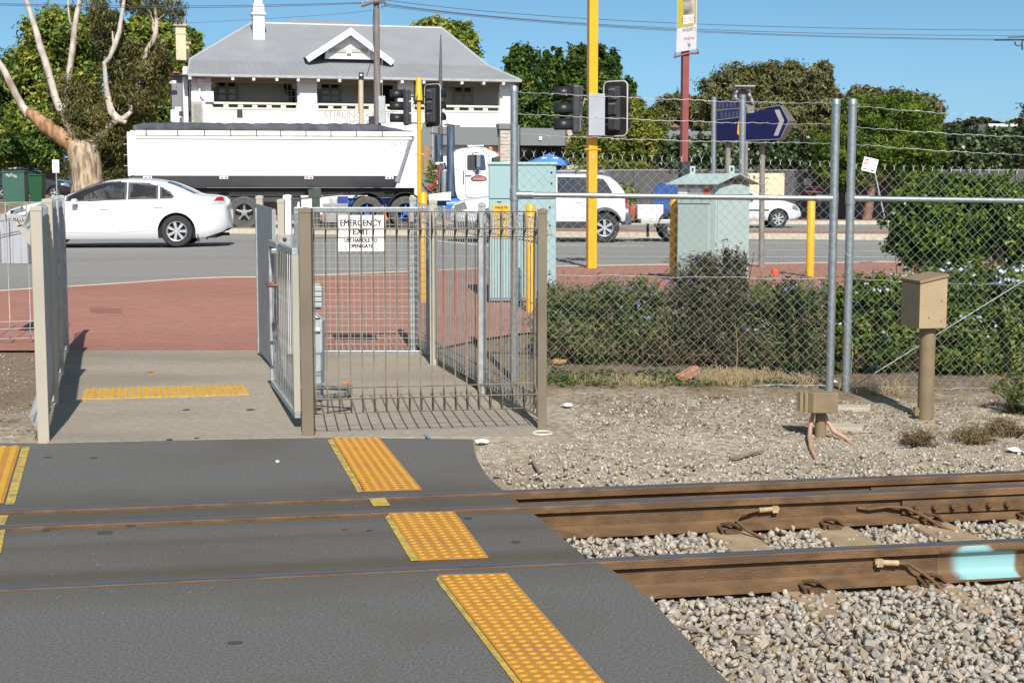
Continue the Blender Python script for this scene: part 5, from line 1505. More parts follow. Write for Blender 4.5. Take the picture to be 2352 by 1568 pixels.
# tilted parking sign on its pole
yd = 53.0
c = at(1998, 379, yd)
root = thing('parking_sign', 'small white parking sign with S and P leaning on its pole', 'sign', (at(2032, 500, yd).x, yd, ZR + .13))
rt = Matrix.Rotation(math.radians(13), 3, 'Y')
def ps(u, v, w): return c + rt @ Vector((u, v, w))
obj('pole', MB().tube([(at(2035, 520, yd).x, yd, ZR), ps(0, .05, .28)], .03, 8), galv_matt, root, smooth=50)
for k in (-1, 1):
    vs = [ps(k * .135 + a * .13, 0, b * .25) for a, b in ((-1, -1), (1, -1), (1, 1), (-1, 1))]
    obj('sign_plate', MB().add(vs + [v + Vector((0, .015, 0)) for v in vs], [(0, 1, 2, 3), (4, 5, 6, 7), (0, 1, 5, 4), (1, 2, 6, 5), (2, 3, 7, 6), (3, 0, 4, 7)]), white_paint, root)
text('lettering', 'S', .17, redt, root, ps(-.14, -.008, .09), rt @ FACE_CAM)
text('lettering', 'P', .14, MATS['board_brown_text'], root, ps(.18, -.008, .17), rt @ FACE_CAM)
mb = MB().tube([ps(-.14 + .085 * math.cos(t), -.008, .09 + .085 * math.sin(t)) for t in np.linspace(0, 6.283, 17)], .009, 4, False)
obj('red_ring', mb, redt, root)
gt = M('faint_print', (.42, .42, .42), .6)
for k in range(4): obj('printed_line', MB().tube([ps(.05, -.008, .06 - .07 * k), ps(.22, -.008, .05 - .07 * k)], .008, 4), gt, root)
obj('printed_arrow', MB().tube([ps(-.2, -.008, -.18), ps(-.08, -.008, -.17)], .011, 4), brn, root)
obj('printed_arrow', MB().tube([ps(.08, -.008, -.18), ps(.2, -.008, -.18)], .011, 4), brn, root)
# speed sign at far left
yd = 56.5
root = thing('speed_sign', 'small white speed sign by the gum tree trunk', 'sign', (at(128, 450, yd).x, yd, 1.1))
p = at(128, 382, yd)
obj('plate', MB().box((p.x, yd, p.z), (.27, .012, .50)), white_paint, root, bevel=.004)
obj('ring', MB().tube([(p.x + .09 * math.cos(t), yd - .01, p.z + .08 + .09 * math.sin(t)) for t in np.linspace(0, 6.283, 17)], .014, 4, False), M('faded_ring', (.5, .38, .36), .6), root)
obj('pole', MB().tube([(p.x, yd + .04, 1.0), (p.x, yd + .04, p.z + .25)], .025, 8), galv_matt, root, smooth=50)
# blue cafe umbrella
yd = 58.2
c = at(1262, 362, yd)
root = thing('cafe_umbrella', 'blue cafe umbrella with white lettering beside the hotel', 'umbrella', (c.x, yd, ZR + .13))
ub = M('umbrella_blue', (.075, .22, .56), .7, 0, .1, 3)
R_ = .82
apex = Vector((c.x, yd, at(1262, 352, yd).z)); rim = [Vector((c.x + R_ * 1.0 * math.cos(t), yd + R_ * math.sin(t), at(1262, 371, yd).z)) for t in np.linspace(0, 2 * math.pi, 9)[:-1]]
cn = obj('canopy', MB().add([apex] + rim, [(0, i + 1, (i + 1) % 8 + 1) for i in range(8)]), ub, root); cn.modifiers.new('thick', 'SOLIDIFY').thickness = .01
val = MB()
for i in range(8):
    a, b = rim[i], rim[(i + 1) % 8]; val.quad(a, b, b - Vector((0, 0, .16)), a - Vector((0, 0, .16)))
obj('valance', val, ub, root).modifiers.new('thick', 'SOLIDIFY').thickness = .008
obj('pole', MB().tube([(c.x, yd, ZR), apex], .025, 8), white_paint, root)
for k in (5, 6):
    a, b = rim[k], rim[(k + 1) % 8]; m_ = (a + b) / 2
    cen = m_.lerp(apex, .28); n_ = Vector((m_.x - apex.x, m_.y - apex.y, .0)).normalized()
    obj('white_lettering', MB().tube([cen + (b - a) * -.18 + n_ * .02 + Vector((0, 0, .02)), cen + (b - a) * .18 + n_ * .02 + Vector((0, 0, .02))], .03, 5), white_paint, root)
# orange marker on the far right pavement
p = ong(1779, 632)
o = obj('marker_cup', MB().lathe([(.042, .0), (.05, .06), (.045, .09), (0, .095)], c=(p.x, p.y, p.z), seg=10), M('orange_plastic', (.70, .10, .03), .5), None, smooth=50)
tag(o, 'small orange plastic marker on the paving left of the lone bollard', 'marker')

# ------------------------------------------------------------------ vehicles
car_white = M('white_car_paint', (0.66, 0.675, 0.69), 0.22, 0, .01, 2, coat=.6)
car_dark = M('dark_car_paint', (0.02, 0.022, 0.03), 0.2, 0, .05, 2, coat=.7)
glass_m = M('tinted_glass', (0.012, 0.015, 0.022), 0.05, 0, .05, 2, spec=.7, coat=.4)
tyre_m = M('tyre_rubber', (0.028, 0.028, 0.029), 0.75, 0, .2, 12)
tyre_g = M('dusty_tyre_rubber', (0.085, 0.083, 0.08), 0.85, 0, .2, 9)
rim_m = M('alloy_rim', (0.55, 0.56, 0.57), 0.35, .6, .05, 8)
trim_m = M('dark_trim', (0.05, 0.05, 0.053), 0.6, 0, .1, 8)
under_m = M('underbody', (0.012, 0.012, 0.012), 0.8)
tail_red = M('tail_lamp_red', (0.38, 0.012, 0.02), 0.2, 0, .1, 8, coat=.5)
tail_clear = M('tail_lamp_clear', (0.50, 0.46, 0.46), 0.2, 0, .1, 8, coat=.5)
head_m = M('headlamp_glass', (0.22, 0.23, 0.25), 0.1, .2, .2, 20, coat=.6)
chrome = M('chrome', (0.62, 0.63, 0.65), 0.15, 1.0, .03, 5)
cabin_m = M('cabin_dark', (0.02, 0.018, 0.017), .8)
def interp(pl, x):
    for a, b in zip(pl, pl[1:]):
        if a[0] <= x <= b[0]:
            t = (x - a[0]) / max(b[0] - a[0], 1e-9)
            return a[1] + (b[1] - a[1]) * t
    return pl[0][1] if x < pl[0][0] else pl[-1][1]
def smooth_pl(pl, it=2):
    for _ in range(it):
        q = [pl[0]]
        for a, b in zip(pl, pl[1:]):
            q += [(a[0] * .75 + b[0] * .25, a[1] * .75 + b[1] * .25), (a[0] * .25 + b[0] * .75, a[1] * .25 + b[1] * .75)]
        pl = q + [pl[-1]]
    return pl
def make_wheel(parent, x, y, R, rr, w, side, spokes, tyre=tyre_m, rim=rim_m, name='wheel'):
    s = side
    prof_ = [(rr, -.5), (R * .93, -.5), (R * .985, -.42), (R, -.3), (R, .3), (R * .985, .42), (R * .93, .5), (rr, .5)]
    wh = obj(name, MB().lathe([(r, h * w) for r, h in prof_], c=(x, y, R), axis='Y', seg=36), tyre, parent, world=False, smooth=40)
    mb = MB().lathe([(rr, .40 * w * s), (rr * .95, .46 * w * s), (rr * .88, .42 * w * s), (rr * .86, .1 * w * s)], c=(x, y, R), axis='Y', seg=36)
    mb.lathe([(0, .40 * w * s), (rr * .16, .42 * w * s), (rr * .24, .36 * w * s), (rr * .26, .2 * w * s)], c=(x, y, R), axis='Y', seg=18)
    yo = y + .36 * w * s
    for k in range(spokes):
        a = 2 * math.pi * (k + .5) / spokes
        ca, sa = math.cos(a), math.sin(a)
        h0, h1 = rr * .10, rr * (.17 if spokes < 7 else .145)
        q = []
        for rad, hw in ((rr * .2, h0), (rr * .9, h1)):
            for sg in (-1, 1): q.append((x + ca * rad - sa * hw * sg, R + sa * rad + ca * hw * sg))
        vs = [(p[0], yo + .03 * w * s, p[1]) for p in q] + [(p[0], yo - .10 * w * s, p[1]) for p in q]
        mb.add(vs, [(0, 1, 3, 2), (4, 6, 7, 5), (0, 2, 6, 4), (1, 5, 7, 3)])
    obj('rim', mb, rim, wh, world=False, smooth=35)
    obj('brake_disc', MB().lathe([(0, .12 * w * s), (rr * .87, .12 * w * s)], c=(x, y, R), axis='Y', seg=24), under_m, wh, world=False)
    return wh

def make_car(label, cat, loc, rz, L, W, zb, belt, top, wheels, R, rr, arch, paint, win, rear_glass, front_glass, tumble=.30, spokes=8, clad=None, name='sedan_car', wide=.20, taper=(.26, .30), door_lines=(), handles=(), mirror=None, tail=None, head=None, glass=glass_m, see=False):
    """profile lists are (distance from the rear, height); forward is local +X with the rear at 0"""
    root = thing(name, label, cat, loc, rz)
    top = smooth_pl(top, 3); belt = smooth_pl(belt, 2); zbs = zb
    def Wx(x):
        t = 1.0
        if x < taper[0]: t -= .30 * ((taper[0] - x) / taper[0]) ** 2.2
        if x > L - taper[1] * 2: t -= .34 * ((x - (L - taper[1] * 2)) / (taper[1] * 2)) ** 2.2
        return W / 2 * t
    pf = [(0, .90), (.10, .965), (.30, .995), (.55, 1.0), (.80, .985), (1.0, .945)]
    def zl(x):
        z = interp(zbs, x)
        for xw in wheels:
            if abs(x - xw) < arch: z = max(z, R + math.sqrt(arch ** 2 - (x - xw) ** 2))
        return z
    def blt(x): return min(interp(belt, x), interp(top, x) - .035)
    def Y(x, z):
        b = blt(x); z0 = interp(zbs, x)
        if z <= b: return Wx(x) * interp(pf, (z - z0) / max(b - z0, .01))
        return Wx(x) * .945 - (z - b) * tumble - .012 * min(1, (z - b) / .04)
    xs_ = set(np.round(np.linspace(0, L, int(L / .05)), 4))
    for xw in wheels:
        for k in range(41):
            xs_.add(round(xw - arch * math.cos(math.pi * k / 40), 4))
    xs_ = sorted(x for x in xs_ if 0 <= x <= L)
    nside, nup = 9, (12 if see else 5)
    if see: xs_ = sorted(set(xs_) | set(np.round(np.linspace(1.0, 3.5, 100), 4)))
    def inside(p, poly):
        c = False
        for (ax, az), (bx, bz) in zip(poly, poly[1:] + poly[:1]):
            if (az > p[1]) != (bz > p[1]) and p[0] < (bx - ax) * (p[1] - az) / (bz - az) + ax: c = not c
        return c
    rows = []
    for x in xs_:
        b, zt, z0 = blt(x), interp(top, x), zl(x)
        z0 = min(z0, b - .02)
        row = [(x, Y(x, z0 + (b - z0) * k / nside), z0 + (b - z0) * k / nside) for k in range(nside + 1)]
        ze = zt - min(.045, (zt - b) * .6)
        row += [(x, Y(x, b + (ze - b) * k / nup), b + (ze - b) * k / nup) for k in range(1, nup + 1)]
        ye = row[-1][1]
        row += [(x, ye * .94, zt - .022 if zt - b > .1 else ze + (zt - ze) * .6), (x, ye * .75, zt - .004), (x, ye * .4, zt + .012), (x, 0, zt + .018)]
        rows.append(row)
    n = len(rows[0])
    for side in (1,):
        mb = MB()
        full = []
        for row in rows:
            full.append([(p[0], p[1], p[2]) for p in row] + [(p[0], -p[1], p[2]) for p in reversed(row[:-1])])
        m = len(full[0])
        mb.v = [p for r in full for p in r]
        for i in range(len(full) - 1):
            for k in range(m - 1):
                q = (i * m + k, i * m + k + 1, (i + 1) * m + k + 1, (i + 1) * m + k)
                if see and (k < n - 5 or k > m - n + 3):
                    pc = (sum(mb.v[j][0] for j in q) / 4, sum(mb.v[j][2] for j in q) / 4)
                    if pc[1] > .9 and any(inside(pc, w_) for w_ in win): continue
                mb.f.append(q)
        mb.f.append(tuple(range(m))); mb.f.append(tuple(reversed(range((len(full) - 1) * m, len(full) * m))))
    obj('body', mb, paint, root, world=False, smooth=38)
    # dark floor and wheel housings
    mb = MB().bb(.25, L - .3, -W / 2 + .12, W / 2 - .12, interp(zbs, L / 2) + .02, R + arch + .05)
    obj('underbody', mb, under_m, root, world=False)
    for xw in wheels:
        for s in (1, -1):
            make_wheel(root, xw, s * (W / 2 - .115), R, rr, .215, s, spokes)
    def side_poly(name, pts, off, mat, parent=root, sides=(1, -1), dens=.06):
        o = None
        for s in sides:
            q = []
            for a, b in zip(pts, pts[1:] + pts[:1]):
                k = max(1, int(math.hypot(b[0] - a[0], b[1] - a[1]) / dens))
                q += [(a[0] + (b[0] - a[0]) * i / k, a[1] + (b[1] - a[1]) * i / k) for i in range(k)]
            cx_ = sum(p[0] for p in q) / len(q); cz_ = sum(p[1] for p in q) / len(q)
            ring1 = [(p[0] * .5 + cx_ * .5, p[1] * .5 + cz_ * .5) for p in q]
            allp = q + ring1 + [(cx_, cz_)]
            vs = [(x, s * (Y(x, z) + off), z) for x, z in allp]
            edge_ = [(x, s * (Y(x, z) - .02), z) for x, z in q]
            k = len(q)
            fs = [(i, (i + 1) % k, k + (i + 1) % k, k + i) for i in range(k)] + [(k + i, k + (i + 1) % k, 2 * k) for i in range(k)]
            fs += [(2 * k + 1 + i, 2 * k + 1 + (i + 1) % k, (i + 1) % k, i) for i in range(k)]
            o = obj(name, MB().add(vs + edge_, fs), mat, parent, world=False, smooth=30)
        return o
    for wn_ in win:
        side_poly('side_window', wn_, .007, clear_glass if see else glass)
        if see:
            cx_ = sum(p[0] for p in wn_) / len(wn_); cz_ = sum(p[1] for p in wn_) / len(wn_)
            for s in (1, -1):
                q = []
                for a, b in zip(wn_, wn_[1:] + wn_[:1]):
                    k = max(1, int(math.hypot(b[0] - a[0], b[1] - a[1]) / .06)); q += [(a[0] + (b[0] - a[0]) * i / k, a[1] + (b[1] - a[1]) * i / k) for i in range(k)]
                def shr(p):
                    d = math.hypot(p[0] - cx_, p[1] - cz_); f = max(.3, 1 - .05 / max(d, .05)); return (cx_ + (p[0] - cx_) * f, cz_ + (p[1] - cz_) * f)
                k = len(q); al = q + [shr(p) for p in q]
                obj('window_surround', MB().add([(x, s * (Y(x, z) + .009), z) for x, z in al], [(i, (i + 1) % k, k + (i + 1) % k, k + i) for i in range(k)]), trim_m, root, world=False)
    def top_strip(name, x0, x1, mat, fy=.86, n_=8):
        vs = []
        for i in range(n_ + 1):
            x = x0 + (x1 - x0) * i / n_
            zt = interp(top, x); b = blt(x); ye = Y(x, zt - min(.045, (zt - b) * .6))
            for f in (-.9, -.75, -.4, 0, .4, .75, .9):
                fa = abs(f)
                z = zt + (.018 if fa == 0 else .012 if fa == .4 else -.004 if fa == .75 else -.017) + .010
                vs.append((x, ye * f * fy / .86, z))
        fs = [(i * 7 + k, i * 7 + k + 1, (i + 1) * 7 + k + 1, (i + 1) * 7 + k) for i in range(n_) for k in range(6)]
        return obj(name, MB().add(vs, fs), mat, root, world=False, smooth=40)
    top_strip('rear_window', *rear_glass, glass)
    top_strip('windscreen', *front_glass, glass)
    for pts in door_lines:
        for s in (1, -1):
            q = []
            for a, b in zip(pts, pts[1:]):
                k = max(1, int(math.hypot(b[0] - a[0], b[1] - a[1]) / .08))
                q += [(a[0] + (b[0] - a[0]) * i / k, a[1] + (b[1] - a[1]) * i / k) for i in range(k)]
            q.append(pts[-1])
            obj('door_seam', MB().tube([(x, s * (Y(x, z) + .0005), z) for x, z in q], .0035, 4), MATS['door_seam_grey'], root, world=False)
    for (x, z) in handles:
        for s in (1, -1):
            obj('door_handle', MB().box((x, s * (Y(x, z) + .012), z), (.19, .024, .035)), paint, root, world=False, bevel=.008)
    if mirror:
        for s in (1, -1):
            x, z = mirror
            mr = obj('wing_mirror', MB().box((x, s * (Y(x, z) + .13), z), (.12, .17, .13)), paint, root, world=False, bevel=.03, smooth=50)
            obj('mirror_stem', MB().box((x - .0, s * (Y(x, z) + .045), z - .05), (.07, .12, .04)), trim_m, mr, world=False, bevel=.008)
    if tail:
        for pts, mt_ in tail: side_poly('tail_lamp', pts, .012, mt_, dens=.04)
    if head:
        for pts in head: side_poly('headlamp', pts, .012, head_m, dens=.04)
    if clad:
        z1, fl = clad
        for s in (1, -1):
            q = [x for x in xs_ if .05 < x < L - .08]
            vs, fs = [], []
            for x in q:
                za = zl(x); zt_ = max(z1, min(za + .075, R + arch + .075))
                for z, o_ in ((za, .0), (za + .001, .03), (zt_ - .01, .03), (zt_, .0)): vs.append((x, s * (Y(x, max(z, interp(zbs, x))) + o_), z))
            for i in range(len(q) - 1):
                for k in range(3): fs.append((i * 4 + k, i * 4 + k + 1, i * 4 + 5 + k, i * 4 + 4 + k))
            obj('side_cladding', MB().add(vs, fs), MATS['grey_cladding'], root, world=False, smooth=40)
    return root, Y
clear_glass = bpy.data.materials.new('see_through_tinted_glass'); clear_glass.use_nodes = True
nt = clear_glass.node_tree; N = nt.nodes; L = nt.links
tp = N.new('ShaderNodeBsdfTransparent'); tp.inputs['Color'].default_value = (.50, .54, .56, 1)
N['Principled BSDF'].inputs['Base Color'].default_value = (.01, .012, .016, 1); N['Principled BSDF'].inputs['Roughness'].default_value = .03
gl = N.new('ShaderNodeBsdfGlossy'); gl.inputs['Roughness'].default_value = .03
fz = N.new('ShaderNodeLayerWeight'); fz.inputs['Blend'].default_value = .45
mxs = N.new('ShaderNodeMixShader'); L.new(fz.outputs['Fresnel'], mxs.inputs['Fac']); L.new(tp.outputs[0], mxs.inputs[1]); L.new(gl.outputs[0], mxs.inputs[2])
L.new(mxs.outputs[0], N['Material Output'].inputs['Surface'])
M('door_seam_grey', (.30, .30, .31), .6)
M('grey_cladding', (.075, .077, .08), .6, 0, .08, 6)

# the white sedan
gz = ZR + .006
dS = onz(420, 567, gz).y + .93
S_ = lambda x: (532 - x) / 105.0
sed_rear = at(532, 567, dS - .0)
sx = at(511, 500, dS - .9).x
H_ = lambda y: (567 - y) / 105.0
root, YS = make_car('white four-door sedan driving left along the near lane', 'car', (sx, dS, gz), math.radians(185), 4.92, 1.88,
    [(0, .40), (.10, .33), (.45, .21), (.9, .18), (4.3, .17), (4.7, .19), (4.92, .30)],
    [(0, .93), (.30, 1.02), (.8, 1.035), (1.6, 1.01), (3.5, .94), (4.1, .90), (4.92, .62)],
    [(0, .80), (.02, .96), (.06, 1.045), (.10, 1.085), (.35, 1.125), (.62, 1.135), (.95, 1.30), (1.30, 1.43), (1.65, 1.475), (2.1, 1.49), (2.5, 1.465), (2.85, 1.385), (3.2, 1.235), (3.54, 1.09), (3.75, 1.045), (4.2, .96), (4.6, .86), (4.80, .76), (4.92, .64)],
    [1.07, 3.98], .345, .228, .405, car_white,
    [[(2.80, 1.385), (3.10, 1.255), (3.42, 1.09), (3.44, 1.0), (3.10, .995), (2.135, 1.035), (2.13, 1.41), (2.45, 1.425)],
     [(2.10, 1.405), (2.105, 1.04), (1.46, 1.045), (1.46, 1.335), (1.75, 1.395)],
     [(1.43, 1.325), (1.43, 1.05), (1.16, 1.055), (1.115, 1.10), (1.20, 1.20)]],
    (.68, 1.28), (2.62, 3.50), tumble=.40, spokes=7, wide=.2, taper=(.42, .36),
    door_lines=[[(2.30, 1.02), (2.30, .30)], [(1.13, 1.05), (1.30, .84), (1.50, .50), (1.62, .36), (2.30, .32)], [(3.42, 1.0), (3.50, .75), (3.48, .32), (2.30, .30)]],
    handles=[(2.61, .83), (1.46, .88)], mirror=(3.22, .985),
    tail=[([(.07, .94), (.30, .94), (.27, 1.0), (.055, 1.0)], tail_clear), ([(.055, 1.003), (.27, 1.003), (.20, 1.085), (.11, 1.10), (.075, 1.08)], tail_red)], see=True, head=[[(4.25, .80), (4.62, .70), (4.60, .80), (4.35, .88)]], name='sedan_car')
obj('seat_belt_pillar', MB().tube([(1.98, -.62, 1.05), (1.85, -.60, 1.2), (1.72, -.58, 1.29)], .02, 6), M('pale_trim', (.4, .38, .33), .6), root, world=False)
seat_m = M('dark_seat_fabric', (.035, .033, .032), .85, 0, .2, 12)
for sy_ in (.38, -.38):
    st_ = obj('front_seat', MB().box((2.12, sy_, .88), (.16, .50, .62), 0, 0, math.radians(14)).box((2.38, sy_, .58), (.52, .50, .14)), seat_m, root, world=False, bevel=.05, smooth=50)
    obj('head_rest', MB().box((2.00, sy_, 1.26), (.10, .27, .19)), seat_m, st_, world=False, bevel=.04, smooth=50)
obj('rear_seat', MB().box((1.15, 0, .88), (.16, 1.3, .60), 0, 0, math.radians(16)).box((1.45, 0, .58), (.5, 1.3, .14)), seat_m, root, world=False, bevel=.05, smooth=50)
obj('parcel_shelf', MB().box((.92, 0, 1.0), (.42, 1.2, .03)), seat_m, root, world=False)
obj('dashboard', MB().box((3.35, 0, .90), (.45, 1.45, .22)), seat_m, root, world=False, bevel=.06, smooth=50)
obj('steering_wheel', MB().tube([(3.02 + .07 * math.sin(t), -.38 + .19 * math.cos(t), 1.0 + .18 * math.sin(t)) for t in np.linspace(0, 6.283, 25)], .016, 6, False), trim_m, root, world=False, smooth=50)
obj('mud_flap', MB().box((.62, -.80, .22), (.02, .2, .22)).box((.62, .80, .22), (.02, .2, .22)), trim_m, root, world=False)
obj('exhaust_pipe', MB().tube([(.08, -.5, .24), (.5, -.5, .24)], .035, 8), trim_m, root, world=False)

# the white SUV and its trailer
dU = onz(1392, 557, gz).y + .90
ux = at(1447, 500, dU - .9).x
pu_ = FPX / (dU - .9)
root, YU = make_car('white four wheel drive with grey cladding behind the fence', 'car', (ux, dU, gz), math.radians(180), 4.25, 1.84,
    [(0, .50), (.15, .42), (.6, .34), (3.6, .34), (4.0, .40), (4.25, .48)],
    [(0, 1.02), (.5, 1.06), (2.4, 1.02), (4.25, .88)],
    [(0, .9), (.03, 1.05), (.10, 1.18), (.22, 1.36), (.38, 1.52), (.55, 1.585), (.9, 1.62), (1.7, 1.635), (2.2, 1.61), (2.5, 1.54), (2.8, 1.34), (3.05, 1.16), (3.25, 1.10), (3.9, 1.02), (4.15, .94), (4.25, .82)],
    [.60, 3.25], .35, .215, .41, car_white,
    [[(.45, 1.12), (.42, 1.20), (.62, 1.50), (.92, 1.53), (.95, 1.12)], [(1.02, 1.12), (1.02, 1.535), (1.72, 1.55), (1.72, 1.10)], [(1.78, 1.10), (1.78, 1.55), (2.32, 1.51), (2.72, 1.28), (2.80, 1.10)]],
    (.13, .40), (2.40, 3.0), tumble=.24, spokes=6, taper=(.22, .34), clad=(.50, .03),
    door_lines=[[(1.75, 1.08), (1.75, .52)], [(.98, 1.1), (1.02, .8), (1.1, .55)]], handles=[(1.2, .95), (1.95, .95)], mirror=(2.62, 1.12),
    tail=[([(.02, .80), (.10, .80), (.12, 1.1), (.06, 1.12)], tail_red)], head=[[(3.85, .80), (4.18, .74), (4.16, .88), (3.92, .97)]], name='four_wheel_drive')
obj('rear_bumper', MB().bb(-.06, .16, -.84, .84, .42, .70), MATS['grey_cladding'], root, world=False, bevel=.05)
for s in (-1, 1):
    obj('roof_rail', MB().tube([(.5, s * .55, 1.63), (.55, s * .55, 1.69), (2.0, s * .55, 1.70), (2.1, s * .55, 1.64)], .016, 8), chrome, root, world=False, smooth=50)
for x in (.75, 1.25, 1.75): obj('roof_bar', MB().box((x, 0, 1.70), (.08, 1.2, .035)), trim_m, root, world=False, bevel=.01)
# trailer
dT = dU + .15
tx0, tx1 = at(1462, 500, dT - .7).x, at(1640, 500, dT - .7).x
root = thing('box_trailer', 'low flat trailer coupled behind the white four wheel drive', 'trailer', (tx0, dT, gz))
za, zb2 = at(1500, 514, dT - .7).z, at(1500, 504, dT - .7).z
obj('bed', MB().bb(tx0 + .1, tx1, dT - .75, dT + .75, za, zb2), M('aluminium_bed', (.45, .44, .41), .5, .3, .1, 8), root, bevel=.01)
obj('drawbar', MB().bb(tx0 - .25, tx0 + .1, dT - .05, dT + .05, za, za + .07), trim_m, root)
obj('mudguard', MB().lathe([(.42, -.13), (.42, .13)], c=(at(1550, 500, dT - .7).x, dT - .65, gz + .36), axis='Y', seg=18, a0=0, a1=math.pi), trim_m, root, smooth=50).modifiers.new('thick', 'SOLIDIFY').thickness = .03
wz = MW[root.name]
for s in (-1, 1):
    make_wheel(root, at(1550, 500, dT - .7).x - tx0, s * .65, .31, .18, .18, s, 5)
obj('front_guard', MB().bb(at(1505, 500, dT - .7).x, at(1545, 500, dT - .7).x, dT - .72, dT - .4, at(1500, 522, dT - .7).z, zb2 - .003), trim_m, root, bevel=.02)
obj('support_jack', MB().bb(tx0 + .3, tx0 + .36, dT - .1, dT - .04, gz + .1, za), trim_m, root)
p0, p1 = at(1464, 502, dT - .6), at(1524, 470, dT - .6)
o = obj('tool_box', MB().bb(p0.x, p1.x, dT - .6, dT + .1, zb2 + .002, p1.z), M('white_box_paint', (.62, .63, .64), .45, 0, .03, 5), None, bevel=.02)
tag(o, 'plain white tool box on the front of the low trailer', 'tool box')
p0, p1 = at(1447, 502, dT - .3), at(1463, 470, dT - .3)
o = obj('fuel_can', MB().bb(p0.x, p1.x, dT - .3, dT + .1, zb2 + .002, p1.z - .05).bb((p0.x + p1.x) / 2 - .05, (p0.x + p1.x) / 2 + .05, dT - .15, dT - .05, p1.z - .051, p1.z), M('rusty_red_plastic', (.36, .07, .03), .5), None, bevel=.015)
tag(o, 'red fuel can between the four wheel drive and the white tool box', 'fuel can')
root = thing('blue_container', 'dark blue peaked container riding on the trailer', 'container', tuple(at(1530, 502, dT)))
pts = [(1503, 502), (1503, 446), (1508, 432), (1524, 420), (1545, 420), (1556, 432), (1560, 446), (1560, 502)]
n = len(pts)
A_ = [at(x, y, dT - .5) for x, y in pts]; B_ = [p + Vector((0, 1.0, 0)) for p in A_]
for p in A_ + B_:
    if p.z < zb2 + .05: p.z = zb2 + .002
cbm = M('container_blue', (.025, .075, .26), .4, 0, .08, 4)
obj('shell', MB().add(A_ + B_, [tuple(range(n)), tuple(reversed(range(n, 2 * n)))] + [(i, n + i, n + (i + 1) % n, (i + 1) % n) for i in range(n)]), cbm, root, bevel=.01)
obj('rib', MB().bb(at(1503, 447, dT - .52).x, at(1560, 447, dT - .52).x, dT - .53, dT - .503, at(1500, 449, dT - .5).z, at(1500, 445, dT - .5).z), cbm, root)

# white hatchback on the far lanes
dH = 48.6
hx = at(1843, 500, dH - .85).x
root, YH = make_car('white hatchback on the far lanes partly hidden by the roofed cabinet', 'car', (hx - 4.05, dH, gz), 0.0, 4.05, 1.70,
    [(0, .4), (.4, .26), (3.4, .24), (3.8, .26), (4.05, .36)],
    [(0, .98), (1.0, .97), (2.6, .93), (4.05, .70)],
    [(0, .9), (.04, 1.05), (.2, 1.28), (.45, 1.40), (1.2, 1.46), (1.9, 1.43), (2.3, 1.30), (2.65, 1.12), (2.95, 1.0), (3.4, .93), (3.8, .80), (4.0, .66), (4.05, .55)],
    [.62, 3.27], .30, .20, .345, car_white,
    [[(.5, 1.03), (.62, 1.30), (1.1, 1.36), (1.12, 1.0)], [(1.18, 1.0), (1.18, 1.365), (1.85, 1.35), (2.25, 1.22), (2.55, 1.03), (2.55, .985)]],
    (.05, .42), (2.02, 2.85), tumble=.32, spokes=7, taper=(.22, .34), door_lines=[[(2.5, .95), (2.55, .6), (2.5, .33)]], handles=[(1.4, .85)], mirror=(2.4, 1.02),
    tail=[([(.02, .8), (.12, .8), (.12, .95), (.04, .95)], tail_red)], head=[[(3.72, .62), (3.98, .56), (3.9, .70), (3.75, .76)]], name='hatchback_car')
obj('side_moulding', MB().bb(1.2, 2.95, -.86, -.845, .56, .61), trim_m, root, world=False)
# dark car and a pale car in the far car park at the left
dk = 73.0
gk = 1.15
kx = at(166, 450, dk - .8).x
root, _ = make_car('dark car in the raised car park left of the gum tree', 'car', (kx - 4.3, dk, gk), 0.0, 4.3, 1.75,
    [(0, .4), (.4, .22), (3.6, .2), (4.3, .34)], [(0, .98), (1.0, .98), (2.8, .93), (4.3, .68)],
    [(0, .85), (.04, 1.02), (.3, 1.25), (.6, 1.42), (1.3, 1.50), (2.0, 1.46), (2.5, 1.28), (2.95, 1.05), (3.2, .98), (3.9, .84), (4.25, .66), (4.3, .5)],
    [.72, 3.45], .31, .20, .36, car_dark,
    [[(.6, 1.03), (.8, 1.33), (1.4, 1.41), (1.42, 1.02)], [(1.5, 1.02), (1.5, 1.41), (2.0, 1.38), (2.45, 1.22), (2.75, 1.0)]],
    (.06, .55), (2.1, 3.0), spokes=5, mirror=(2.6, 1.02), handles=[(1.7, .88)], head=[[(3.85, .68), (4.2, .58), (4.12, .74), (3.9, .82)]], name='dark_hatchback')
dk2 = 78.0
kx2 = at(172, 450, dk2).x
make_car('white car parked behind the dark car by the gum tree', 'car', (kx2 - 4.3, dk2, gk + .02), 0.0, 4.3, 1.75,
    [(0, .4), (.4, .22), (3.6, .2), (4.3, .34)], [(0, .98), (1.0, .98), (2.8, .93), (4.3, .68)],
    [(0, .85), (.04, 1.02), (.3, 1.25), (.6, 1.52), (1.3, 1.62), (2.0, 1.6), (2.5, 1.4), (2.95, 1.15), (3.2, 1.05), (3.9, .92), (4.25, .7), (4.3, .5)],
    [.72, 3.45], .31, .20, .36, car_white, [[(.6, 1.03), (.8, 1.4), (2.0, 1.46), (2.75, 1.03)]], (.06, .55), (2.1, 3.0), spokes=5, name='parked_car')
dk3 = 74.5
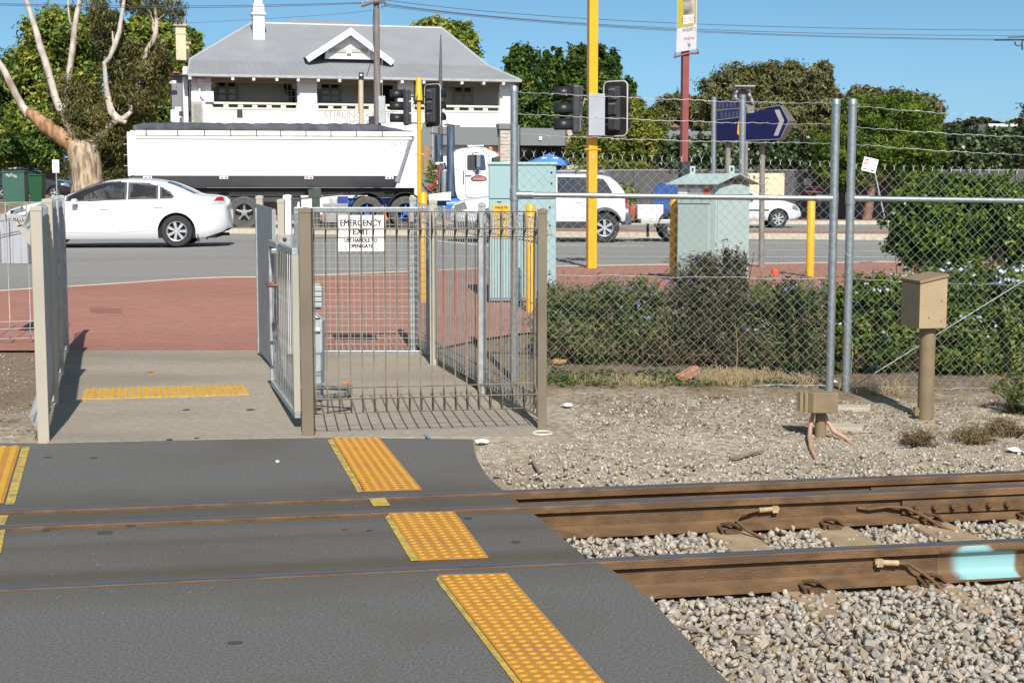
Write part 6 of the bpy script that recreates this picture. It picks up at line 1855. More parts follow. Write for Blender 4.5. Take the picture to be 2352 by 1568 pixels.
make_car('silver car at the left edge behind the green kiosk', 'car', (at(8, 450, dk3).x - 4.3, dk3, gk + .02), 0.0, 4.3, 1.75,
    [(0, .4), (.4, .22), (3.6, .2), (4.3, .34)], [(0, .98), (1.0, .98), (2.8, .93), (4.3, .68)],
    [(0, .85), (.04, 1.02), (.3, 1.25), (.6, 1.42), (1.3, 1.50), (2.0, 1.46), (2.5, 1.28), (2.95, 1.05), (3.2, .98), (3.9, .84), (4.25, .66), (4.3, .5)],
    [.72, 3.45], .31, .20, .36, M('silver_blue_paint', (.18, .20, .25), .3, .4, .05, 2, coat=.5), [[(.6, 1.03), (.8, 1.3), (2.0, 1.36), (2.75, 1.0)]], (.06, .55), (2.1, 3.0), spokes=5, name='parked_car')
# green kiosk and bin
dg = 57.0
p0, p1 = at(7, 478, dg), at(55, 396, dg)
root = thing('green_kiosk', 'green utility kiosk with white graffiti at the far left', 'kiosk', ((p0.x + p1.x) / 2, dg, 1.1))
gk_m = M('kiosk_green', (.04, .11, .08), .55, 0, .06, 4)
obj('housing', MB().bb(p0.x, p1.x, dg, dg + .5, 1.0, p1.z), gk_m, root, bevel=.015)
obj('lid', MB().bb(p0.x - .02, p1.x + .02, dg - .03, dg + .53, p1.z + .002, p1.z + .05), gk_m, root, bevel=.01)
gr = MB()
for x, y in ((13, 402), (18, 404), (23, 401), (29, 404), (33, 406)):
    a = at(x, y, dg - .012); gr.tube([a, a + Vector((.06, 0, .05)), a + Vector((.09, 0, -.04)), a + Vector((.02, 0, -.06)), a + Vector((.05, 0, .02))], .018, 4)
obj('graffiti', gr, M('graffiti_white', (.5, .56, .54), .7), root)
p0, p1 = at(71, 472, dg - .2), at(101, 402, dg - .2)
root = thing('wheelie_bin', 'dark green wheelie bin between the kiosk and the dark car', 'bin', ((p0.x + p1.x) / 2, dg - .2, 1.1))
xm, hw = (p0.x + p1.x) / 2, (p1.x - p0.x) / 2
bn = M('bin_green', (.014, .075, .03), .5, 0, .08, 4)
vs = [(xm + s * hw * f, dg - .2 + t * .27 * f, z) for z, f in ((1.15, .78), (p1.z - .04, 1.0)) for s, t in ((-1, -1), (1, -1), (1, 1), (-1, 1))]
obj('bin_body', MB().add(vs, [(0, 1, 2, 3), (4, 5, 6, 7), (0, 1, 5, 4), (1, 2, 6, 5), (2, 3, 7, 6), (3, 0, 4, 7)]), bn, root, bevel=.015)
obj('lid', MB().box((xm, dg - .2, p1.z - .005), (hw * 2.1, .6, .06)), bn, root, bevel=.02)
for s in (-1, 1): obj('wheel', MB().lathe([(0, -.03), (.1, -.03), (.1, .03), (0, .03)], c=(xm + s * hw * .6, dg + .05, 1.2), axis='X', seg=14), tyre_m, root)
yh = dg - .15
p0, p1 = at(57, 472, yh), at(68, 400, yh)

# ------------------------------------------------------------------ the tipper truck
TY = math.radians(8)
tr0 = at(303, 450, 45.9)
tw = lambda u, v, z: (u, v, z)
def tu(x):                             # distance along the truck side of a pixel column
    a = ray(x, 450); k = math.tan(TY)
    # side line: X = tr0.x + u cos, Y = tr0.y + u sin
    m = a.x / a.y
    u = (m * tr0.y - tr0.x) / (math.cos(TY) - m * math.sin(TY))
    return u
def tz(x, y, v=0.0):
    u = tu(x); return at(x, y, tr0.y + u * math.sin(TY) + v).z - gz
truck_w = M('truck_white_paint', (.74, .74, .73), .32, 0, .015, 2, coat=.3, col3=(.66, .64, .60), scale3=.6, amt3=.4)
tarp_m = M('grey_tarpaulin', (.055, .062, .075), .75, 0, .25, 3, .5, 14, col3=(.14, .15, .17), scale3=1.4, amt3=.6)
chas_m = M('chassis_black', (.016, .016, .018), .7, 0, .2, 6)
grey_under = M('trailer_under_grey', (.30, .30, .305), .55, 0, .05, 3)
root = thing('tipper_trailer', 'long white tipper trailer with a rolled grey tarpaulin', 'trailer', (tr0.x, tr0.y, gz), TY)
TWd = 2.45
def tb(mb, x0, x1, y0, y1, v0=0.0, v1=TWd):   # box by pixel rows/columns on the near side
    xm_ = (x0 + x1) / 2
    mb.bb(tu(x0), tu(x1), v0, v1, tz(xm_, y1), tz(xm_, y0)); return mb
uL, uR = tu(303), tu(953)
zt0, zm0, zb0_ = tz(600, 301), tz(600, 403), tz(600, 431)
# tub: flat sides, then sloping in underneath
uFt, uFb = tu(951), tu(910)
sec = [(0, zm0), (0, zt0), (TWd, zt0), (TWd, zm0), (TWd - .42, zb0_), (.42, zb0_)]
vs = [(uL, v, z) for v, z in sec] + [(uFb + (uFt - uFb) * (z - zb0_) / (zt0 - zb0_), v, z) for v, z in sec]
obj('tub', MB().add(vs, [(0, 1, 2, 3, 4, 5), (11, 10, 9, 8, 7, 6)] + [(i, (i + 1) % 6, 6 + (i + 1) % 6, 6 + i) for i in (0, 2)]), truck_w, root, world=False)
obj('tub_floor', MB().add(vs, [(i, (i + 1) % 6, 6 + (i + 1) % 6, 6 + i) for i in (3, 4, 5)]), grey_under, root, world=False)
rust_rail = M('stained_white_rail', (.74, .71, .66), .5, 0, .05, 3, col3=(.52, .40, .26), scale3=1.6, amt3=.5)
obj('top_rail', MB().bb(uL + .15, uFt + .02, -.05, .03, tz(600, 312), tz(600, 301)), rust_rail, root, world=False, bevel=.012)
obj('top_rail', MB().bb(uL + .15, uFt - .05, -.035, .02, tz(600, 320), tz(600, 314)), rust_rail, root, world=False, bevel=.01)
obj('lower_lip', MB().bb(uL + .1, uFb + .05, -.02, -.002, zm0 - .01, zm0 + .03), truck_w, root, world=False)
obj('rear_post', MB().bb(uL - .10, uL - .002, -.06, .12, tz(303, 405), tz(303, 303)), truck_w, root, world=False, bevel=.02)
for yy_ in (330, 355, 380): obj('gate_hinge', MB().bb(uL - .22, uL - .103, .0, .05, tz(303, yy_ + 2), tz(303, yy_)), grey_under, root, world=False)
br = None
for x in np.linspace(352, 905, 12):
    if br is None: br = obj('clip', MB().box((0, -.03, 0), (.03, .03, .035)), trim_m, root, world=False); br.location = (tu(x), 0, zm0 - .035)
    else: inst(br, root, (tu(x), 0, zm0 - .035))
for x in (515, 710, 895, 340):
    lm_ = obj('side_marker', MB().box((tu(x), -.02, zm0 - .07), (.27, .02, .085)), truck_w, root, world=False, bevel=.005)
    obj('marker_lamp', MB().box((tu(x) - .05, -.035, zm0 - .07), (.06, .012, .03)), tail_red, lm_, world=False)
    obj('marker_lamp', MB().lathe([(0, -.04), (.026, -.038), (.03, -.03)], c=(tu(x) + .07, 0, zm0 - .07), axis='Y', seg=10), tail_red, lm_, world=False)
# tarpaulin roll heaped along the top
vs, fs = [], []
rs = random.Random(4)
nT = 60
for i in range(nT + 1):
    u = uL + .1 + (uFt - uL - .12) * i / nT
    hgt = (tz(600, 282) - zt0)
    hgt *= .97 + .03 * math.sin(i * .9) + rs.uniform(-.03, .03)
    if i > nT * .86: hgt *= max(.08, 1 - (i / nT - .86) / .14)
    if i < 3: hgt *= .75 + .08 * i
    for v, f in ((-.03, 0), (-.035, .35), (.03, .85), (.3, 1.0), (1.2, 1.12), (2.1, 1.0), (2.45, .8), (2.5, 0)):
        vs.append((u, v + rs.uniform(-.015, .015), zt0 + .004 + hgt * f + (.012 * math.sin(i * 2.3 + f * 4) if f else 0)))
for i in range(nT):
    for k in range(7): fs.append((i * 8 + k, i * 8 + k + 1, i * 8 + 9 + k, i * 8 + 8 + k))
obj('tarpaulin', MB().add(vs, fs), tarp_m, root, world=False, smooth=50)
st = None
for x in (340, 412, 473, 533, 592, 647, 705, 762, 820, 879):
    mbs = MB().bb(-.015, .015, -.062, -.052, tz(600, 313) , zt0 + .06)
    if st is None: st = obj('tarp_strap', mbs, trim_m, root, world=False); st.location = (tu(x), 0, 0)
    else: inst(st, root, (tu(x), 0, 0))
# front bulkhead and brace
vs = []
for (x, y) in ((957, 283), (971, 284), (961, 330), (950, 420), (910, 420), (944, 330)):
    u, z = tu(x), tz(x, y); vs.append((u, z))
vs = [(tu(948), tz(948, 303)), (tu(972), tz(970, 283)), (tu(962), tz(962, 336)), (tu(953), tz(950, 400)), (tu(952), tz(950, 421)), (tu(911), tz(911, 421))]
obj('front_bulkhead', MB().prism(vs, lambda a, b: (a, .12, b), lambda a, b: (a, TWd - .12, b)), truck_w, root, world=False)
brc = MB().tube([(tu(946), .06, tz(946, 312)), (tu(912), .06, tz(912, 418))], .085, 6)
obj('brace', brc, M('brace_grey', (.24, .25, .29), .6), root, world=False)
text('lettering', '26 520', .20, M('number_grey', (.30, .31, .33), .6), root, (tu(920), -.004, tz(920, 332)), FACE_CAM, world=False, sx=1.15)
# chassis, gear and wheels
obj('chassis', MB().bb(tu(310), tu(955), .55, TWd - .55, tz(600, 449), tz(600, 431.5)), chas_m, root, world=False)
obj('chassis', MB().bb(tu(505), tu(690), .62, TWd - .62, tz(600, 464), tz(600, 449.5)), M('chassis_grey', (.055, .06, .06), .7), root, world=False)
obj('landing_leg', MB().bb(tu(716), tu(735), .35, .5, tz(725, 522), tz(725, 432)).bb(tu(708), tu(738), .33, .52, tz(725, 455), tz(725, 433)), M('leg_dark_green', (.05, .065, .055), .7), root, world=False, bevel=.01)
obj('diagonal_brace', MB().tube([(tu(640), .4, tz(640, 462)), (tu(790), .4, tz(790, 446))], .03, 6).tube([(tu(690), .4, tz(690, 452)), (tu(690), .4, tz(690, 505))], .03, 6), trim_m, root, world=False)
obj('air_tank', MB().bb(tu(742), tu(800), .5, .9, tz(770, 512), tz(770, 468)), M('tank_grey', (.28, .27, .27), .6), root, world=False, bevel=.02)
obj('side_tool_box', MB().bb(tu(571), tu(592), .3, .6, tz(580, 472), tz(580, 455)), trim_m, root, world=False, bevel=.01)
obj('valve', MB().lathe([(0, -.05), (.09, -.04), (.09, .04), (0, .05)], c=(tu(653), .45, tz(653, 458)), axis='Y', seg=12), M('valve_tan', (.25, .22, .15), .7), root, world=False, smooth=40)
def truck_wheel(parent, x, hub, rim, name='wheel', v=.16, R=.52):
    u = tu(x); wl_ = MB().lathe([(.30, -.14), (.47, -.15), (.51, -.12), (R, -.05), (R, .05), (.51, .12), (.47, .15), (.30, .14)], c=(u, v, R), axis='Y', seg=36)
    w_ = obj(name, wl_, tyre_g, parent, world=False, smooth=40)
    mb = MB().lathe([(.30, -.13), (.285, -.145), (.27, -.12), (.26, .05), (0, .05)], c=(u, v, R), axis='Y', seg=28)
    obj('rim', mb, rim, w_, world=False, smooth=40)
    mb = MB().lathe([(0, -.12), (.09, -.11), (.10, -.06), (.12, .05)], c=(u, v, R), axis='Y', seg=14)
    for k in range(5):
        a = 2 * math.pi * k / 5 + .3
        mb.tube([(u + .06 * math.cos(a), v - .07, R + .06 * math.sin(a)), (u + .27 * math.cos(a), v - .06, R + .27 * math.sin(a))], .035, 6)
    obj('hub', mb, hub, w_, world=False, smooth=40)
    return w_
hub_g = M('hub_grey', (.30, .30, .31), .5, .4, .1, 9)
rim_d = M('rim_dusty', (.10, .09, .08), .7)
for x in (560, 467, 385): truck_wheel(root, x, hub_g, rim_d)
far = [c for c in root.children if c.name.startswith('wheel')]
for c in far:
    d_ = c.copy(); COL.objects.link(d_); d_.parent = root; d_.location = (0, TWd - .32, 0)
    for g in list(c.children): e = g.copy(); COL.objects.link(e); e.parent = d_
trailer = root
# prime mover
blue = M('truck_blue_paint', (.02, .16, .62), .35, 0, .05, 3, coat=.4)
root = thing('prime_mover', 'white bonneted prime mover with twin chrome stacks hauling the tipper', 'truck', tuple(Matrix.Translation((tr0.x, tr0.y, gz)) @ Matrix.Rotation(TY, 4, 'Z') @ Vector((tu(843), 0, 0))), TY)
o0 = tu(843)
ru = lambda x: tu(x) - o0
def px_wheel(x, R=.52, v=.16, nm='wheel'):
    global tu
    old = tu
    tu = lambda q: old(q) - o0
    w_ = truck_wheel(root, x, blue, chas_m, nm, v, R)
    tu = old
    return w_
ww = [px_wheel(843), px_wheel(932)]
for c in list(ww):
    d_ = c.copy(); COL.objects.link(d_); d_.parent = root; d_.location = (0, TWd - .32, 0)
    for g in list(c.children): e = g.copy(); COL.objects.link(e); e.parent = d_
fr_w = px_wheel(1195)
for x in (843, 932):
    g_ = obj('mudguard', MB().lathe([(.62, -.28), (.62, .28)], c=(ru(x), .3, .55), axis='Y', seg=22, a0=math.radians(12), a1=math.radians(168)), chas_m, root, world=False, smooth=50)
    g_.modifiers.new('thick', 'SOLIDIFY').thickness = .035
obj('frame', MB().bb(ru(800), ru(1180), .75, TWd - .75, .72, .98), blue, root, world=False)
obj('turntable', MB().bb(ru(850), ru(945), .5, TWd - .5, .99, tz(900, 445)), chas_m, root, world=False)
obj('fuel_tank', MB().tube([(ru(1026), .38, .72), (ru(1072), .38, .72)], .30, 20).bb(ru(1026), ru(1128), .12, .70, .40, .55), blue, root, world=False, smooth=40)
obj('side_locker', MB().add([(ru(985), .05, tz(990, 461)), (ru(1036), .05, tz(1030, 461)), (ru(1036), .05, tz(1030, 441)), (ru(985), .05, tz(990, 447)),
                            (ru(985), .75, tz(990, 461)), (ru(1036), .75, tz(1030, 461)), (ru(1036), .75, tz(1030, 441)), (ru(985), .75, tz(990, 447))],
    [(0, 1, 2, 3), (4, 5, 6, 7), (0, 1, 5, 4), (1, 2, 6, 5), (2, 3, 7, 6), (3, 0, 4, 7)]), truck_w, root, world=False, bevel=.01)
# cab: side outline extruded with a rounded roof
cab = [(1043, 352), (1049, 345), (1062, 340.5), (1090, 338), (1118, 339), (1126, 345), (1128.5, 378), (1131, 400), (1133, 462), (1062, 463), (1052, 456), (1047, 440), (1045, 400)]
cp = [(ru(x), tz(x, y)) for x, y in cab]
n = len(cp)
zt_ = max(z for _, z in cp)
def inn_(z): return .10 + .16 * max(0, (z - 2.0)) 
mb = MB()
ringv = []
for v, k in ((0, 0), (.06, 1), (TWd - .06 - .3, 1), (TWd - .3, 0)):
    for u, z in cp:
        cu_, cz_ = ru(1088), (cp[0][1] + .9) / 1
        f = 1.0 if k else .985
        ringv.append((cu_ + (u - cu_) * f, .12 + v, 1.6 + (z - 1.6) * f))
mb.add(ringv, [tuple(range(n)), tuple(reversed(range(3 * n, 4 * n)))] + [(r * n + i, r * n + (i + 1) % n, (r + 1) * n + (i + 1) % n, (r + 1) * n + i) for r in range(3) for i in range(n)])
obj('cab', mb, truck_w, root, world=False, smooth=35)
VC = .11
def cpoly(name, pts, v0, v1, mat, parent=root, **k):
    q = [(ru(x), tz(x, y)) for x, y in pts]
    return obj(name, MB().prism(q, lambda a, b: (a, v0, b), lambda a, b: (a, v1, b)), mat, parent, world=False, **k)
door = cpoly('door', [(1071, 353), (1073, 350), (1116, 350), (1122, 354), (1127, 392), (1127, 449), (1124, 453), (1074, 452.5), (1070, 447)], VC - .012, VC + .01, truck_w, bevel=.008)
obj('door_gap', MB().tube([(ru(x), VC - .002, tz(x, y)) for x, y in [(1071, 353), (1073, 349.5), (1117, 349.5), (1123, 354), (1128, 392), (1128, 449), (1124.5, 453.5), (1073, 453), (1069.5, 447), (1071, 353)]], .012, 4), MATS['door_seam_grey'], root, world=False)
obj('window', MB().prism([(ru(x), tz(x, y)) for x, y in [(1074, 358), (1077, 355.5), (1110, 355.5), (1113.5, 358), (1117, 388), (1115, 391), (1077, 391), (1074, 388)]], lambda a, b: (a, VC - .022, b), lambda a, b: (a, VC, b)), glass_m, door, world=False)
obj('quarter_pane', MB().prism([(ru(x), tz(x, y)) for x, y in [(1104, 356.5), (1109.5, 356.5), (1115.5, 388), (1114, 389.5), (1105, 389.5)]], lambda a, b: (a, VC - .028, b), lambda a, b: (a, VC - .01, b)), M('blue_tinted_glass', (.03, .05, .13), .08, 0, .1, 3), door, world=False)
obj('door_handle', MB().box((ru(1077), VC - .03, tz(1077, 403.5)), (.19, .03, .03)), trim_m, door, world=False, bevel=.006)
# oval badge on the door: dark ragged outline with a pale red centre
bad = [(1082, 411), (1084, 407), (1090, 404.5), (1097, 403), (1104, 402.5), (1110, 404), (1117, 406.5), (1119.5, 411), (1117, 415), (1110, 416.5), (1098, 417), (1088, 416.5), (1084, 415)]
obj('door_badge', MB().prism([(ru(x), tz(x, y)) for x, y in bad], lambda a, b: (a, VC - .018, b), lambda a, b: (a, VC - .011, b)), M('badge_dark', (.05, .035, .04), .5), door, world=False)
bad2 = [(1086, 411), (1088, 407.8), (1096, 406.3), (1110, 406.3), (1115, 408.5), (1116, 411), (1113, 414), (1090, 414)]
obj('door_badge', MB().prism([(ru(x), tz(x, y)) for x, y in bad2], lambda a, b: (a, VC - .022, b), lambda a, b: (a, VC - .0185, b)), M('badge_pale_red', (.62, .25, .19), .5), door, world=False)
obj('badge_stripe', MB().tube([(ru(1088), VC - .023, tz(1100, 409)), (ru(1114), VC - .023, tz(1100, 409))], .008, 4).tube([(ru(1088), VC - .023, tz(1100, 412)), (ru(1114), VC - .023, tz(1100, 412))], .006, 4), MATS['badge_dark'], door, world=False)
# mirror on brackets
mb = MB().tube([(ru(1084), VC, tz(1084, 352)), (ru(1096), -.10, tz(1096, 351)), (ru(1104), VC, tz(1104, 353))], .015, 5).tube([(ru(1086), VC, tz(1086, 394)), (ru(1098), -.10, tz(1098, 386)), (ru(1106), VC, tz(1106, 394))], .015, 5)
mr = obj('mirror_arm', mb, chrome, root, world=False)
obj('mirror', MB().bb(ru(1093.5), ru(1102.5), -.16, -.08, tz(1097, 385), tz(1097, 354)), M('mirror_grey', (.24, .27, .27), .35, .5, .05, 5), root, world=False, bevel=.015)
obj('shade_plate', MB().bb(ru(1091), ru(1100), VC - .02, VC - .013, tz(1095, 405), tz(1095, 391)), M('mirror_grey2', (.18, .22, .28), .5), door, world=False)
obj('vent_slot', MB().bb(ru(1064), ru(1066.5), VC - .004, VC + .03, tz(1065, 424), tz(1065, 392)), trim_m, root, world=False)
# roof gear
obj('sun_visor', MB().add([(ru(1120), .14, tz(1120, 343)), (ru(1139), .14, tz(1139, 349)), (ru(1148), .14, tz(1148, 357)), (ru(1122), .14, tz(1122, 366)), (ru(1120), TWd - .4, tz(1120, 343)), (ru(1139), TWd - .4, tz(1139, 349)), (ru(1148), TWd - .4, tz(1148, 357)), (ru(1122), TWd - .4, tz(1122, 366))],
    [(0, 1, 2, 3), (4, 5, 6, 7), (0, 1, 5, 4), (1, 2, 6, 5)]), truck_w, root, world=False, smooth=30)
obj('roof_horn', MB().tube([(ru(1081), .8, tz(1081, 334)), (ru(1118), .8, tz(1118, 333.5))], .035, 8), chrome, root, world=False, smooth=50)
obj('horn_stand', MB().tube([(ru(1083), .8, tz(1081, 342)), (ru(1083), .8, tz(1081, 332))], .03, 6).tube([(ru(1113), .8, tz(1113, 342)), (ru(1113), .8, tz(1113, 333))], .03, 6), trim_m, root, world=False)
amb = M('amber_lamp', (.75, .22, .01), .3)
obj('beacon', MB().lathe([(.07, 0), (.07, .08), (.05, .12), (0, .13)], c=(ru(1130), .35, tz(1130, 346)), seg=12), amb, root, world=False, smooth=50)
obj('beacon', MB().lathe([(.06, 0), (.06, .09), (.04, .12), (0, .13)], c=(ru(1156), 1.2, tz(1156, 356)), seg=12), M('red_beacon', (.55, .06, .03), .3), root, world=False, smooth=50)
obj('far_mirror', MB().bb(ru(1145), ru(1165), 1.7, 1.8, tz(1155, 372), tz(1155, 357)), trim_m, root, world=False, bevel=.02)
# bonnet (mostly behind the cabinet)
obj('bonnet', MB().add([(ru(1131), .35, tz(1131, 462)), (ru(1240), .45, tz(1240, 462)), (ru(1240), .45, tz(1240, 420)), (ru(1131), .35, tz(1131, 396)), (ru(1131), 2.0, tz(1131, 462)), (ru(1240), 1.9, tz(1240, 462)), (ru(1240), 1.9, tz(1240, 420)), (ru(1131), 2.0, tz(1131, 396))],
    [(0, 1, 2, 3), (4, 5, 6, 7), (0, 1, 5, 4), (1, 2, 6, 5), (2, 3, 7, 6), (3, 0, 4, 7)]), truck_w, root, world=False, bevel=.06, smooth=40)
gd = obj('front_mudguard', MB().lathe([(.60, -.2), (.60, .3)], c=(ru(1195), .25, .54), axis='Y', seg=22, a0=math.radians(0), a1=math.radians(185)), truck_w, root, world=False, smooth=50)
gd.modifiers.new('thick', 'SOLIDIFY').thickness = .05
# stacks
stk = M('blued_chrome', (.20, .26, .34), .22, .9, .35, 3, stretch=(6, 6, .6))
obj('exhaust_stack', MB().tube([(ru(1039), .30, tz(1039, 452)), (ru(1039), .30, tz(1039, 345))], .155, 18).tube([(ru(1038.5), .30, tz(1039, 345)), (ru(1037.5), .30, tz(1039, 289))], .13, 18), stk, root, world=False, smooth=50)
obj('exhaust_flap', MB().box((ru(1041), .30, tz(1041, 287.5)), (.5, .28, .035), 0, 0, .08).tube([(ru(1028), .30, tz(1028, 284)), (ru(1044), .30, tz(1044, 287))], .02, 5), M('rusty_flap', (.12, .06, .045), .7), root, world=False)
obj('exhaust_stack', MB().tube([(ru(1021), 2.0, tz(1021, 380)), (ru(1021), 2.0, tz(1021, 305))], .15, 18), stk, root, world=False, smooth=50)
obj('exhaust_flap', MB().box((ru(1022), 2.0, tz(1022, 302.5)), (.55, .3, .035), 0, 0, .1), MATS['rusty_flap'], root, world=False)
obj('stack_clamp', MB().bb(ru(1012), ru(1030), 1.8, 1.86, tz(1021, 376), tz(1021, 370)), M('clamp_white', (.7, .68, .62), .5), root, world=False)
obj('air_cleaner', MB().tube([(ru(1025), .5, tz(1025, 455)), (ru(1025), .5, tz(1025, 392))], .17, 16).tube([(ru(1025), .5, tz(1025, 390)), (ru(1021), .5, tz(1021, 374))], .08, 10), chrome, root, world=False, smooth=50)
# suzie coils
def coil(x0, y0, x1, y1, v, r, turns, mat):
    a, b = Vector((ru(x0), v, tz(x0, y0))), Vector((ru(x1), v, tz(x1, y1)))
    d = (b - a).normalized(); p = d.cross(Vector((0, 1, 0)))
    pts = [a.lerp(b, i / (turns * 8)) + (p * math.cos(i * math.pi / 4) + Vector((0, 1, 0)) * math.sin(i * math.pi / 4)) * r for i in range(turns * 8 + 1)]
    pts = [q - Vector((0, 0, .25 * math.sin(math.pi * i / len(pts)))) for i, q in enumerate(pts)]
    obj('air_hose', MB().tube(pts, .013, 4), mat, root, world=False)
coil(986, 432, 1019, 380, .9, .07, 14, M('red_hose', (.45, .05, .05), .5))
coil(984, 446, 1012, 436, 1.0, .05, 8, MATS['red_hose']); coil(990, 444, 1022, 440, 1.1, .05, 7, M('blue_hose', (.08, .08, .35), .5))
obj('hose', MB().tube([(ru(975), 1.0, tz(975, 420)), (ru(985), 1.0, tz(985, 436)), (ru(1000), 1.0, tz(1000, 446)), (ru(1024), 1.0, tz(1024, 448))], .03, 6), trim_m, root, world=False, smooth=50)

# ------------------------------------------------------------------ the hotel
hA = at(430, 165, 70.0)
hB = at(1196, 187, 76.0)
HANG = math.radians(14)
HG = .45
HO = Vector((hA.x + .62 * math.cos(HANG), hA.y + .62 * math.sin(HANG) + .5, HG))
hd_, hn_ = Vector((math.cos(HANG), math.sin(HANG), 0)), Vector((-math.sin(HANG), math.cos(HANG), 0))
def fac(x, y, v=0.0):                  # (u, z) above hotel ground on the vertical plane v metres behind the front
    r = ray(x, y); o = Vector((0, 0, CAMZ))
    t = ((HO + hn_ * v) - o).dot(hn_) / r.dot(hn_)
    p = o + r * t
    return (p - HO).dot(hd_), p.z - HG
hotel = thing('hotel', 'white two-storey hotel with grey hipped roof and upper verandah', 'building', tuple(HO), HANG)
hw = M('hotel_white_render', (.70, .70, .70), .8, 0, .02, 2, col3=(.66, .66, .65), scale3=.5, amt3=.3)
hcream = M('hotel_cream_trim', (.66, .65, .54), .7, 0, .03, 2)
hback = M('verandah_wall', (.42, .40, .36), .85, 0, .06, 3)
hroof = M('grey_metal_roof', (.26, .27, .285), .6, .1, .05, 1.2, col3=(.30, .31, .32), scale3=.25, amt3=.6)
hgrey = M('hotel_grey_paint', (.175, .19, .195), .7, 0, .03, 2)
holive = M('olive_soffit', (.20, .19, .13), .8, 0, .05, 2)
hdark = M('dark_pane', (.014, .013, .02), .12, 0, .3, 2, spec=.6)
hframe = M('olive_window_frame', (.27, .25, .19), .7)
def hb(name, u0, u1, v0, v1, z0, z1, mat, parent=None, **k):
    return obj(name, MB().bb(u0, u1, v0, v1, z0, z1), mat, parent or hotel, world=False, **k)
uEnd = fac(1180, 200)[0]
zE = fac(600, 174, -.6)[1]            # eaves
zBal1, zBal0 = fac(600, 235.5)[1], fac(600, 252)[1]
zFas = fac(1090, 293)[1]
zFas0 = fac(1090, 334)[1]
piers = [fac(440, 200)[0], fac(485, 200)[0], fac(683, 200)[0], fac(728, 200)[0], fac(914, 200)[0], fac(950, 200)[0], fac(1148, 200)[0], uEnd]
for a, b in zip(piers[::2], piers[1::2]):
    hb('pier', a, b, 0, .45, -.3, zE - .02, hw)
    hb('capital', a - .04, b + .04, -.04, -.002, fac(600, 194)[1], fac(600, 191.5)[1], hw)
vR = 2.3
zfl = zBal0 - .55
for a, b in zip(piers[1::2], piers[2::2]):
    hb('spandrel_wall', a, b, .05, .30, -.3, zBal0 - .002, hw)
    bal = hb('balustrade', a, b, .02, .26, zBal0, zBal0 + (zBal1 - zBal0) * .26, hcream)
    hb('top_rail', a, b, .0, .28, zBal0 + (zBal1 - zBal0) * .72, zBal1, hcream, bal)
    n = 6
    for k in range(n + 1):
        c = a + (b - a) * k / n
        hw_ = .12 if 0 < k < n else .06
        hb('baluster', max(a, c - hw_), min(b, c + hw_), .03, .25, zBal0 + (zBal1 - zBal0) * .26 + .001, zBal0 + (zBal1 - zBal0) * .72 - .001, hcream, bal)
    hb('verandah_floor', a, b, .30, vR, zfl - .2, zfl, hgrey)
    hb('verandah_beam', a, b, .08, .22, zE - .30, zE - .03, holive)
    for sg, q in ((1, a), (-1, b)):    # rounded brackets under the beam at the piers
        hb('beam_bracket', q if sg > 0 else q - .22, q + .22 if sg > 0 else q, .10, .20, zE - .55, zE - .302, holive)
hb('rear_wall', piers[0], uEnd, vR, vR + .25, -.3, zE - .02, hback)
hb('soffit', piers[0] - .4, uEnd + .4, -.55, vR, zE - .018, zE + .0, holive)
def win(name, x0, x1, y0, y1, cols, rows, v=vR, frame=hframe, gap=.05):
    a, z1 = fac(x0, y0, v); b, z0 = fac(x1, y1, v)
    fr = hb(name, a - .08, b + .08, v - .05, v - .004, z0 - .05, z1 + .1, frame)
    for i in range(cols):
        for j in range(rows):
            uu0, uu1 = a + (b - a) * i / cols + gap, a + (b - a) * (i + 1) / cols - gap
            w0, w1 = z0 + (z1 - z0) * j / rows + gap * .6, z0 + (z1 - z0) * (j + 1) / rows - gap * .6
            hb('pane', uu0, uu1, v - .062, v - .052, w0, w1, hdark, fr)
    return fr
win('french_door', 498, 545, 186, 262, 2, 5, gap=.09)
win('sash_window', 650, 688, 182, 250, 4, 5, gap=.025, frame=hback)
win('french_door', 736, 781, 190, 262, 2, 5, gap=.08)
a, z1 = fac(868, 188, vR); b, z0 = fac(906, 262, vR)
hb('open_doorway', a, b, vR - .03, vR - .004, z0, z1, hdark)
a, z1 = fac(760, 196, vR); b, z0 = fac(775, 262, vR)
win('french_door', 1042, 1084, 200, 275, 2, 4, gap=.08)
# brackets under the eaves
br0 = None
for x in (436, 534, 582, 635, 684, 730, 779, 830, 874, 922, 972, 1059, 1109, 1154):
    u, z = fac(x, 185, -.45)
    if br0 is None: br0 = obj('eave_bracket', MB().box((0, 0, 0), (.13, .30, .16)), hw, hotel, world=False); br0.location = (u, -.56, zE - .16)
    else: inst(br0, hotel, (u, -.56, zE - .16))
pipes = MB()
u1, _ = fac(443, 180, -.1); u2, _ = fac(473, 180, -.1); u3, _ = fac(458, 180, -.1)
pipes.tube([(u1, -.1, zE - .12), (u1, -.1, zE - .22), (u2, -.1, zE - .22), (u2, -.1, zE - .12)], .05, 6).tube([(u3, -.1, zE - .2), (u3, -.1, zE - .9), (u3 + .15, -.1, zE - 1.1)], .05, 6).box((u3, -.12, zE - .3), (.22, .15, .3)).box((u3 - .2, -.08, zE - 1.0), (.4, .1, .5)).box((u3 + .45, -.08, zE - 1.0), (.4, .1, .5))
obj('down_pipe', pipes, hw, hotel, world=False)
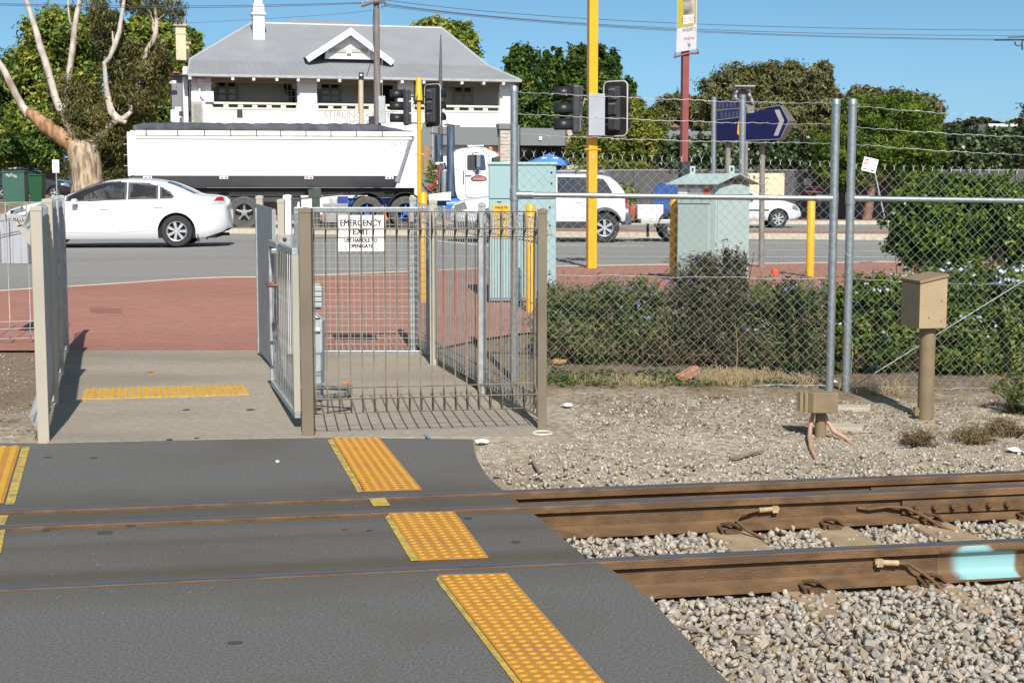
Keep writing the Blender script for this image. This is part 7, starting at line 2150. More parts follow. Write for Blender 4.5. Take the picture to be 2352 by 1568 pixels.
# roof: shallow skirt, then steeper hip
zB_ = fac(600, 141, 2.0)[1]
vD = 12.5
eL, eR = fac(431, 165, -.62)[0], fac(1197, 185, -.62)[0]
vRd = 6.0
zRd = fac(800, 60, vRd)[1]
uRl, uRr = fac(577, 53, vRd)[0], fac(1015, 66, vRd)[0]
ev = [(eL, -.62, zE), (eR, -.62, zE), (eR, vD, zE), (eL, vD, zE)]
bu0, bu1 = fac(436, 130, 1.9)[0], uEnd - .9
bv = [(bu0, 1.9, zB_), (bu1, 1.9, zB_), (bu1, vD - 2.3, zB_), (bu0, vD - 2.3, zB_)]
rv = [(uRl, vRd, zRd), (uRr, vRd, zRd)]
ev2 = [(x, y, z - .10) for x, y, z in ev]
obj('roof', MB().add(ev + bv + rv + ev2, [(0, 1, 5, 4), (1, 2, 6, 5), (2, 3, 7, 6), (3, 0, 4, 7), (4, 5, 9, 8), (5, 6, 9), (6, 7, 8, 9), (7, 4, 8), (0, 10, 11, 1), (1, 11, 12, 2), (2, 12, 13, 3), (3, 13, 10, 0), (10, 13, 12, 11)]), hroof, hotel, world=False)
cap = M('ridge_capping', (.42, .43, .45), .5, .1, .05, 3)
obj('ridge_cap', MB().tube([rv[0], rv[1]], .09, 6).tube([rv[0], bv[0]], .07, 6).tube([rv[1], bv[1]], .08, 6).tube([bv[1], ev[1]], .07, 6).tube([bv[0], ev[0]], .06, 6), cap, hotel, world=False)
obj('gutter', MB().bb(eL, eR, -.74, -.622, zE - .09, zE + .03), M('gutter_grey', (.36, .37, .37), .5), hotel, world=False)
# corrugation seams on the front slopes
seam = None
for k in range(46):
    f = (k + .5) / 46
    a = Vector(ev[0]).lerp(Vector(ev[1]), f); b = Vector(bv[0]).lerp(Vector(bv[1]), f)
    o = obj('roof_rib', MB().tube([a + Vector((0, 0, .004)), b + Vector((0, 0, .004))], .008, 4), hroof, hotel, world=False)
# gable
gv = 1.65
ap, gl, gr_ = fac(803, 66, gv), fac(701, 132, gv - .3), fac(905, 140, gv - .3)
zb_ = (gl[1] + gr_[1]) / 2
gab = obj('gable_roof', MB().add([(gl[0], gv - .35, gl[1]), (ap[0], gv - .35, ap[1]), (gr_[0], gv - .35, gr_[1]), (gl[0], 4.2, gl[1] + .2), (ap[0], 5.6, ap[1]), (gr_[0], 4.2, gr_[1] + .2)],
    [(0, 1, 4, 3), (1, 2, 5, 4)]), hroof, hotel, world=False)
gab.modifiers.new('thick', 'SOLIDIFY').thickness = .06
def barg(a, b, nm='barge_board', w=.30, v0=gv - .45, v1=gv - .36):
    d = Vector((b[0] - a[0], b[1] - a[1])).normalized(); n = Vector((-d.y, d.x)) * w
    if n.y > 0: n = -n
    pts = [a, b, (b[0] + n.x, b[1] + n.y), (a[0] + n.x, a[1] + n.y)]
    obj(nm, MB().prism(pts, lambda p, q: (p, v0, q), lambda p, q: (p, v1, q)), hw, hotel, world=False)
barg(gl, (ap[0], ap[1])); barg(gr_, (ap[0] + .002, ap[1]), v0=gv - .452, v1=gv - .362)
c1, c2, c3, c4 = fac(760, 111, gv), fac(846, 114, gv), fac(803, 80, gv), fac(803, 122, gv)
obj('gable_wall', MB().prism([(c1[0] - .3, c4[1] - .3), (c2[0] + .3, c4[1] - .3), (c2[0] + .25, c2[1]), (c3[0], c3[1] + .05), (c1[0] - .25, c1[1])], lambda a, b: (a, gv, b), lambda a, b: (a, gv + .3, b)), hw, hotel, world=False)
for xa, xb in ((756, 795), (806, 846)):
    a, z1 = fac(xa, 112.5, gv - .05); b, z0 = fac(xb, 121.5, gv - .05)
    hb('gable_vent', a, b, gv - .05, gv - .003, z0, z1, hback)
for x in (752, 799.5, 803.5, 848):
    u, z = fac(x, 117, gv - .1)
    hb('gable_post', u - .07, u + .07, gv - .14, gv - .055, fac(x, 124, gv)[1], fac(x, 111, gv)[1], hw)
# white chimney on the ridge, cream chimneys at the left
ch = fac(593, 40, 5.2)
z0_, z1_ = fac(593, 70, 4.6)[1], fac(593, -20, 4.6)[1]
hwc = (fac(606, 40, 4.6)[0] - fac(580, 40, 4.6)[0]) / 2
uc = fac(593, 40, 4.6)[0]
chm = hb('chimney', uc - hwc, uc + hwc, 4.2, 5.2, z0_ - 1.5, fac(593, 12, 4.6)[1], hw)
hb('chimney_collar', uc - hwc - .08, uc + hwc + .08, 4.12, 5.28, fac(593, 36, 4.6)[1], fac(593, 32, 4.6)[1], hw, chm)
hb('chimney_top', uc - hwc * .7, uc + hwc * .7, 4.35, 5.05, fac(593, 12, 4.6)[1], z1_, hw, chm)
ccream = M('chimney_cream_render', (.60, .51, .34), .8, 0, .06, 3, col3=(.48, .38, .22), scale3=.8, amt3=.5)
cst = M('chimney_soot', (.15, .12, .10), .9, 0, .3, 6)
vC = 7.0
def chim(x0, x1, ytop, ybot, v):
    a, b = fac(x0, 100, v)[0], fac(x1, 100, v)[0]
    c = hb('chimney', a, b, v, v + .9, fac(x0, ybot, v)[1], fac(x0, ytop + 10, v)[1], ccream)
    hb('chimney_cornice', a - .10, b + .10, v - .1, v + 1.0, fac(x0, ytop + 10, v)[1] + .001, fac(x0, ytop + 4, v)[1], M('cornice_cream', (.42, .35, .24), .85, 0, .2, 5), c)
    hb('chimney_pot', a + .08, b - .08, v + .1, v + .8, fac(x0, ytop + 4, v)[1] + .001, fac(x0, ytop - 3, v)[1], cst, c)
    hb('chimney_band', a - .03, b + .03, v - .03, v + .93, fac(x0, ytop + 28, v)[1], fac(x0, ytop + 26.5, v)[1], ccream, c)
chim(404, 427, 50, 138, vC); chim(425, 434, 92, 136, vC + 2.2)
# rear roof
zr1 = fac(700, 41, 16)[1]; zr0 = fac(700, 70, 16)[1]
ra, rb, rc, rd = fac(640, 62, 15)[0], fac(670, 40.5, 17)[0], fac(815, 44, 17)[0], fac(852, 64, 15)[0]
obj('rear_roof', MB().add([(ra - 1, 13, zr0 - .8), (rd + 1.2, 13, zr0 - .8), (rd + 1.2, 22, zr0 - .8), (ra - 1, 22, zr0 - .8), (rb, 17, zr1), (rc, 17, zr1)], [(0, 1, 5, 4), (1, 2, 5), (2, 3, 4, 5), (3, 0, 4)]), hroof, hotel, world=False)
hb('rear_block', ra - .6, rd + .8, 12.6, 21.5, 0, zr0 - .8, hw)
# side wing at the left, its shade put into a darker bluish wall colour
hb('side_wall', piers[0] + .05, piers[0] + .35, .45, 11.5, -.3, zE - .02, hw)
sl = M('side_wall_shade', (.21, .215, .24), .8, 0, .05, 2)
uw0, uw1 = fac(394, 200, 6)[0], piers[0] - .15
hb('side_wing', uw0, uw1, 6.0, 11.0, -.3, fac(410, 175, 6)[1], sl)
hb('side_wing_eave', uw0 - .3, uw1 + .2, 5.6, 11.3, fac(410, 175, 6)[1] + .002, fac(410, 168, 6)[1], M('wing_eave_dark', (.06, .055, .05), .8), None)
hb('corner_pilaster', fac(421, 230, .5)[0], fac(432, 230, .5)[0], .5, .9, -.3, fac(425, 153, .5)[1], hw)
hb('red_panel', fac(399, 200, 5.5)[0], fac(412, 200, 5.5)[0], 5.5, 5.6, fac(405, 168, 5.5)[1], fac(405, 164, 5.5)[1], M('faded_red', (.45, .12, .07), .7))
hb('white_panel', fac(388, 200, 5.4)[0], fac(405, 200, 5.4)[0], 5.4, 5.5, fac(395, 192, 5.4)[1], fac(395, 185, 5.4)[1], hw)
# low outbuilding bits over the truck tarp: meter cupboard, air units
a, b = fac(440, 260, -.3)[0], fac(465, 260, -.3)[0]
cup = hb('meter_cupboard', a, b, -.30, -.003, fac(450, 300, -.3)[1], fac(450, 234, -.3)[1], M('cupboard_grey', (.36, .36, .34), .7))
hb('cupboard_door', a + .10, b - .06, -.32, -.302, fac(450, 300, -.3)[1], fac(450, 240, -.3)[1], M('cupboard_door', (.27, .26, .23), .7), cup)
a, b = fac(392, 260, 3)[0], fac(402, 260, 3)[0]
hb('air_unit', a, b, 3, 3.4, fac(398, 280, 3)[1], fac(398, 252, 3)[1], hw)
a, b = fac(402, 260, 3)[0], fac(416, 260, 3)[0]
hb('air_unit', a, b, 2.8, 3.3, fac(408, 285, 3)[1], fac(408, 246, 3)[1], hw)
hb('duct_unit', fac(412, 260, 2)[0], fac(437, 260, 2)[0], 2, 2.5, fac(425, 266, 2)[1], fac(425, 256, 2)[1], trim_m)
hb('parapet', fac(395, 280, -.9)[0], fac(470, 280, -.9)[0], -.9, -.6, -.3, fac(430, 281, -.9)[1], hgrey)
obj('vent_pipe', MB().tube([(fac(551, 280, -.2)[0], -.2, fac(551, 284)[1]), (fac(551, 280, -.2)[0], -.2, fac(551, 252)[1])], .13, 12), trim_m, hotel, world=False, smooth=50)
hb('vent_hood', fac(541, 280, -.3)[0], fac(562, 280, -.3)[0], -.4, -.21, fac(551, 290)[1], fac(551, 272)[1], hw, bevel=.08)
# painted name
pk = M('faded_hotel_lettering', (.34, .27, .235), .8)
def hot_text(body, x0, x1, y0, y1):
    a, z1 = fac(x0, y0, .045); b, z0 = fac(x1, y1, .045)
    o = text('lettering', body, (z1 - z0) * 1.38, pk, hotel, ((a + b) / 2, .045, (z0 + z1) / 2), FACE_CAM, world=False)
    bpy.context.view_layer.update()
    o.scale.x = (b - a) / max(o.dimensions.x / o.scale.x, .1)
hot_text('STIRLING \u2022 ARMS', 744, 904, 257, 273); hot_text('HOTEL', 793, 862, 277, 291)
# ground floor at the right: grey fascia over a shaded verandah
a, b = fac(1000, 300, -.5)[0], fac(1177, 300, -.5)[0]
hb('ground_fascia', a, b, -.55, -.003, zFas0, zFas - .003, hgrey)
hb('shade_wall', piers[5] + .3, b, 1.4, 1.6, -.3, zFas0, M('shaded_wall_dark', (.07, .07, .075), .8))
hb('corner_wall', fac(967, 300, -.7)[0], fac(1002, 300, -.7)[0], -.7, 1.3, -.3, fac(985, 283, -.7)[1], hgrey)
hb('wall_joint', fac(993, 300, -.71)[0], fac(994.5, 300, -.71)[0], -.712, -.702, -.3, fac(985, 284, -.7)[1], hback)
hb('timber_door', fac(972, 300, -.75)[0], fac(985, 300, -.75)[0], -.76, -.703, fac(978, 398, -.75)[1], fac(978, 335, -.75)[1], M('brown_door', (.30, .19, .09), .7))
stone_w = M('pale_stone_cladding', (.50, .455, .40), .9, 0, .12, 4, .4, 20, col3=(.36, .30, .25), scale3=3, amt3=.7, stretch=(1, 1, 3))
def stone_pier(x0, x1, ytop, ybot, v, parent):
    a, b = fac(x0, 330, v)[0], fac(x1, 330, v)[0]
    zt, zb = fac(x0, ytop, v)[1], fac(x0, ybot, v)[1]
    p = hb('stone_pier', a, b, v, v + .5, -.3, zt, stone_w, parent)
    rs_ = random.Random(int(x0))
    z = max(zb, .0)
    while z < zt - .12:                # coursed stones standing slightly proud
        hh = rs_.uniform(.12, .2); u = a
        while u < b - .05:
            ww = min(rs_.uniform(.25, .55), b - u)
            if b - (u + ww) < .12: ww = b - u
            hb('stone', u + .012, u + ww - .012, v - rs_.uniform(.008, .03), v - .001, z + .01, min(z + hh, zt) - .01, stone_w, p)
            u += ww
        z += hh
    return p
stone_pier(1149, 1177, 297, 480, -.9, hotel)
hb('pier_cap', fac(1146, 330, -.95)[0], fac(1180, 330, -.95)[0], -1.0, -.3, fac(1149, 296.5, -.9)[1], fac(1149, 284, -.9)[1], hgrey)
# potted climber and black fence by the corner wall
blk_f = thing('iron_fence', 'small black iron fence behind the truck by the hotel corner', 'fence', tuple(HO + hd_ * fac(995, 450, -2)[0] - hn_ * 2), HANG)
u0 = fac(995, 450, -2)[0]
L_ = fac(1026, 450, -2)[0] - u0
obj('rail', MB().bb(0, L_, -.02, .02, 1.20, 1.24).bb(0, L_, -.02, .02, .2, .24), sig_grey, blk_f, world=False)
b0 = None
for k in range(9):
    if b0 is None: b0 = obj('bar', MB().bb(-.012, .012, -.012, .012, 0, 1.32), sig_grey, blk_f, world=False); b0.location = (0, 0, 0)
    else: inst(b0, blk_f, (L_ * k / 8, 0, 0))

# low wing of the bottle shop to the right
shop = thing('bottle_shop', 'low grey flat-roofed annexe with stone piers right of the hotel', 'building', tuple(HO + hd_ * (uEnd + .4)), HANG)
us = uEnd + .4
def sb2(name, x0, x1, y0, y1, v0, v1, mat, **k):
    a, b = fac(x0, 330, v0)[0] - us, fac(x1, 330, v0)[0] - us
    return obj(name, MB().bb(a, b, v0, v1, fac(x0, y1, v0)[1], fac(x0, y0, v0)[1]), mat, shop, world=False, **k)
sb2('fascia', 1195, 1300, 294, 334, -.6, -.1, hgrey)
sb2('fascia', 1533, 1680, 305, 343, -.6, -.1, hgrey)
sb2('fascia', 1302, 1531, 298, 338, -.3, -.1, hgrey)
a, b = fac(1190, 330, 1.2)[0] - us, fac(1700, 330, 1.2)[0] - us
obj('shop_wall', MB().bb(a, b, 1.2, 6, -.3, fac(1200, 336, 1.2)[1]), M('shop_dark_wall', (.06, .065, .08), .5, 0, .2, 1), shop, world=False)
obj('roof_slab', MB().bb(a, b, -.098, 6.2, fac(1200, 334, 1.2)[1], fac(1200, 300, 1.2)[1]), hgrey, shop, world=False)
for x in (1230, 1265):
    sb2('window_mullion', x, x + 2, 338, 420, 1.14, 1.19, hgrey)
sb2('glass_pane', 1196, 1300, 340, 420, 1.15, 1.185, M('shop_glass', (.035, .04, .055), .08, 0, .3, 1, spec=.6))
sb2('corner_post', 1187, 1193, 288, 480, -.9, -.5, hgrey)
us_save = us
for x0, x1, yt in ((1303, 1330, 280), (1500, 1528, 312)):
    a, b = fac(x0, 330, -1.0)[0] - us, fac(x1, 330, -1.0)[0] - us
    zt = fac(x0, yt, -1.0)[1]
    p = obj('stone_pier', MB().bb(a, b, -1.0, -.61, -.3, zt), stone_w, shop, world=False)
    rs_ = random.Random(int(x0)); z = 1.8
    while z < zt - .1:
        hh = rs_.uniform(.13, .2); u = a
        while u < b - .05:
            ww = min(rs_.uniform(.25, .5), b - u)
            if b - (u + ww) < .12: ww = b - u
            obj('stone', MB().bb(u + .012, u + ww - .012, -1.0 - rs_.uniform(.008, .03), -1.001, z + .01, min(z + hh, zt) - .01), stone_w, p, world=False)
            u += ww
        z += hh
sb2('pier_edge', 1528.5, 1536, 308, 380, -1.02, -.6, hgrey)
sb2('wall_light', 1238, 1245, 314, 322, -.66, -.603, white_paint)
a = fac(1550, 295, .5)
obj('roof_vent', MB().lathe([(.12, a[1] - .4), (.12, a[1] - .1), (.30, a[1]), (.34, a[1] + .05), (.05, a[1] + .22), (0, a[1] + .24)], c=(a[0] - us, .5, 0), seg=14), M('vent_copper', (.26, .17, .12), .5, .3), shop, world=False, smooth=40)
# coloured cartons stacked behind the truck
cc_ = [((.50, .50, .47)), (.03, .07, .28), (.55, .38, .12), (.02, .20, .07), (.45, .42, .34), (.05, .14, .35), (.5, .14, .05)]
yk = 54.5
rs_ = random.Random(2)
xx = 755
for k, wdt in enumerate((20, 22, 20, 18, 16, 20, 22, 18, 20, 22, 24)):
    p0, p1 = at(xx, 500, yk), at(xx + wdt, 462 - (k % 3) * 3, yk)
    o = obj('carton_stack', MB().bb(p0.x + .01, p1.x - .01, yk, yk + .5, ZR + .137, at(xx, 456 - (k % 2) * 5, yk).z), M('carton_colour_%d' % (k % 7), cc_[k % 7], .6, 0, .3, 3), None, bevel=.01)
    tag(o, ['white', 'navy', 'tan', 'green', 'cream', 'blue', 'orange'][k % 7] + ' carton stack ' + ('under the truck, nearer its landing leg' if k < 7 else 'under the truck, nearer its drive wheels'), 'cartons', 'coloured cartons seen under the truck')
    xx += wdt

# ------------------------------------------------------------------ vegetation
def leafmesh(name, blobs, n, size, mat, parent=None, seed=1, aspect=.45, clump=.28, nclump=40, up=.35, hang=0.0, shell=.55, kind=None, bend=.25, upright=0.0):
    """blobs: (centre, (rx, ry, rz)); leaves gather in clumps spread through each blob"""
    g = np.random.default_rng(seed)
    wt = np.array([(r[0] * r[2]) for _, r in blobs]); wt = wt / wt.sum()
    Vs, Rs = [], []
    for (c, r), w in zip(blobs, wt):
        m = max(8, int(n * w)); K = max(4, int(nclump * max(.3, w * len(blobs))))
        d = g.normal(size=(K, 3)); d /= np.linalg.norm(d, axis=1)[:, None]
        rad = shell + (1.02 - shell) * g.random(K) ** .6
        rad *= 1 + g.normal(0, .13, K)
        cl = d * rad[:, None]
        tone = g.random(K)
        csz = clump * (.6 + .8 * g.random(K))
        pk = g.integers(0, K, m)
        off = g.normal(0, 1, (m, 3)) * csz[pk][:, None] * .55
        p = cl[pk] + off
        out = p / np.maximum(np.linalg.norm(p, axis=1)[:, None], .05)
        pos = p * np.array(r) + np.array(c)
        nr = out * .55 + g.normal(0, .55, (m, 3)) + np.array([0, 0, up])
        nr /= np.linalg.norm(nr, axis=1)[:, None]
        ax = g.normal(0, 1, (m, 3)) + np.array([0, 0, -hang + upright])
        ax -= nr * (ax * nr).sum(1)[:, None]
        if upright > 2:
            ax = np.stack([g.normal(0, .35, m), g.normal(0, .35, m), np.ones(m)], 1); nr = g.normal(size=(m, 3)); nr -= ax * (ax * nr).sum(1)[:, None] / (ax * ax).sum(1)[:, None]
        ax /= np.maximum(np.linalg.norm(ax, axis=1)[:, None], 1e-6)
        nr /= np.maximum(np.linalg.norm(nr, axis=1)[:, None], 1e-6)
        sd = np.cross(nr, ax)
        s = size * (.6 + .8 * g.random(m))[:, None]
        b0 = pos - ax * s * .5
        q = np.stack([b0, pos + sd * s * aspect * .5 + nr * s * bend * .3, pos + ax * s * .5 - nr * s * bend * .2, pos - sd * s * aspect * .5 + nr * s * bend * .3], 1)
        Vs.append(q.reshape(-1, 3))
        Rs.append(np.clip(tone[pk] * .6 + g.random(m) * .45 - .02, 0, 1))
    V = np.concatenate(Vs); F = np.arange(len(V)).reshape(-1, 4)
    return npobj(name, V, F, mat, parent, np.concatenate(Rs), kind)
def B(x, y, rx, ry, d, deep=1.0):     # blob from pixels at a distance
    s = d / FPX
    return (tuple(at(x, y, d)), (rx * s, min(rx, ry) * s * 1.1 * deep, ry * s))
def tree(label, x, ybase, d, blobs, n, size, mat, trunkmat, r=.25, zbase=.4, seed=1, limbs=True, name='tree', group=None, tops=None, **k):
    b = at(x, ybase, d); b.z = zbase
    root = thing(name, label, 'tree', tuple(b), 0, group)
    mb = MB()
    cx = sum(q[0][0] for q in blobs) / len(blobs); cz = sum(q[0][2] for q in blobs) / len(blobs); cy = sum(q[0][1] for q in blobs) / len(blobs)
    fork = Vector(((b.x * .6 + cx * .4), (b.y * .7 + cy * .3), zbase + max(.8, (cz - zbase) * .5)))
    mb.tube([b - Vector((0, 0, .4)), b.lerp(fork, .5) + Vector((.05, 0, 0)), fork], [r * 1.25, r, r * .8], 10)
    if limbs:
        for i, (c, rr) in enumerate(blobs):
            c = Vector(c)
            mid = fork.lerp(c, .5) + Vector((0, 0, .15 * (c - fork).length * .3))
            mb.tube([fork - Vector((0, 0, .1)), mid, c + Vector((0, 0, rr[2] * .3))], [r * .55, r * .35, r * .1], 6)
    obj('trunk', mb, trunkmat, root, smooth=60)
    k['nclump'] = int(k.get('nclump', 40) * 1.5); k['clump'] = k.get('clump', .28) * .85
    leafmesh('crown', blobs, int(n * 2.1), size * .64, mat, root, seed, **k)
    return root
bark = M('grey_brown_bark', (.17, .13, .10), .9, 0, .25, 6, .4, 30, stretch=(3, 3, .5))
gum_bark = M('mottled_gum_bark', (.52, .42, .30), .8, 0, .10, 6, .35, 16, col2=(.34, .23, .145), col3=(.13, .09, .065), scale3=5.5, amt3=1.0, stretch=(1.5, 1.5, .36), low=.40, high=.62)
gum_white = M('pale_gum_limb', (.50, .44, .38), .8, 0, .22, 5, .3, 16, col3=(.22, .15, .105), scale3=2.2, amt3=.9, stretch=(1.2, 1.2, .4))
gum_rust = M('rusty_gum_bark', (.26, .12, .055), .85, 0, .3, 5, .3, 16, col2=(.42, .26, .14), stretch=(1.2, 1.2, .5))
l_gum = LEAF('gum_leaf', [(0.037, 0.046, 0.019), (0.085, 0.091, 0.032), (0.144, 0.137, 0.042), (0.220, 0.194, 0.065), (0.288, 0.237, 0.097)], .25)
l_green = LEAF('bright_tree_leaf', [(0.044, 0.074, 0.015), (0.098, 0.147, 0.028), (0.181, 0.245, 0.040), (0.307, 0.342, 0.054), (0.476, 0.441, 0.081)], .3)
l_dark = LEAF('dark_fig_leaf', [(0.019, 0.038, 0.009), (0.031, 0.070, 0.013), (0.062, 0.113, 0.018), (0.117, 0.175, 0.025), (0.216, 0.246, 0.035)], .2)
l_olive = LEAF('olive_grey_leaf', [(0.064, 0.071, 0.027), (0.106, 0.111, 0.044), (0.149, 0.151, 0.061), (0.198, 0.194, 0.076), (0.242, 0.236, 0.101)], .2)
l_yel = LEAF('yellow_green_leaf', [(0.038, 0.060, 0.012), (0.090, 0.128, 0.018), (0.165, 0.195, 0.027), (0.270, 0.270, 0.045), (0.375, 0.315, 0.053)], .3)
l_jac = LEAF('feathery_green_leaf', [(0.022, 0.043, 0.008), (0.049, 0.096, 0.013), (0.097, 0.159, 0.019), (0.175, 0.238, 0.026), (0.295, 0.298, 0.035)], .3)
l_ivy = LEAF('ivy_leaf', [(0.017, 0.024, 0.013), (0.033, 0.054, 0.020), (0.052, 0.081, 0.029), (0.089, 0.127, 0.049), (0.213, 0.253, 0.134)], .15, .35)
l_far = LEAF('far_tree_leaf', [(.03, .036, .014), (.05, .055, .02), (.075, .07, .028), (.09, .08, .035)], .2)

# the big gum tree
dG = 58.0
gb = at(203, 470, dG); gb.z = 1.05
root = thing('gum_tree', 'massive gum tree with mottled trunk and pale bare limbs', 'tree', tuple(gb))
def pts(*q, d=dG): return [at(x, y, d + (p[0] if p else 0)) for x, y, *p in q]
px = dG / FPX
def knob(P_, R_, seg, n=4, seed=1, j=.055):
    rs = random.Random(seed); q, r = [], []
    for i in range(len(P_) - 1):
        for k in range(n):
            t = k / n; a = P_[max(i - 1, 0)]; b = P_[i]; c = P_[i + 1]; d = P_[min(i + 2, len(P_) - 1)]
            p = .5 * (2 * b + (c - a) * t + (2 * a - 5 * b + 4 * c - d) * t * t + (3 * b - a - 3 * c + d) * t ** 3)
            rr = R_[i] + (R_[i + 1] - R_[i]) * t
            q.append(p + Vector((rs.uniform(-1, 1), 0, rs.uniform(-1, 1))) * rr * j); r.append(rr * rs.uniform(1 - j, 1 + j))
    q.append(P_[-1]); r.append(R_[-1])
    return MB().tube(q, r, seg)
obj('trunk', MB().tube([gb - Vector((0, 0, .3))] + pts((202, 460), (200, 420), (199, 390), (194, 360), (186, 338), (178, 322)), [48 * px, 40 * px, 35 * px, 34 * px, 36 * px, 33 * px, 24 * px], 18), gum_bark, root, smooth=60)
obj('limb', knob(pts((188, 345), (150, 320), (120, 300), (100, 285), (80, 268), (62, 258)), [26 * px, 21 * px, 18 * px, 17 * px, 14 * px, 11 * px], 12, seed=85), gum_rust, root, smooth=60)
obj('limb', knob(pts((66, 262), (52, 245), (30, 205), (8, 160), (-20, 120), (-50, 70)), [11 * px, 8.5 * px, 8 * px, 7 * px, 6 * px, 5 * px], 10, seed=86), gum_white, root, smooth=60)
obj('limb', knob(pts((178, 330), (165, 295), (150, 265), (138, 250), (128, 225), (117, 185), (104, 140), (93, 110), (84, 75), (73, 40), (62, 5), (50, -40)), [20 * px, 15 * px, 11 * px, 9 * px, 8.5 * px, 8 * px, 8 * px, 8 * px, 7 * px, 6 * px, 5.5 * px, 4 * px], 10, seed=87), gum_white, root, smooth=60)
obj('limb', knob(pts((165, 290, .3), (158, 250, .5), (155, 200, .5), (163, 140, .6), (168, 105, .6), (172, 60, .6), (182, 10, .6), (190, -40, .6)), [13 * px, 10 * px, 8 * px, 7.5 * px, 7 * px, 6.5 * px, 6 * px, 4 * px], 10, seed=88), gum_white, root, smooth=60)
obj('limb', MB().tube(pts((152, 262), (148, 250), (143, 240)), [9 * px, 7 * px, 4 * px], 8).tube(pts((167, 60, .6), (160, 50, .6), (157, 20, .6), (155, -20, .6)), [3.5 * px, 3 * px, 2 * px, 1.5 * px], 6), gum_white, root, smooth=60)
obj('limb', MB().tube(pts((205, 340), (232, 310), (255, 285), (268, 278)), [20 * px, 12 * px, 8 * px, 6 * px], 10).tube(pts((290, 282), (268, 272), (256, 258), (249, 230), (243, 190), (241, 160), (240, 145), (252, 133), (262, 110), (274, 75), (279, 40), (284, 10), (288, -30)), [5 * px, 10 * px, 9 * px, 7.5 * px, 5.5 * px, 5 * px, 5 * px, 5 * px, 6 * px, 5.5 * px, 4.5 * px, 4 * px, 3 * px], 10), gum_white, root, smooth=60)
obj('limb', MB().tube(pts((270, 275), (285, 272), (300, 258), (302, 240)), [8 * px, 7 * px, 5 * px, 3 * px], 8).tube(pts((262, 115), (260, 95), (258, 72)), [4 * px, 2.5 * px, 1.5 * px], 6), gum_white, root, smooth=60)
obj('limb', MB().tube(pts((300, 245, .5), (320, 190, .6), (332, 140, .6), (337, 115, .6), (352, 95, .6), (358, 75, .6), (360, 50, .6), (357, 25, .6), (362, -10, .6)), [6 * px, 5 * px, 5 * px, 5 * px, 6 * px, 5.5 * px, 4.5 * px, 3.5 * px, 2.5 * px], 9).tube(pts((356, 78, .6), (351, 65, .6), (351, 52, .6)), [4 * px, 3 * px, 1.5 * px], 6).tube(pts((354, 55, .6), (345, 28, .6), (330, 12, .6), (318, -8, .6)), [2 * px, 1.6 * px, 1.2 * px, 1 * px], 5).tube(pts((364, 45, .6), (385, 28, .6), (400, 15, .6)), [2 * px, 1.4 * px, 1 * px], 5), gum_white, root, smooth=60)
leafmesh('crown', [B(215, 265, 62, 62, dG + .8), B(180, 285, 50, 40, dG + .2), B(240, 320, 50, 45, dG + .5), B(310, 205, 62, 75, dG + 1), B(340, 150, 50, 50, dG + 1.2), B(285, 130, 40, 45, dG + 1.2), B(245, 60, 40, 42, dG + 1), B(262, 350, 38, 50, dG + 1)],
         42000, .20, l_gum, root, 21, aspect=.22, clump=.30, nclump=70, hang=1.6, up=.1)
leafmesh('crown', [B(330, 8, 36, 26, dG + .6), B(392, 22, 30, 24, dG + .6), B(408, 35, 14, 12, dG + .6), B(300, 0, 24, 26, dG + .6), B(220, 10, 26, 20, dG + .6), B(150, 205, 34, 30, dG + .5)], 4200, .18, l_gum, root, 22, aspect=.22, clump=.34, nclump=40, hang=1.8, up=.1)
# trees behind the gum
tree('bright green leafy tree behind the gum tree limbs', 110, 470, 76, [B(130, 95, 75, 70, 76), B(90, 190, 75, 70, 76), B(170, 175, 70, 80, 77), B(100, 300, 80, 70, 75), B(160, 60, 45, 38, 76)], 20000, .42, l_green, bark, .4, 1.1, 31, clump=.26, nclump=60)
tree('shadowy dark tree at the far left edge behind the gum', 0, 470, 80, [B(-10, 210, 70, 75, 80), B(20, 300, 70, 70, 80), B(-20, 370, 75, 50, 79), B(45, 165, 22, 25, 80)], 12000, .45, l_dark, bark, .4, 1.1, 32, clump=.26, nclump=50)
tree('green tree between the gum and the cream chimneys', 370, 470, 88, [B(390, 135, 60, 60, 88), B(365, 230, 60, 70, 88), B(330, 90, 55, 45, 88), B(440, 100, 26, 28, 89), B(310, 320, 70, 60, 88), B(370, 330, 40, 50, 87), B(355, 60, 40, 34, 88)], 18000, .45, l_green, bark, .4, 1.1, 33, clump=.26, nclump=60)
tree('low dark green tree overhanging the green kiosk', 62, 470, 60.5, [B(30, 345, 55, 35, 62), B(85, 340, 50, 38, 62), B(-25, 340, 40, 40, 62), B(110, 375, 28, 16, 62)], 8000, .26, l_dark, bark, .07, 1.1, 34, clump=.3, nclump=50, limbs=False)
tree('brownish undergrowth tree behind the trailer tail', 270, 470, 64, [B(268, 375, 42, 50, 64), B(300, 340, 26, 50, 65), B(150, 415, 60, 45, 90), B(100, 400, 60, 45, 90)], 8000, .28, l_gum, bark, .08, 1.0, 35, aspect=.3, clump=.34, nclump=36)
# round crown behind the hotel roof
tree('rounded yellow-green crown rising behind the hotel roof', 1040, 420, 105, [B(1010, 84, 62, 36, 105), B(1055, 96, 42, 38, 105), B(980, 72, 38, 22, 106), B(1060, 140, 40, 40, 105)], 9000, .55, l_green, bark, .5, .5, 36, clump=.22, nclump=70)
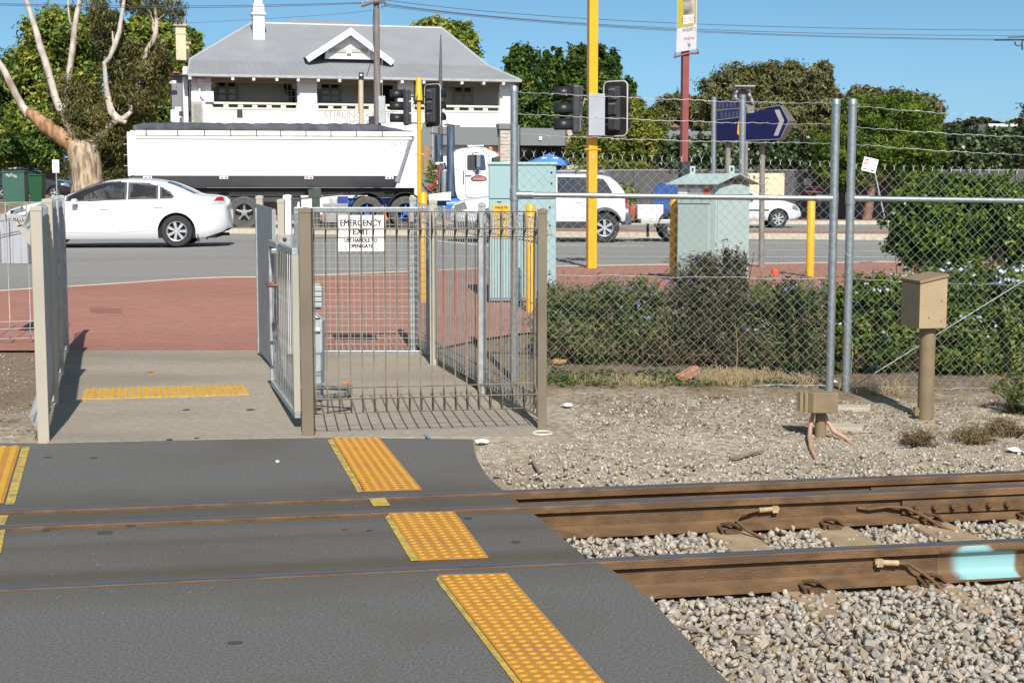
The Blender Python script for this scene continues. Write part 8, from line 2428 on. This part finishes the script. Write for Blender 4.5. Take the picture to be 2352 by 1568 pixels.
# fig trees right of the hotel
tree('dark green fig tree right of the hotel eaves', 1212, 470, 92, [B(1205, 155, 40, 48, 92), B(1195, 225, 50, 60, 92), B(1225, 300, 60, 50, 92), B(1185, 125, 14, 20, 92)], 13000, .42, l_dark, bark, .4, .5, 37, clump=.24, nclump=70)
tree('narrow dark green tree second right of the hotel', 1273, 470, 95, [B(1272, 140, 22, 26, 95), B(1278, 190, 34, 40, 95), B(1290, 270, 50, 55, 95)], 8000, .42, l_dark, bark, .35, .5, 38, clump=.26, nclump=50)
tree('tall dark green tree behind the yellow signal mast', 1360, 470, 93, [B(1345, 140, 42, 36, 93), B(1350, 200, 62, 60, 93), B(1395, 160, 30, 40, 93), B(1330, 280, 65, 60, 93), B(1405, 240, 34, 60, 93), B(1415, 140, 8, 12, 93)], 17000, .42, l_dark, bark, .4, .5, 39, clump=.24, nclump=80)
tree('small dark green tree top behind the signal board', 1440, 470, 98, [B(1438, 195, 18, 22, 98), B(1446, 225, 12, 34, 98), B(1432, 260, 24, 44, 98)], 3500, .42, l_dark, bark, .3, .5, 40, clump=.28, nclump=40)
tree('sunlit yellow-green shrub tree in front of the annexe', 1420, 470, 57.5, [B(1395, 330, 70, 52, 58.2), B(1450, 290, 50, 55, 58.2), B(1490, 340, 44, 56, 58), B(1345, 345, 46, 38, 58), B(1455, 255, 22, 30, 58.5), B(1500, 285, 26, 30, 58.4), B(1420, 385, 90, 26, 57.6)], 15000, .22, l_yel, bark, .12, .45, 41, clump=.26, nclump=60)
# olive trees
tree('large olive-brown weeping tree behind the blue sign', 1780, 470, 112, [B(1840, 195, 70, 46, 112), B(1700, 205, 75, 50, 112), B(1770, 185, 60, 40, 112), B(1660, 240, 50, 60, 112), B(1880, 235, 50, 60, 112), B(1770, 270, 150, 60, 112), B(1890, 170, 26, 26, 112)], 26000, .55, l_olive, bark, .6, .5, 42, clump=.2, nclump=120, hang=1.2, aspect=.3)
tree('smaller olive tree between the red pole and the signal board', 1560, 470, 125, [B(1560, 250, 50, 30, 125), B(1520, 275, 42, 28, 125), B(1610, 265, 40, 36, 125)], 8000, .6, l_olive, bark, .4, .5, 43, clump=.24, nclump=60, hang=1.0, aspect=.3)
tree('olive-grey tree behind the dark feathery tree', 2040, 470, 100, [B(1985, 225, 40, 28, 100), B(2060, 245, 70, 36, 100), B(2120, 265, 46, 45, 100), B(2010, 290, 80, 50, 100), B(1940, 245, 24, 26, 100)], 12000, .5, l_olive, bark, .5, .5, 44, clump=.22, nclump=80, aspect=.35)
# feathery tree in front of the wall
dJ = 54.6
tree('dark green feathery tree shading the grey wall', 1986, 528, dJ, [B(2000, 262, 70, 42, dJ), B(2070, 275, 70, 55, dJ), B(1930, 330, 70, 50, dJ), B(2020, 340, 90, 60, dJ), B(2110, 345, 60, 60, dJ), B(1960, 395, 70, 36, dJ), B(2090, 400, 60, 36, dJ), B(2085, 225, 12, 14, dJ), B(2135, 300, 30, 40, dJ), B(1890, 385, 30, 36, dJ)], 26000, .21, l_jac, M('red_brown_trunk', (.20, .115, .085), .9, 0, .2, 6, .3, 20), .16, ZR + .13, 45, clump=.22, nclump=70, hang=.6, aspect=.3, shell=.4)
# ivy over the wall
dI = yw + .5
def ivy(label, x0, x1, y0, y1, n, seed):
    bl = []
    rs = random.Random(seed)
    x = x0
    while x < x1:
        bl.append(B(x, (y0 + y1) / 2 + rs.uniform(-3, 3), 38, (y1 - y0) / 2 + rs.uniform(-2, 4), dI, .9)); x += 42
    root = thing('ivy_hedge', label, 'hedge', tuple(at((x0 + x1) / 2, y1, dI)))
    mb = MB().bb(at(x0 - 15, 400, dI + .3).x, at(x1 + 15, 400, dI + .3).x, dI + .0, dI + .5, .4, at(x0, y0 + 12, dI).z)
    obj('hedge_core', mb, M('hedge_twigs', (.035, .03, .022), .95), root)
    leafmesh('leaves', bl, int(n * 1.6), .15, l_ivy, root, seed, aspect=.85, clump=.30, nclump=60, up=.05, shell=.7)
ivy('dark ivy hedge on the wall beneath the blue sign', 1560, 1880, 322, 392, 9500, 51)
ivy('tall dark ivy hedge on the wall at the right edge', 2140, 2420, 300, 392, 9500, 52)
root = thing('ivy_hedge', 'short dark ivy run between the two trees on the wall', 'hedge', tuple(at(1990, 392, dI)))
leafmesh('leaves', [B(1920, 355, 40, 40, dI), B(1990, 355, 40, 40, dI), B(2070, 350, 45, 45, dI)], 4500, .19, l_ivy, root, 53, aspect=.85, clump=.3, nclump=50, up=.05, shell=.7)
# distant trees at the right, roof and pole
for i, (x, y, rx, ry) in enumerate(((2245, 288, 32, 16), (2190, 295, 26, 14), (2330, 292, 34, 14), (2120, 300, 40, 18), (2275, 296, 30, 14), (2400, 275, 60, 34))):
    tree('distant brownish tree on the skyline at the right, ' + ['peaked', 'low', 'rounded', 'broad', 'flat topped', 'large cropped'][i], x, 420, 170, [B(x, y, rx, ry, 170), B(x + 6, y + 30, rx, 34, 170)], 2200, .8, l_far, bark, .3, .4, 60 + i, clump=.25, nclump=40, group='distant trees on the skyline')
root = thing('flat_roofed_house', 'small white flat-roofed structure above the ivy at the right', 'building', tuple(at(2292, 320, 120)))
a, b = at(2269, 292, 120), at(2318, 318, 120)
obj('roof', MB().bb(a.x - .3, b.x + .3, 119, 124, a.z, a.z + .22), white_paint, root)
obj('wall', MB().bb(a.x, a.x + .6, 119.3, 123, .3, a.z - .003), white_paint, root)
obj('wall', MB().bb(b.x - .25, b.x, 119.3, 123, .3, a.z - .003), white_paint, root)
obj('dark_opening', MB().bb(a.x + .61, b.x - .26, 121, 121.2, .3, a.z - .003), hback, root)
a, b = at(2160, 330, 62), at(2161, 233, 62)
root = thing('rusty_post', 'thin rusty post with a small cap above the ivy', 'pole', (a.x, 62, .4))
obj('pole', MB().tube([(a.x, 62, .2), b], .07, 8).box((b.x, 62, b.z + .02), (.32, .2, .06)), M('rusty_post_paint', (.13, .085, .075), .8), root, smooth=50)
# climber by the hotel corner, shrubs before the wall
root = thing('climber_plant', 'sparse climbing plant on the black iron fence', 'plant', tuple(at(1000, 470, 60)))
leafmesh('leaves', [B(996, 398, 16, 40, 60.0), B(1008, 440, 18, 28, 60.0)], 420, .16, l_yel, root, 71, aspect=.5, clump=.5, nclump=26)
obj('stem', MB().tube(pts((1000, 475), (996, 430), (990, 390), (996, 360), d=60), [.03, .025, .02, .01], 5), bark, root)
for i, (x, y, rx, ry) in enumerate(((1440, 455, 24, 30), (1372, 462, 20, 26))):
    root = thing('wall_shrub', ['small green shrub against the grey wall left of the blue container', 'small green shrub against the grey wall behind the four wheel drive'][i], 'shrub', tuple(at(x, 500, yw - .8)))
    leafmesh('leaves', [B(x, y + 5, rx, ry, yw - .8)], 1800, .14, l_green, root, 73 + i, aspect=.5, clump=.4, nclump=30)
    obj('stem', MB().tube([at(x, 516, yw - .8), at(x, y, yw - .8)], .03, 5), bark, root)

# shrubs behind the chain-link fence
l_ros = LEAF('rosemary_leaf', [(0.036, 0.055, 0.019), (0.073, 0.110, 0.028), (0.114, 0.163, 0.041), (0.163, 0.188, 0.059), (0.195, 0.146, 0.078), (0.179, 0.114, 0.070)], .2, .55)
l_flo = LEAF('lavender_flower', [(.20, .19, .42), (.30, .29, .55), (.40, .38, .62)], .3)
l_dry = LEAF('dry_twig', [(.045, .028, .016), (.10, .062, .035), (.17, .11, .06), (.24, .165, .09)], .1, .8)
l_plu = LEAF('plumbago_leaf', [(0.026, 0.045, 0.009), (0.059, 0.099, 0.014), (0.108, 0.167, 0.023), (0.184, 0.231, 0.035), (0.267, 0.271, 0.058)], .3)
l_pfl = LEAF('pale_blue_flower', [(.50, .56, .78), (.62, .67, .84), (.74, .77, .88)], .3)
l_shr = LEAF('glossy_shrub_leaf', [(0.015, 0.036, 0.006), (0.038, 0.078, 0.009), (0.083, 0.150, 0.012), (0.165, 0.240, 0.018), (0.300, 0.330, 0.030)], .35, .35)
twig = M('brown_twigs', (.075, .048, .03), .9, 0, .3, 30)
def bush(name, label, cat, blobs, n, size, mat, seed, flowers=None, dry=0, group=None, stems=30, **k):
    bx = sum(b[0][0] for b in blobs) / len(blobs); by = sum(b[0][1] for b in blobs) / len(blobs)
    zb = ground_z(bx, by)
    root = thing(name, label, cat, (bx, by, zb), 0, group)
    rs = random.Random(seed)
    mb = MB()
    for i in range(stems):
        c, r = blobs[rs.randrange(len(blobs))]
        x0 = c[0] + rs.uniform(-.5, .5) * r[0]; y0 = c[1] + rs.uniform(-.6, .5) * r[1]
        z0 = ground_z(x0, y0)
        x1 = x0 + rs.uniform(-.25, .25); y1 = y0 + rs.uniform(-.25, .15); z1 = c[2] + r[2] * rs.uniform(-.2, .7)
        mb.tube([(x0, y0, z0 - .03), ((x0 + x1) / 2 + rs.uniform(-.05, .05), (y0 + y1) / 2, (z0 + z1) / 2), (x1, y1, z1)], [.010, .007, .003], 5)
    obj('stems', mb, twig, root, kind='stuff')
    leafmesh('leaves', blobs, n, size, mat, root, seed, **k)
    if dry:
        lo = [((c[0], c[1] - r[1] * .35, max(ground_z(c[0], c[1]) + .12, c[2] - r[2] * .75)), (r[0] * .9, r[1] * .6, r[2] * .35)) for c, r in blobs]
        leafmesh('dry_twigs', lo, dry, .09, l_dry, root, seed + 1, aspect=.10, clump=.5, nclump=60, up=0, shell=.2)
    if flowers:
        m_, cnt, sz, top = flowers
        fb = [((c[0], c[1], c[2] + r[2] * top), (r[0] * 1.0, r[1] * 1.0, r[2] * (1 - top) * 1.05 + .03)) for c, r in blobs]
        leafmesh('flowers', fb, cnt, sz, m_, root, seed + 2, kind='stuff', aspect=.9, clump=.16, nclump=int(max(8, cnt / 14)), up=.5, shell=.75)
    return root
dR_ = 13.1
ros = 'rosemary bushes along the fence'
kw = dict(aspect=.20, clump=.26, upright=.8, up=.1, shell=.45, bend=.1)
bush('rosemary_bush', 'dark rosemary bush just right of the cage corner post', 'bush', [B(1300, 745, 70, 85, dR_), B(1345, 790, 80, 70, dR_ - .2), B(1260, 740, 30, 80, dR_ + .2), B(1380, 690, 46, 45, dR_)], 15000, .055, l_ros, 101, (l_flo, 220, .022, .5), 1300, ros, nclump=90, **kw)
bush('rosemary_bush', 'rosemary bush with bare patches, second from the cage', 'bush', [B(1440, 740, 75, 90, dR_), B(1500, 760, 75, 95, dR_ - .2), B(1420, 690, 40, 45, dR_), B(1475, 690, 50, 50, dR_)], 16000, .055, l_ros, 102, (l_flo, 330, .022, .5), 1900, ros, nclump=90, **kw)
bush('rosemary_bush', 'tallest rosemary bush standing against the roofed cabinet', 'bush', [B(1600, 660, 62, 62, dR_ + .1), B(1655, 650, 55, 66, dR_ + .1), B(1690, 640, 26, 60, dR_), B(1640, 750, 95, 95, dR_ - .1), B(1570, 740, 60, 90, dR_ - .1), B(1668, 592, 7, 24, dR_), B(1605, 612, 12, 24, dR_), B(1628, 600, 10, 20, dR_)], 22000, .055, LEAF('rosemary_leaf_brownish', [(0.030, 0.035, 0.015), (0.062, 0.065, 0.029), (0.103, 0.094, 0.045), (0.138, 0.108, 0.059), (0.152, 0.108, 0.066)], .2, .55), 103, (l_flo, 420, .022, .3), 2200, ros, nclump=110, **kw)
bush('rosemary_bush', 'rosemary bush with lavender flowers left of the paired posts', 'bush', [B(1770, 720, 80, 80, dR_), B(1840, 730, 75, 90, dR_), B(1800, 800, 90, 60, dR_ - .2), B(1720, 770, 60, 80, dR_ - .1), B(1890, 690, 40, 50, dR_ + .1)], 19000, .055, l_ros, 104, (l_flo, 420, .022, .5), 2200, ros, nclump=100, **kw)
kp = dict(aspect=.45, clump=.24, up=.3, shell=.5)
bush('plumbago_bush', 'tangled plumbago bush behind the paired posts', 'bush', [B(1960, 730, 70, 80, dR_), B(2030, 700, 75, 70, dR_), B(1990, 800, 80, 70, dR_ - .2), B(2060, 790, 70, 80, dR_ - .1)], 15000, .052, l_plu, 105, (l_pfl, 160, .034, .75), 2600, None, nclump=90, **kp)
bush('plumbago_bush', 'plumbago bush with pale blue flowers behind the post box', 'bush', [B(2150, 690, 90, 80, dR_), B(2250, 690, 90, 80, dR_), B(2350, 700, 90, 90, dR_), B(2200, 800, 100, 80, dR_ - .2), B(2320, 810, 100, 75, dR_ - .2), B(2420, 760, 80, 110, dR_)], 30000, .052, l_plu, 106, (l_pfl, 560, .036, .68), 1500, None, nclump=110, **kp)
dS_ = 14.6
sh = bush('glossy_shrub', 'tall glossy yellow-green shrub behind the fence at the right', 'shrub', [B(2120, 500, 80, 75, dS_), B(2200, 480, 90, 75, dS_), B(2300, 490, 95, 80, dS_), B(2090, 560, 55, 50, dS_), B(2180, 570, 80, 55, dS_), B(2250, 540, 70, 55, dS_ + .2), B(2360, 540, 70, 80, dS_), B(2400, 460, 60, 60, dS_)], 40000, .058, l_shr, 107, None, 0, None, aspect=.55, clump=.20, nclump=170, up=.45, shell=.5, stems=16)
obj('trunk', MB().tube([Vector((at(2325, 660, dS_).x, dS_, .05)), at(2300, 600, dS_), at(2285, 560, dS_), at(2270, 500, dS_)], [.05, .045, .04, .02], 8).tube([Vector((at(2330, 660, dS_).x, dS_, .05)), at(2340, 590, dS_), at(2360, 520, dS_)], [.045, .035, .02], 8), M('tan_trunk', (.32, .23, .14), .85, 0, .2, 12), sh, smooth=60)
# a sprig of dark bush at the right edge in front of the fence
bush('low_bush', 'small dark bush at the right edge before the fence', 'bush', [((at(2350, 915, 10.9).x, 10.9, .05), (.20, .2, .17))], 2600, .05, l_ros, 108, None, 0, None, nclump=40, stems=8, **kw)
for i, (x, y, rx) in enumerate(((2110, 1022, 44), (2240, 1015, 60), (2310, 1000, 40))):
    p = ongz(x, y)
    bush('dry_weed', ['dry brown weed tuft below the tan post box', 'wide dry brown weed tuft right of the post box', 'dry brown weed tuft near the right edge'][i], 'weed', [((p.x, p.y, p.z + .05), (rx * p.y / FPX, .12, .07))], 1100, .055, LEAF('dry_weed_leaf', [(.10, .07, .035), (.17, .12, .06), (.24, .175, .095)], .1, .9), 120 + i, None, 0, 'dry weed tufts on the verge', nclump=30, aspect=.09, clump=.4, upright=1.0, up=.1, shell=.1, stems=6)
# weeds along the bottom of the fence
g = np.random.default_rng(77)
bl = []
for k in range(46):
    x = g.uniform(1255, 1560) if k < 34 else g.uniform(1560, 1900)
    p = ongz(x, g.uniform(858, 892))
    bl.append(((p.x, p.y, ground_z(p.x, p.y) + .025), (g.uniform(.05, .16), .09, g.uniform(.012, .045))))
leafmesh('weeds', bl, 3600, .03, LEAF('weed_leaf', [(.05, .075, .02), (.09, .12, .035), (.12, .15, .05), (.17, .17, .08)], .3), None, 78, aspect=.5, clump=.5, nclump=8, up=.8, shell=.1, kind='stuff')
for i, (tx, ty, cnt, wd, sc_) in enumerate(((1665, 885, 150, .09, 1.0), (1752, 878, 70, .10, .8), (1478, 884, 60, .10, .6), (1850, 888, 60, .07, .7), (2030, 905, 60, .12, .7), (1380, 880, 40, .12, .5))):
    p = ongz(tx, ty)
    root = thing('dry_grass_tuft', ['bleached dry grass tuft drooping at the foot of the fence', 'thin dry grass just right of the big bleached tuft', 'sparse dry grass left of the broken brick', 'dry grass left of the paired fence posts', 'dry grass between the paired posts and the tan box', 'short dry grass near the sandstone boulder'][i], 'grass tuft', tuple(p), 0, 'dry grass tufts along the fence')
    mb = MB(); rs = random.Random(6 + i)
    for k in range(cnt):
        a = rs.uniform(0, 6.28); L_ = rs.uniform(.12, .30) * sc_; x0 = p.x + rs.gauss(0, wd); y0 = p.y + rs.gauss(0, .05)
        h = rs.uniform(.06, .17) * sc_; dx, dy = math.cos(a) * L_ * .6, math.sin(a) * L_ * .35 - .03
        z0 = ground_z(x0, y0)
        mb.tube([(x0, y0, z0 - .01), (x0 + dx * .4, y0 + dy * .4, z0 + h), (x0 + dx * .8, y0 + dy * .8, z0 + h * .85), (x0 + dx * 1.1, y0 + dy * 1.1, z0 + h * .3)], [.0022, .002, .0016, .0008], 3)
    obj('blades', mb, M('straw', (.34, .26, .14), .8, 0, .25, 30), root, kind='stuff')
for x_, y_, h_ in ((2072 - 118, 870, .45), (1955 - 60, 880, .35), (1690, 880, .5), (1318, 880, .12), (1450, 885, .1)):
    p = ongz(x_, y_)
    o = obj('dry_stalk', MB().tube([(p.x, p.y, ground_z(p.x, p.y) - .02), (p.x + .01, p.y, p.z + h_ * .6), (p.x - .01, p.y, p.z + h_)], [.004, .003, .0015], 5), MATS['straw'])
    tag(o, {.45: 'dry stalk rising right beside the paired fence posts', .35: 'dry stalk left of the paired fence posts', .5: 'tallest dry stalk by the bleached grass tuft', .12: 'shortest dry stalk near the sandstone boulder', .1: 'tiny dry stalk midway along the fence foot'}[h_], 'stalk', 'dry stalks along the fence')
# leaf litter and straw over the verge
g = np.random.default_rng(79)
V, R = [], []
for k in range(9500):
    x = g.uniform(.45, 4.6); y = g.uniform(9.9, 13.0) if g.random() < .75 else g.uniform(8.9, 11)
    if g.random() < .25: x, y = g.uniform(-6, -3.1), g.uniform(9.5, 14)
    if x < -2 and x > PL.x + (PR.x - PL.x) * (y - 9.3) / 4.1 - .04: continue
    z = ground_z(x, y) + .004
    a = g.uniform(0, 6.28); L_ = g.uniform(.015, .07); w = g.uniform(.0025, .006)
    t = np.array([math.cos(a), math.sin(a), g.uniform(-.1, .15)]); n = np.array([-math.sin(a), math.cos(a), 0])
    c = np.array([x, y, z + .004])
    V += [c - t * L_ / 2, c + n * w, c + t * L_ / 2, c - n * w]; R.append(g.random())
npobj('leaf_litter', np.array(V), np.arange(len(V)).reshape(-1, 4), LEAF('litter_leaf', [(.05, .035, .022), (.09, .06, .035), (.17, .11, .06), (.27, .19, .11), (.38, .30, .20)], .05, .9), None, R, 'stuff')

# ------------------------------------------------------------------ rocks and litter
def rock(label, x, y, r, mat, sq=(1, .8, .7), zf=lambda Y: -.02, cat='rock', name='rock', seed=1, lift=.4):
    p = ongz(x, y)
    v, f = protos[seed % len(protos)]
    z = ground_z(p.x, p.y)
    V_ = v * r * np.array(sq) + np.array((p.x, p.y, z + r * sq[2] * lift))
    o = npobj(name, V_, f, mat)
    return tag(o, label, cat)
rock('orange-tan sandstone boulder behind the fence near the cage', 1283, 838, .105, M('sandstone', (.42, .235, .095), .9, 0, .25, 9, .5, 30), (1, .7, .75), cat='boulder', name='boulder', seed=3)
p = ongz(1578, 872)
o = obj('broken_brick', MB().box((p.x, p.y, ground_z(p.x, p.y) + .045), (.21, .10, .07), math.radians(18), 0, math.radians(-24)), M('brick_red', (.40, .18, .115), .9, 0, .2, 12, .4, 50), bevel=.012)
tag(o, 'half buried pinkish red brick at the foot of the fence', 'brick')
for i, (x, y, r, lab) in enumerate(((1570, 1000, .024, 'brown round stone lying alone on the sandy verge'), (1433, 1078, .032, 'dark grey stone on the gravel behind the rails'), (1193, 1075, .03, 'grey stone beside the asphalt edge'), (1244, 1012, .016, 'small dark stone by the white painted ring'), (1995, 995, .05, 'flat pale stone slab beside the junction box'))):
    rock(lab, x, y, r, stone_m if i else M('brown_stone', (.22, .15, .085), .9), (1.2, .9, .7) if i != 4 else (1.6, 1.0, .35), lambda Y: -.10, 'stone', 'loose_stone', i + 2)
concr = M('broken_concrete', (.40, .35, .27), .9, 0, .1, 9, .3, 50)
for lab, x, y, sx_, sy_, rz in (('broken pale concrete slab behind the junction box', 1955, 940, .17, .07, -.15), ('tan concrete slab half buried beside the conduit', 1940, 985, .16, .09, -.35)):
    p = ongz(x, y)
    o = obj('concrete_slab', MB().box((p.x, p.y, ground_z(p.x, p.y) + .008), (sx_ * 1.6, sy_ * 1.6, .035), rz, .08), concr, bevel=.006)
    tag(o, lab, 'concrete slab')
stick_m = M('grey_stick', (.19, .15, .11), .9, 0, .2, 20)
for lab, q, r in (('curved grey stick on the gravel behind the rails', ((1676, 1060), (1700, 1058), (1725, 1052), (1757, 1046)), .010), ('thin brown twig on the near ballast', ((1545, 1462), (1580, 1470), (1625, 1484)), .005), ('thick short twig on the near ballast', ((1690, 1478), (1722, 1480), (1748, 1482)), .009), ('forked dead root by the asphalt corner', ((1238, 1100), (1226, 1090), (1218, 1078)), .009)):
    P_ = [onz(x, y, -.175 if y > 1300 else -.13) for x, y in q]
    P_ = [Vector((p.x, p.y, ground_z(p.x, p.y) + (.06 if p.y < 7 else .028))) for p in P_]
    o = obj('stick', MB().tube(P_, [r] * (len(P_) - 1) + [r * .5], 7), stick_m, smooth=60)
    tag(o, lab, 'stick')
lit_m = M('white_litter', (.72, .72, .70), .7, 0, .05, 20)
for lab, x, y, s_, zf in (('crumpled white paper on the verge right of the corner post', 1303, 937, .05, lambda Y: -.03), ('white scrap beside the asphalt corner at the ballast', 1108, 1022, .05, lambda Y: -.06), ('white plastic scrap near the right edge of the verge', 2328, 1040, .06, lambda Y: -.12), ('white and blue litter at the foot of the paired posts', 1912, 882, .05, lambda Y: -.02)):
    p = ongz(x, y); rs = random.Random(int(x))
    z = ground_z(p.x, p.y) + .012
    vs = [(p.x + math.cos(a) * s_ * rs.uniform(.7, 1.3), p.y + math.sin(a) * s_ * rs.uniform(.5, .9), z + rs.uniform(0, .022)) for a in np.linspace(0, 6.283, 8)[:-1]]
    o = obj('litter_paper', MB().add(vs + [(p.x, p.y, z + .03)], [(i, (i + 1) % 7, 7) for i in range(7)]), lit_m)
    tag(o, lab, 'litter')
# painted ring and marks on the ground
c = onz(1246, 993, .008)
o = obj('painted_ring', MB().tube([(c.x + .062 * math.cos(t), c.y + .075 * math.sin(t), .0055) for t in np.linspace(0, 6.283, 25)], .0055, 4, False), M('ring_paint', (.66, .63, .52), .8))
tag(o, 'white painted ring on the concrete at the corner post', 'paint mark')
pm_ = [onz(x, y, .009) for x, y in ((972, 996), (979, 995), (989, 1004), (983, 1006))]
o = obj('painted_dash', MB().slab(pm_, .004), M('blue_mark', (.10, .28, .45), .8)); tag(o, 'short blue paint dash before the cage', 'paint mark')
spot = M('old_gum_spot', (.055, .052, .05), .85)
for i, (x, y, w_) in enumerate(((110, 1050, 10), (216, 1051, 9), (752, 903, 0), (390, 1009, 8), (452, 1006, 7), (428, 941, 9), (575, 941, 11), (790, 1216, 8), (848, 1218, 8), (300, 1208, 14), (105, 1218, 12), (240, 1223, 20), (1075, 1190, 12), (540, 1476, 20), (1185, 1245, 14))):
    if not w_: continue
    pth = y < 1012
    p = ong(x, y, (lambda Y: path_z(Y) + .004) if pth else (lambda Y: 0.0))
    rr = w_ * p.y / FPX
    rs = random.Random(i)
    o = obj('surface_spot', MB().slab([(p.x + rr * math.cos(a) * rs.uniform(.8, 1.1), p.y + rr * (1.2 if i != 13 else .8) * math.sin(a) * rs.uniform(.7, 1.1), p.z + .0022) for a in np.linspace(0, 6.283, 10)[:-1]], .002), spot)
    where = {0: 'left of a pair beyond the rails', 1: 'right of a pair beyond the rails', 3: 'left of two at the path edge', 4: 'right of two at the path edge', 5: 'below the warning strip', 6: 'nearest the swing gate', 7: 'left one of two by the far rails', 8: 'right one of two by the far rails', 9: 'oblong, between the rails', 10: 'near the left edge between the rails', 11: 'longest one between the rails', 12: 'right of the yellow square between the rails', 13: 'squarish, alone in the foreground', 14: 'right of the middle tactile strip'}[i]
    tag(o, 'dark trodden spot on the ' + ('concrete path, ' if pth else 'asphalt crossing, ') + where, 'stain', 'dark spots on the path' if pth else 'dark spots on the asphalt')
leaf_o = M('orange_leaf', (.5, .17, .04), .8)
for lab, x, y in (('curled orange dead leaf on the concrete path', 344, 856), ('small yellow leaf inside the cage', 792, 884)):
    p = ong(x, y); o = obj('dead_leaf', MB().add([(p.x - .04, p.y, p.z + .012), (p.x, p.y - .025, p.z + .007), (p.x + .045, p.y, p.z + .018), (p.x, p.y + .025, p.z + .02)], [(0, 1, 2), (0, 2, 3)]), leaf_o); tag(o, lab, 'leaf')
p = onz(637, 1062, .0)
o = obj('white_chip', MB().box((p.x, p.y, .008), (.02, .02, .012), .4), white_paint, bevel=.003); tag(o, 'tiny white chip on the asphalt crossing', 'litter')
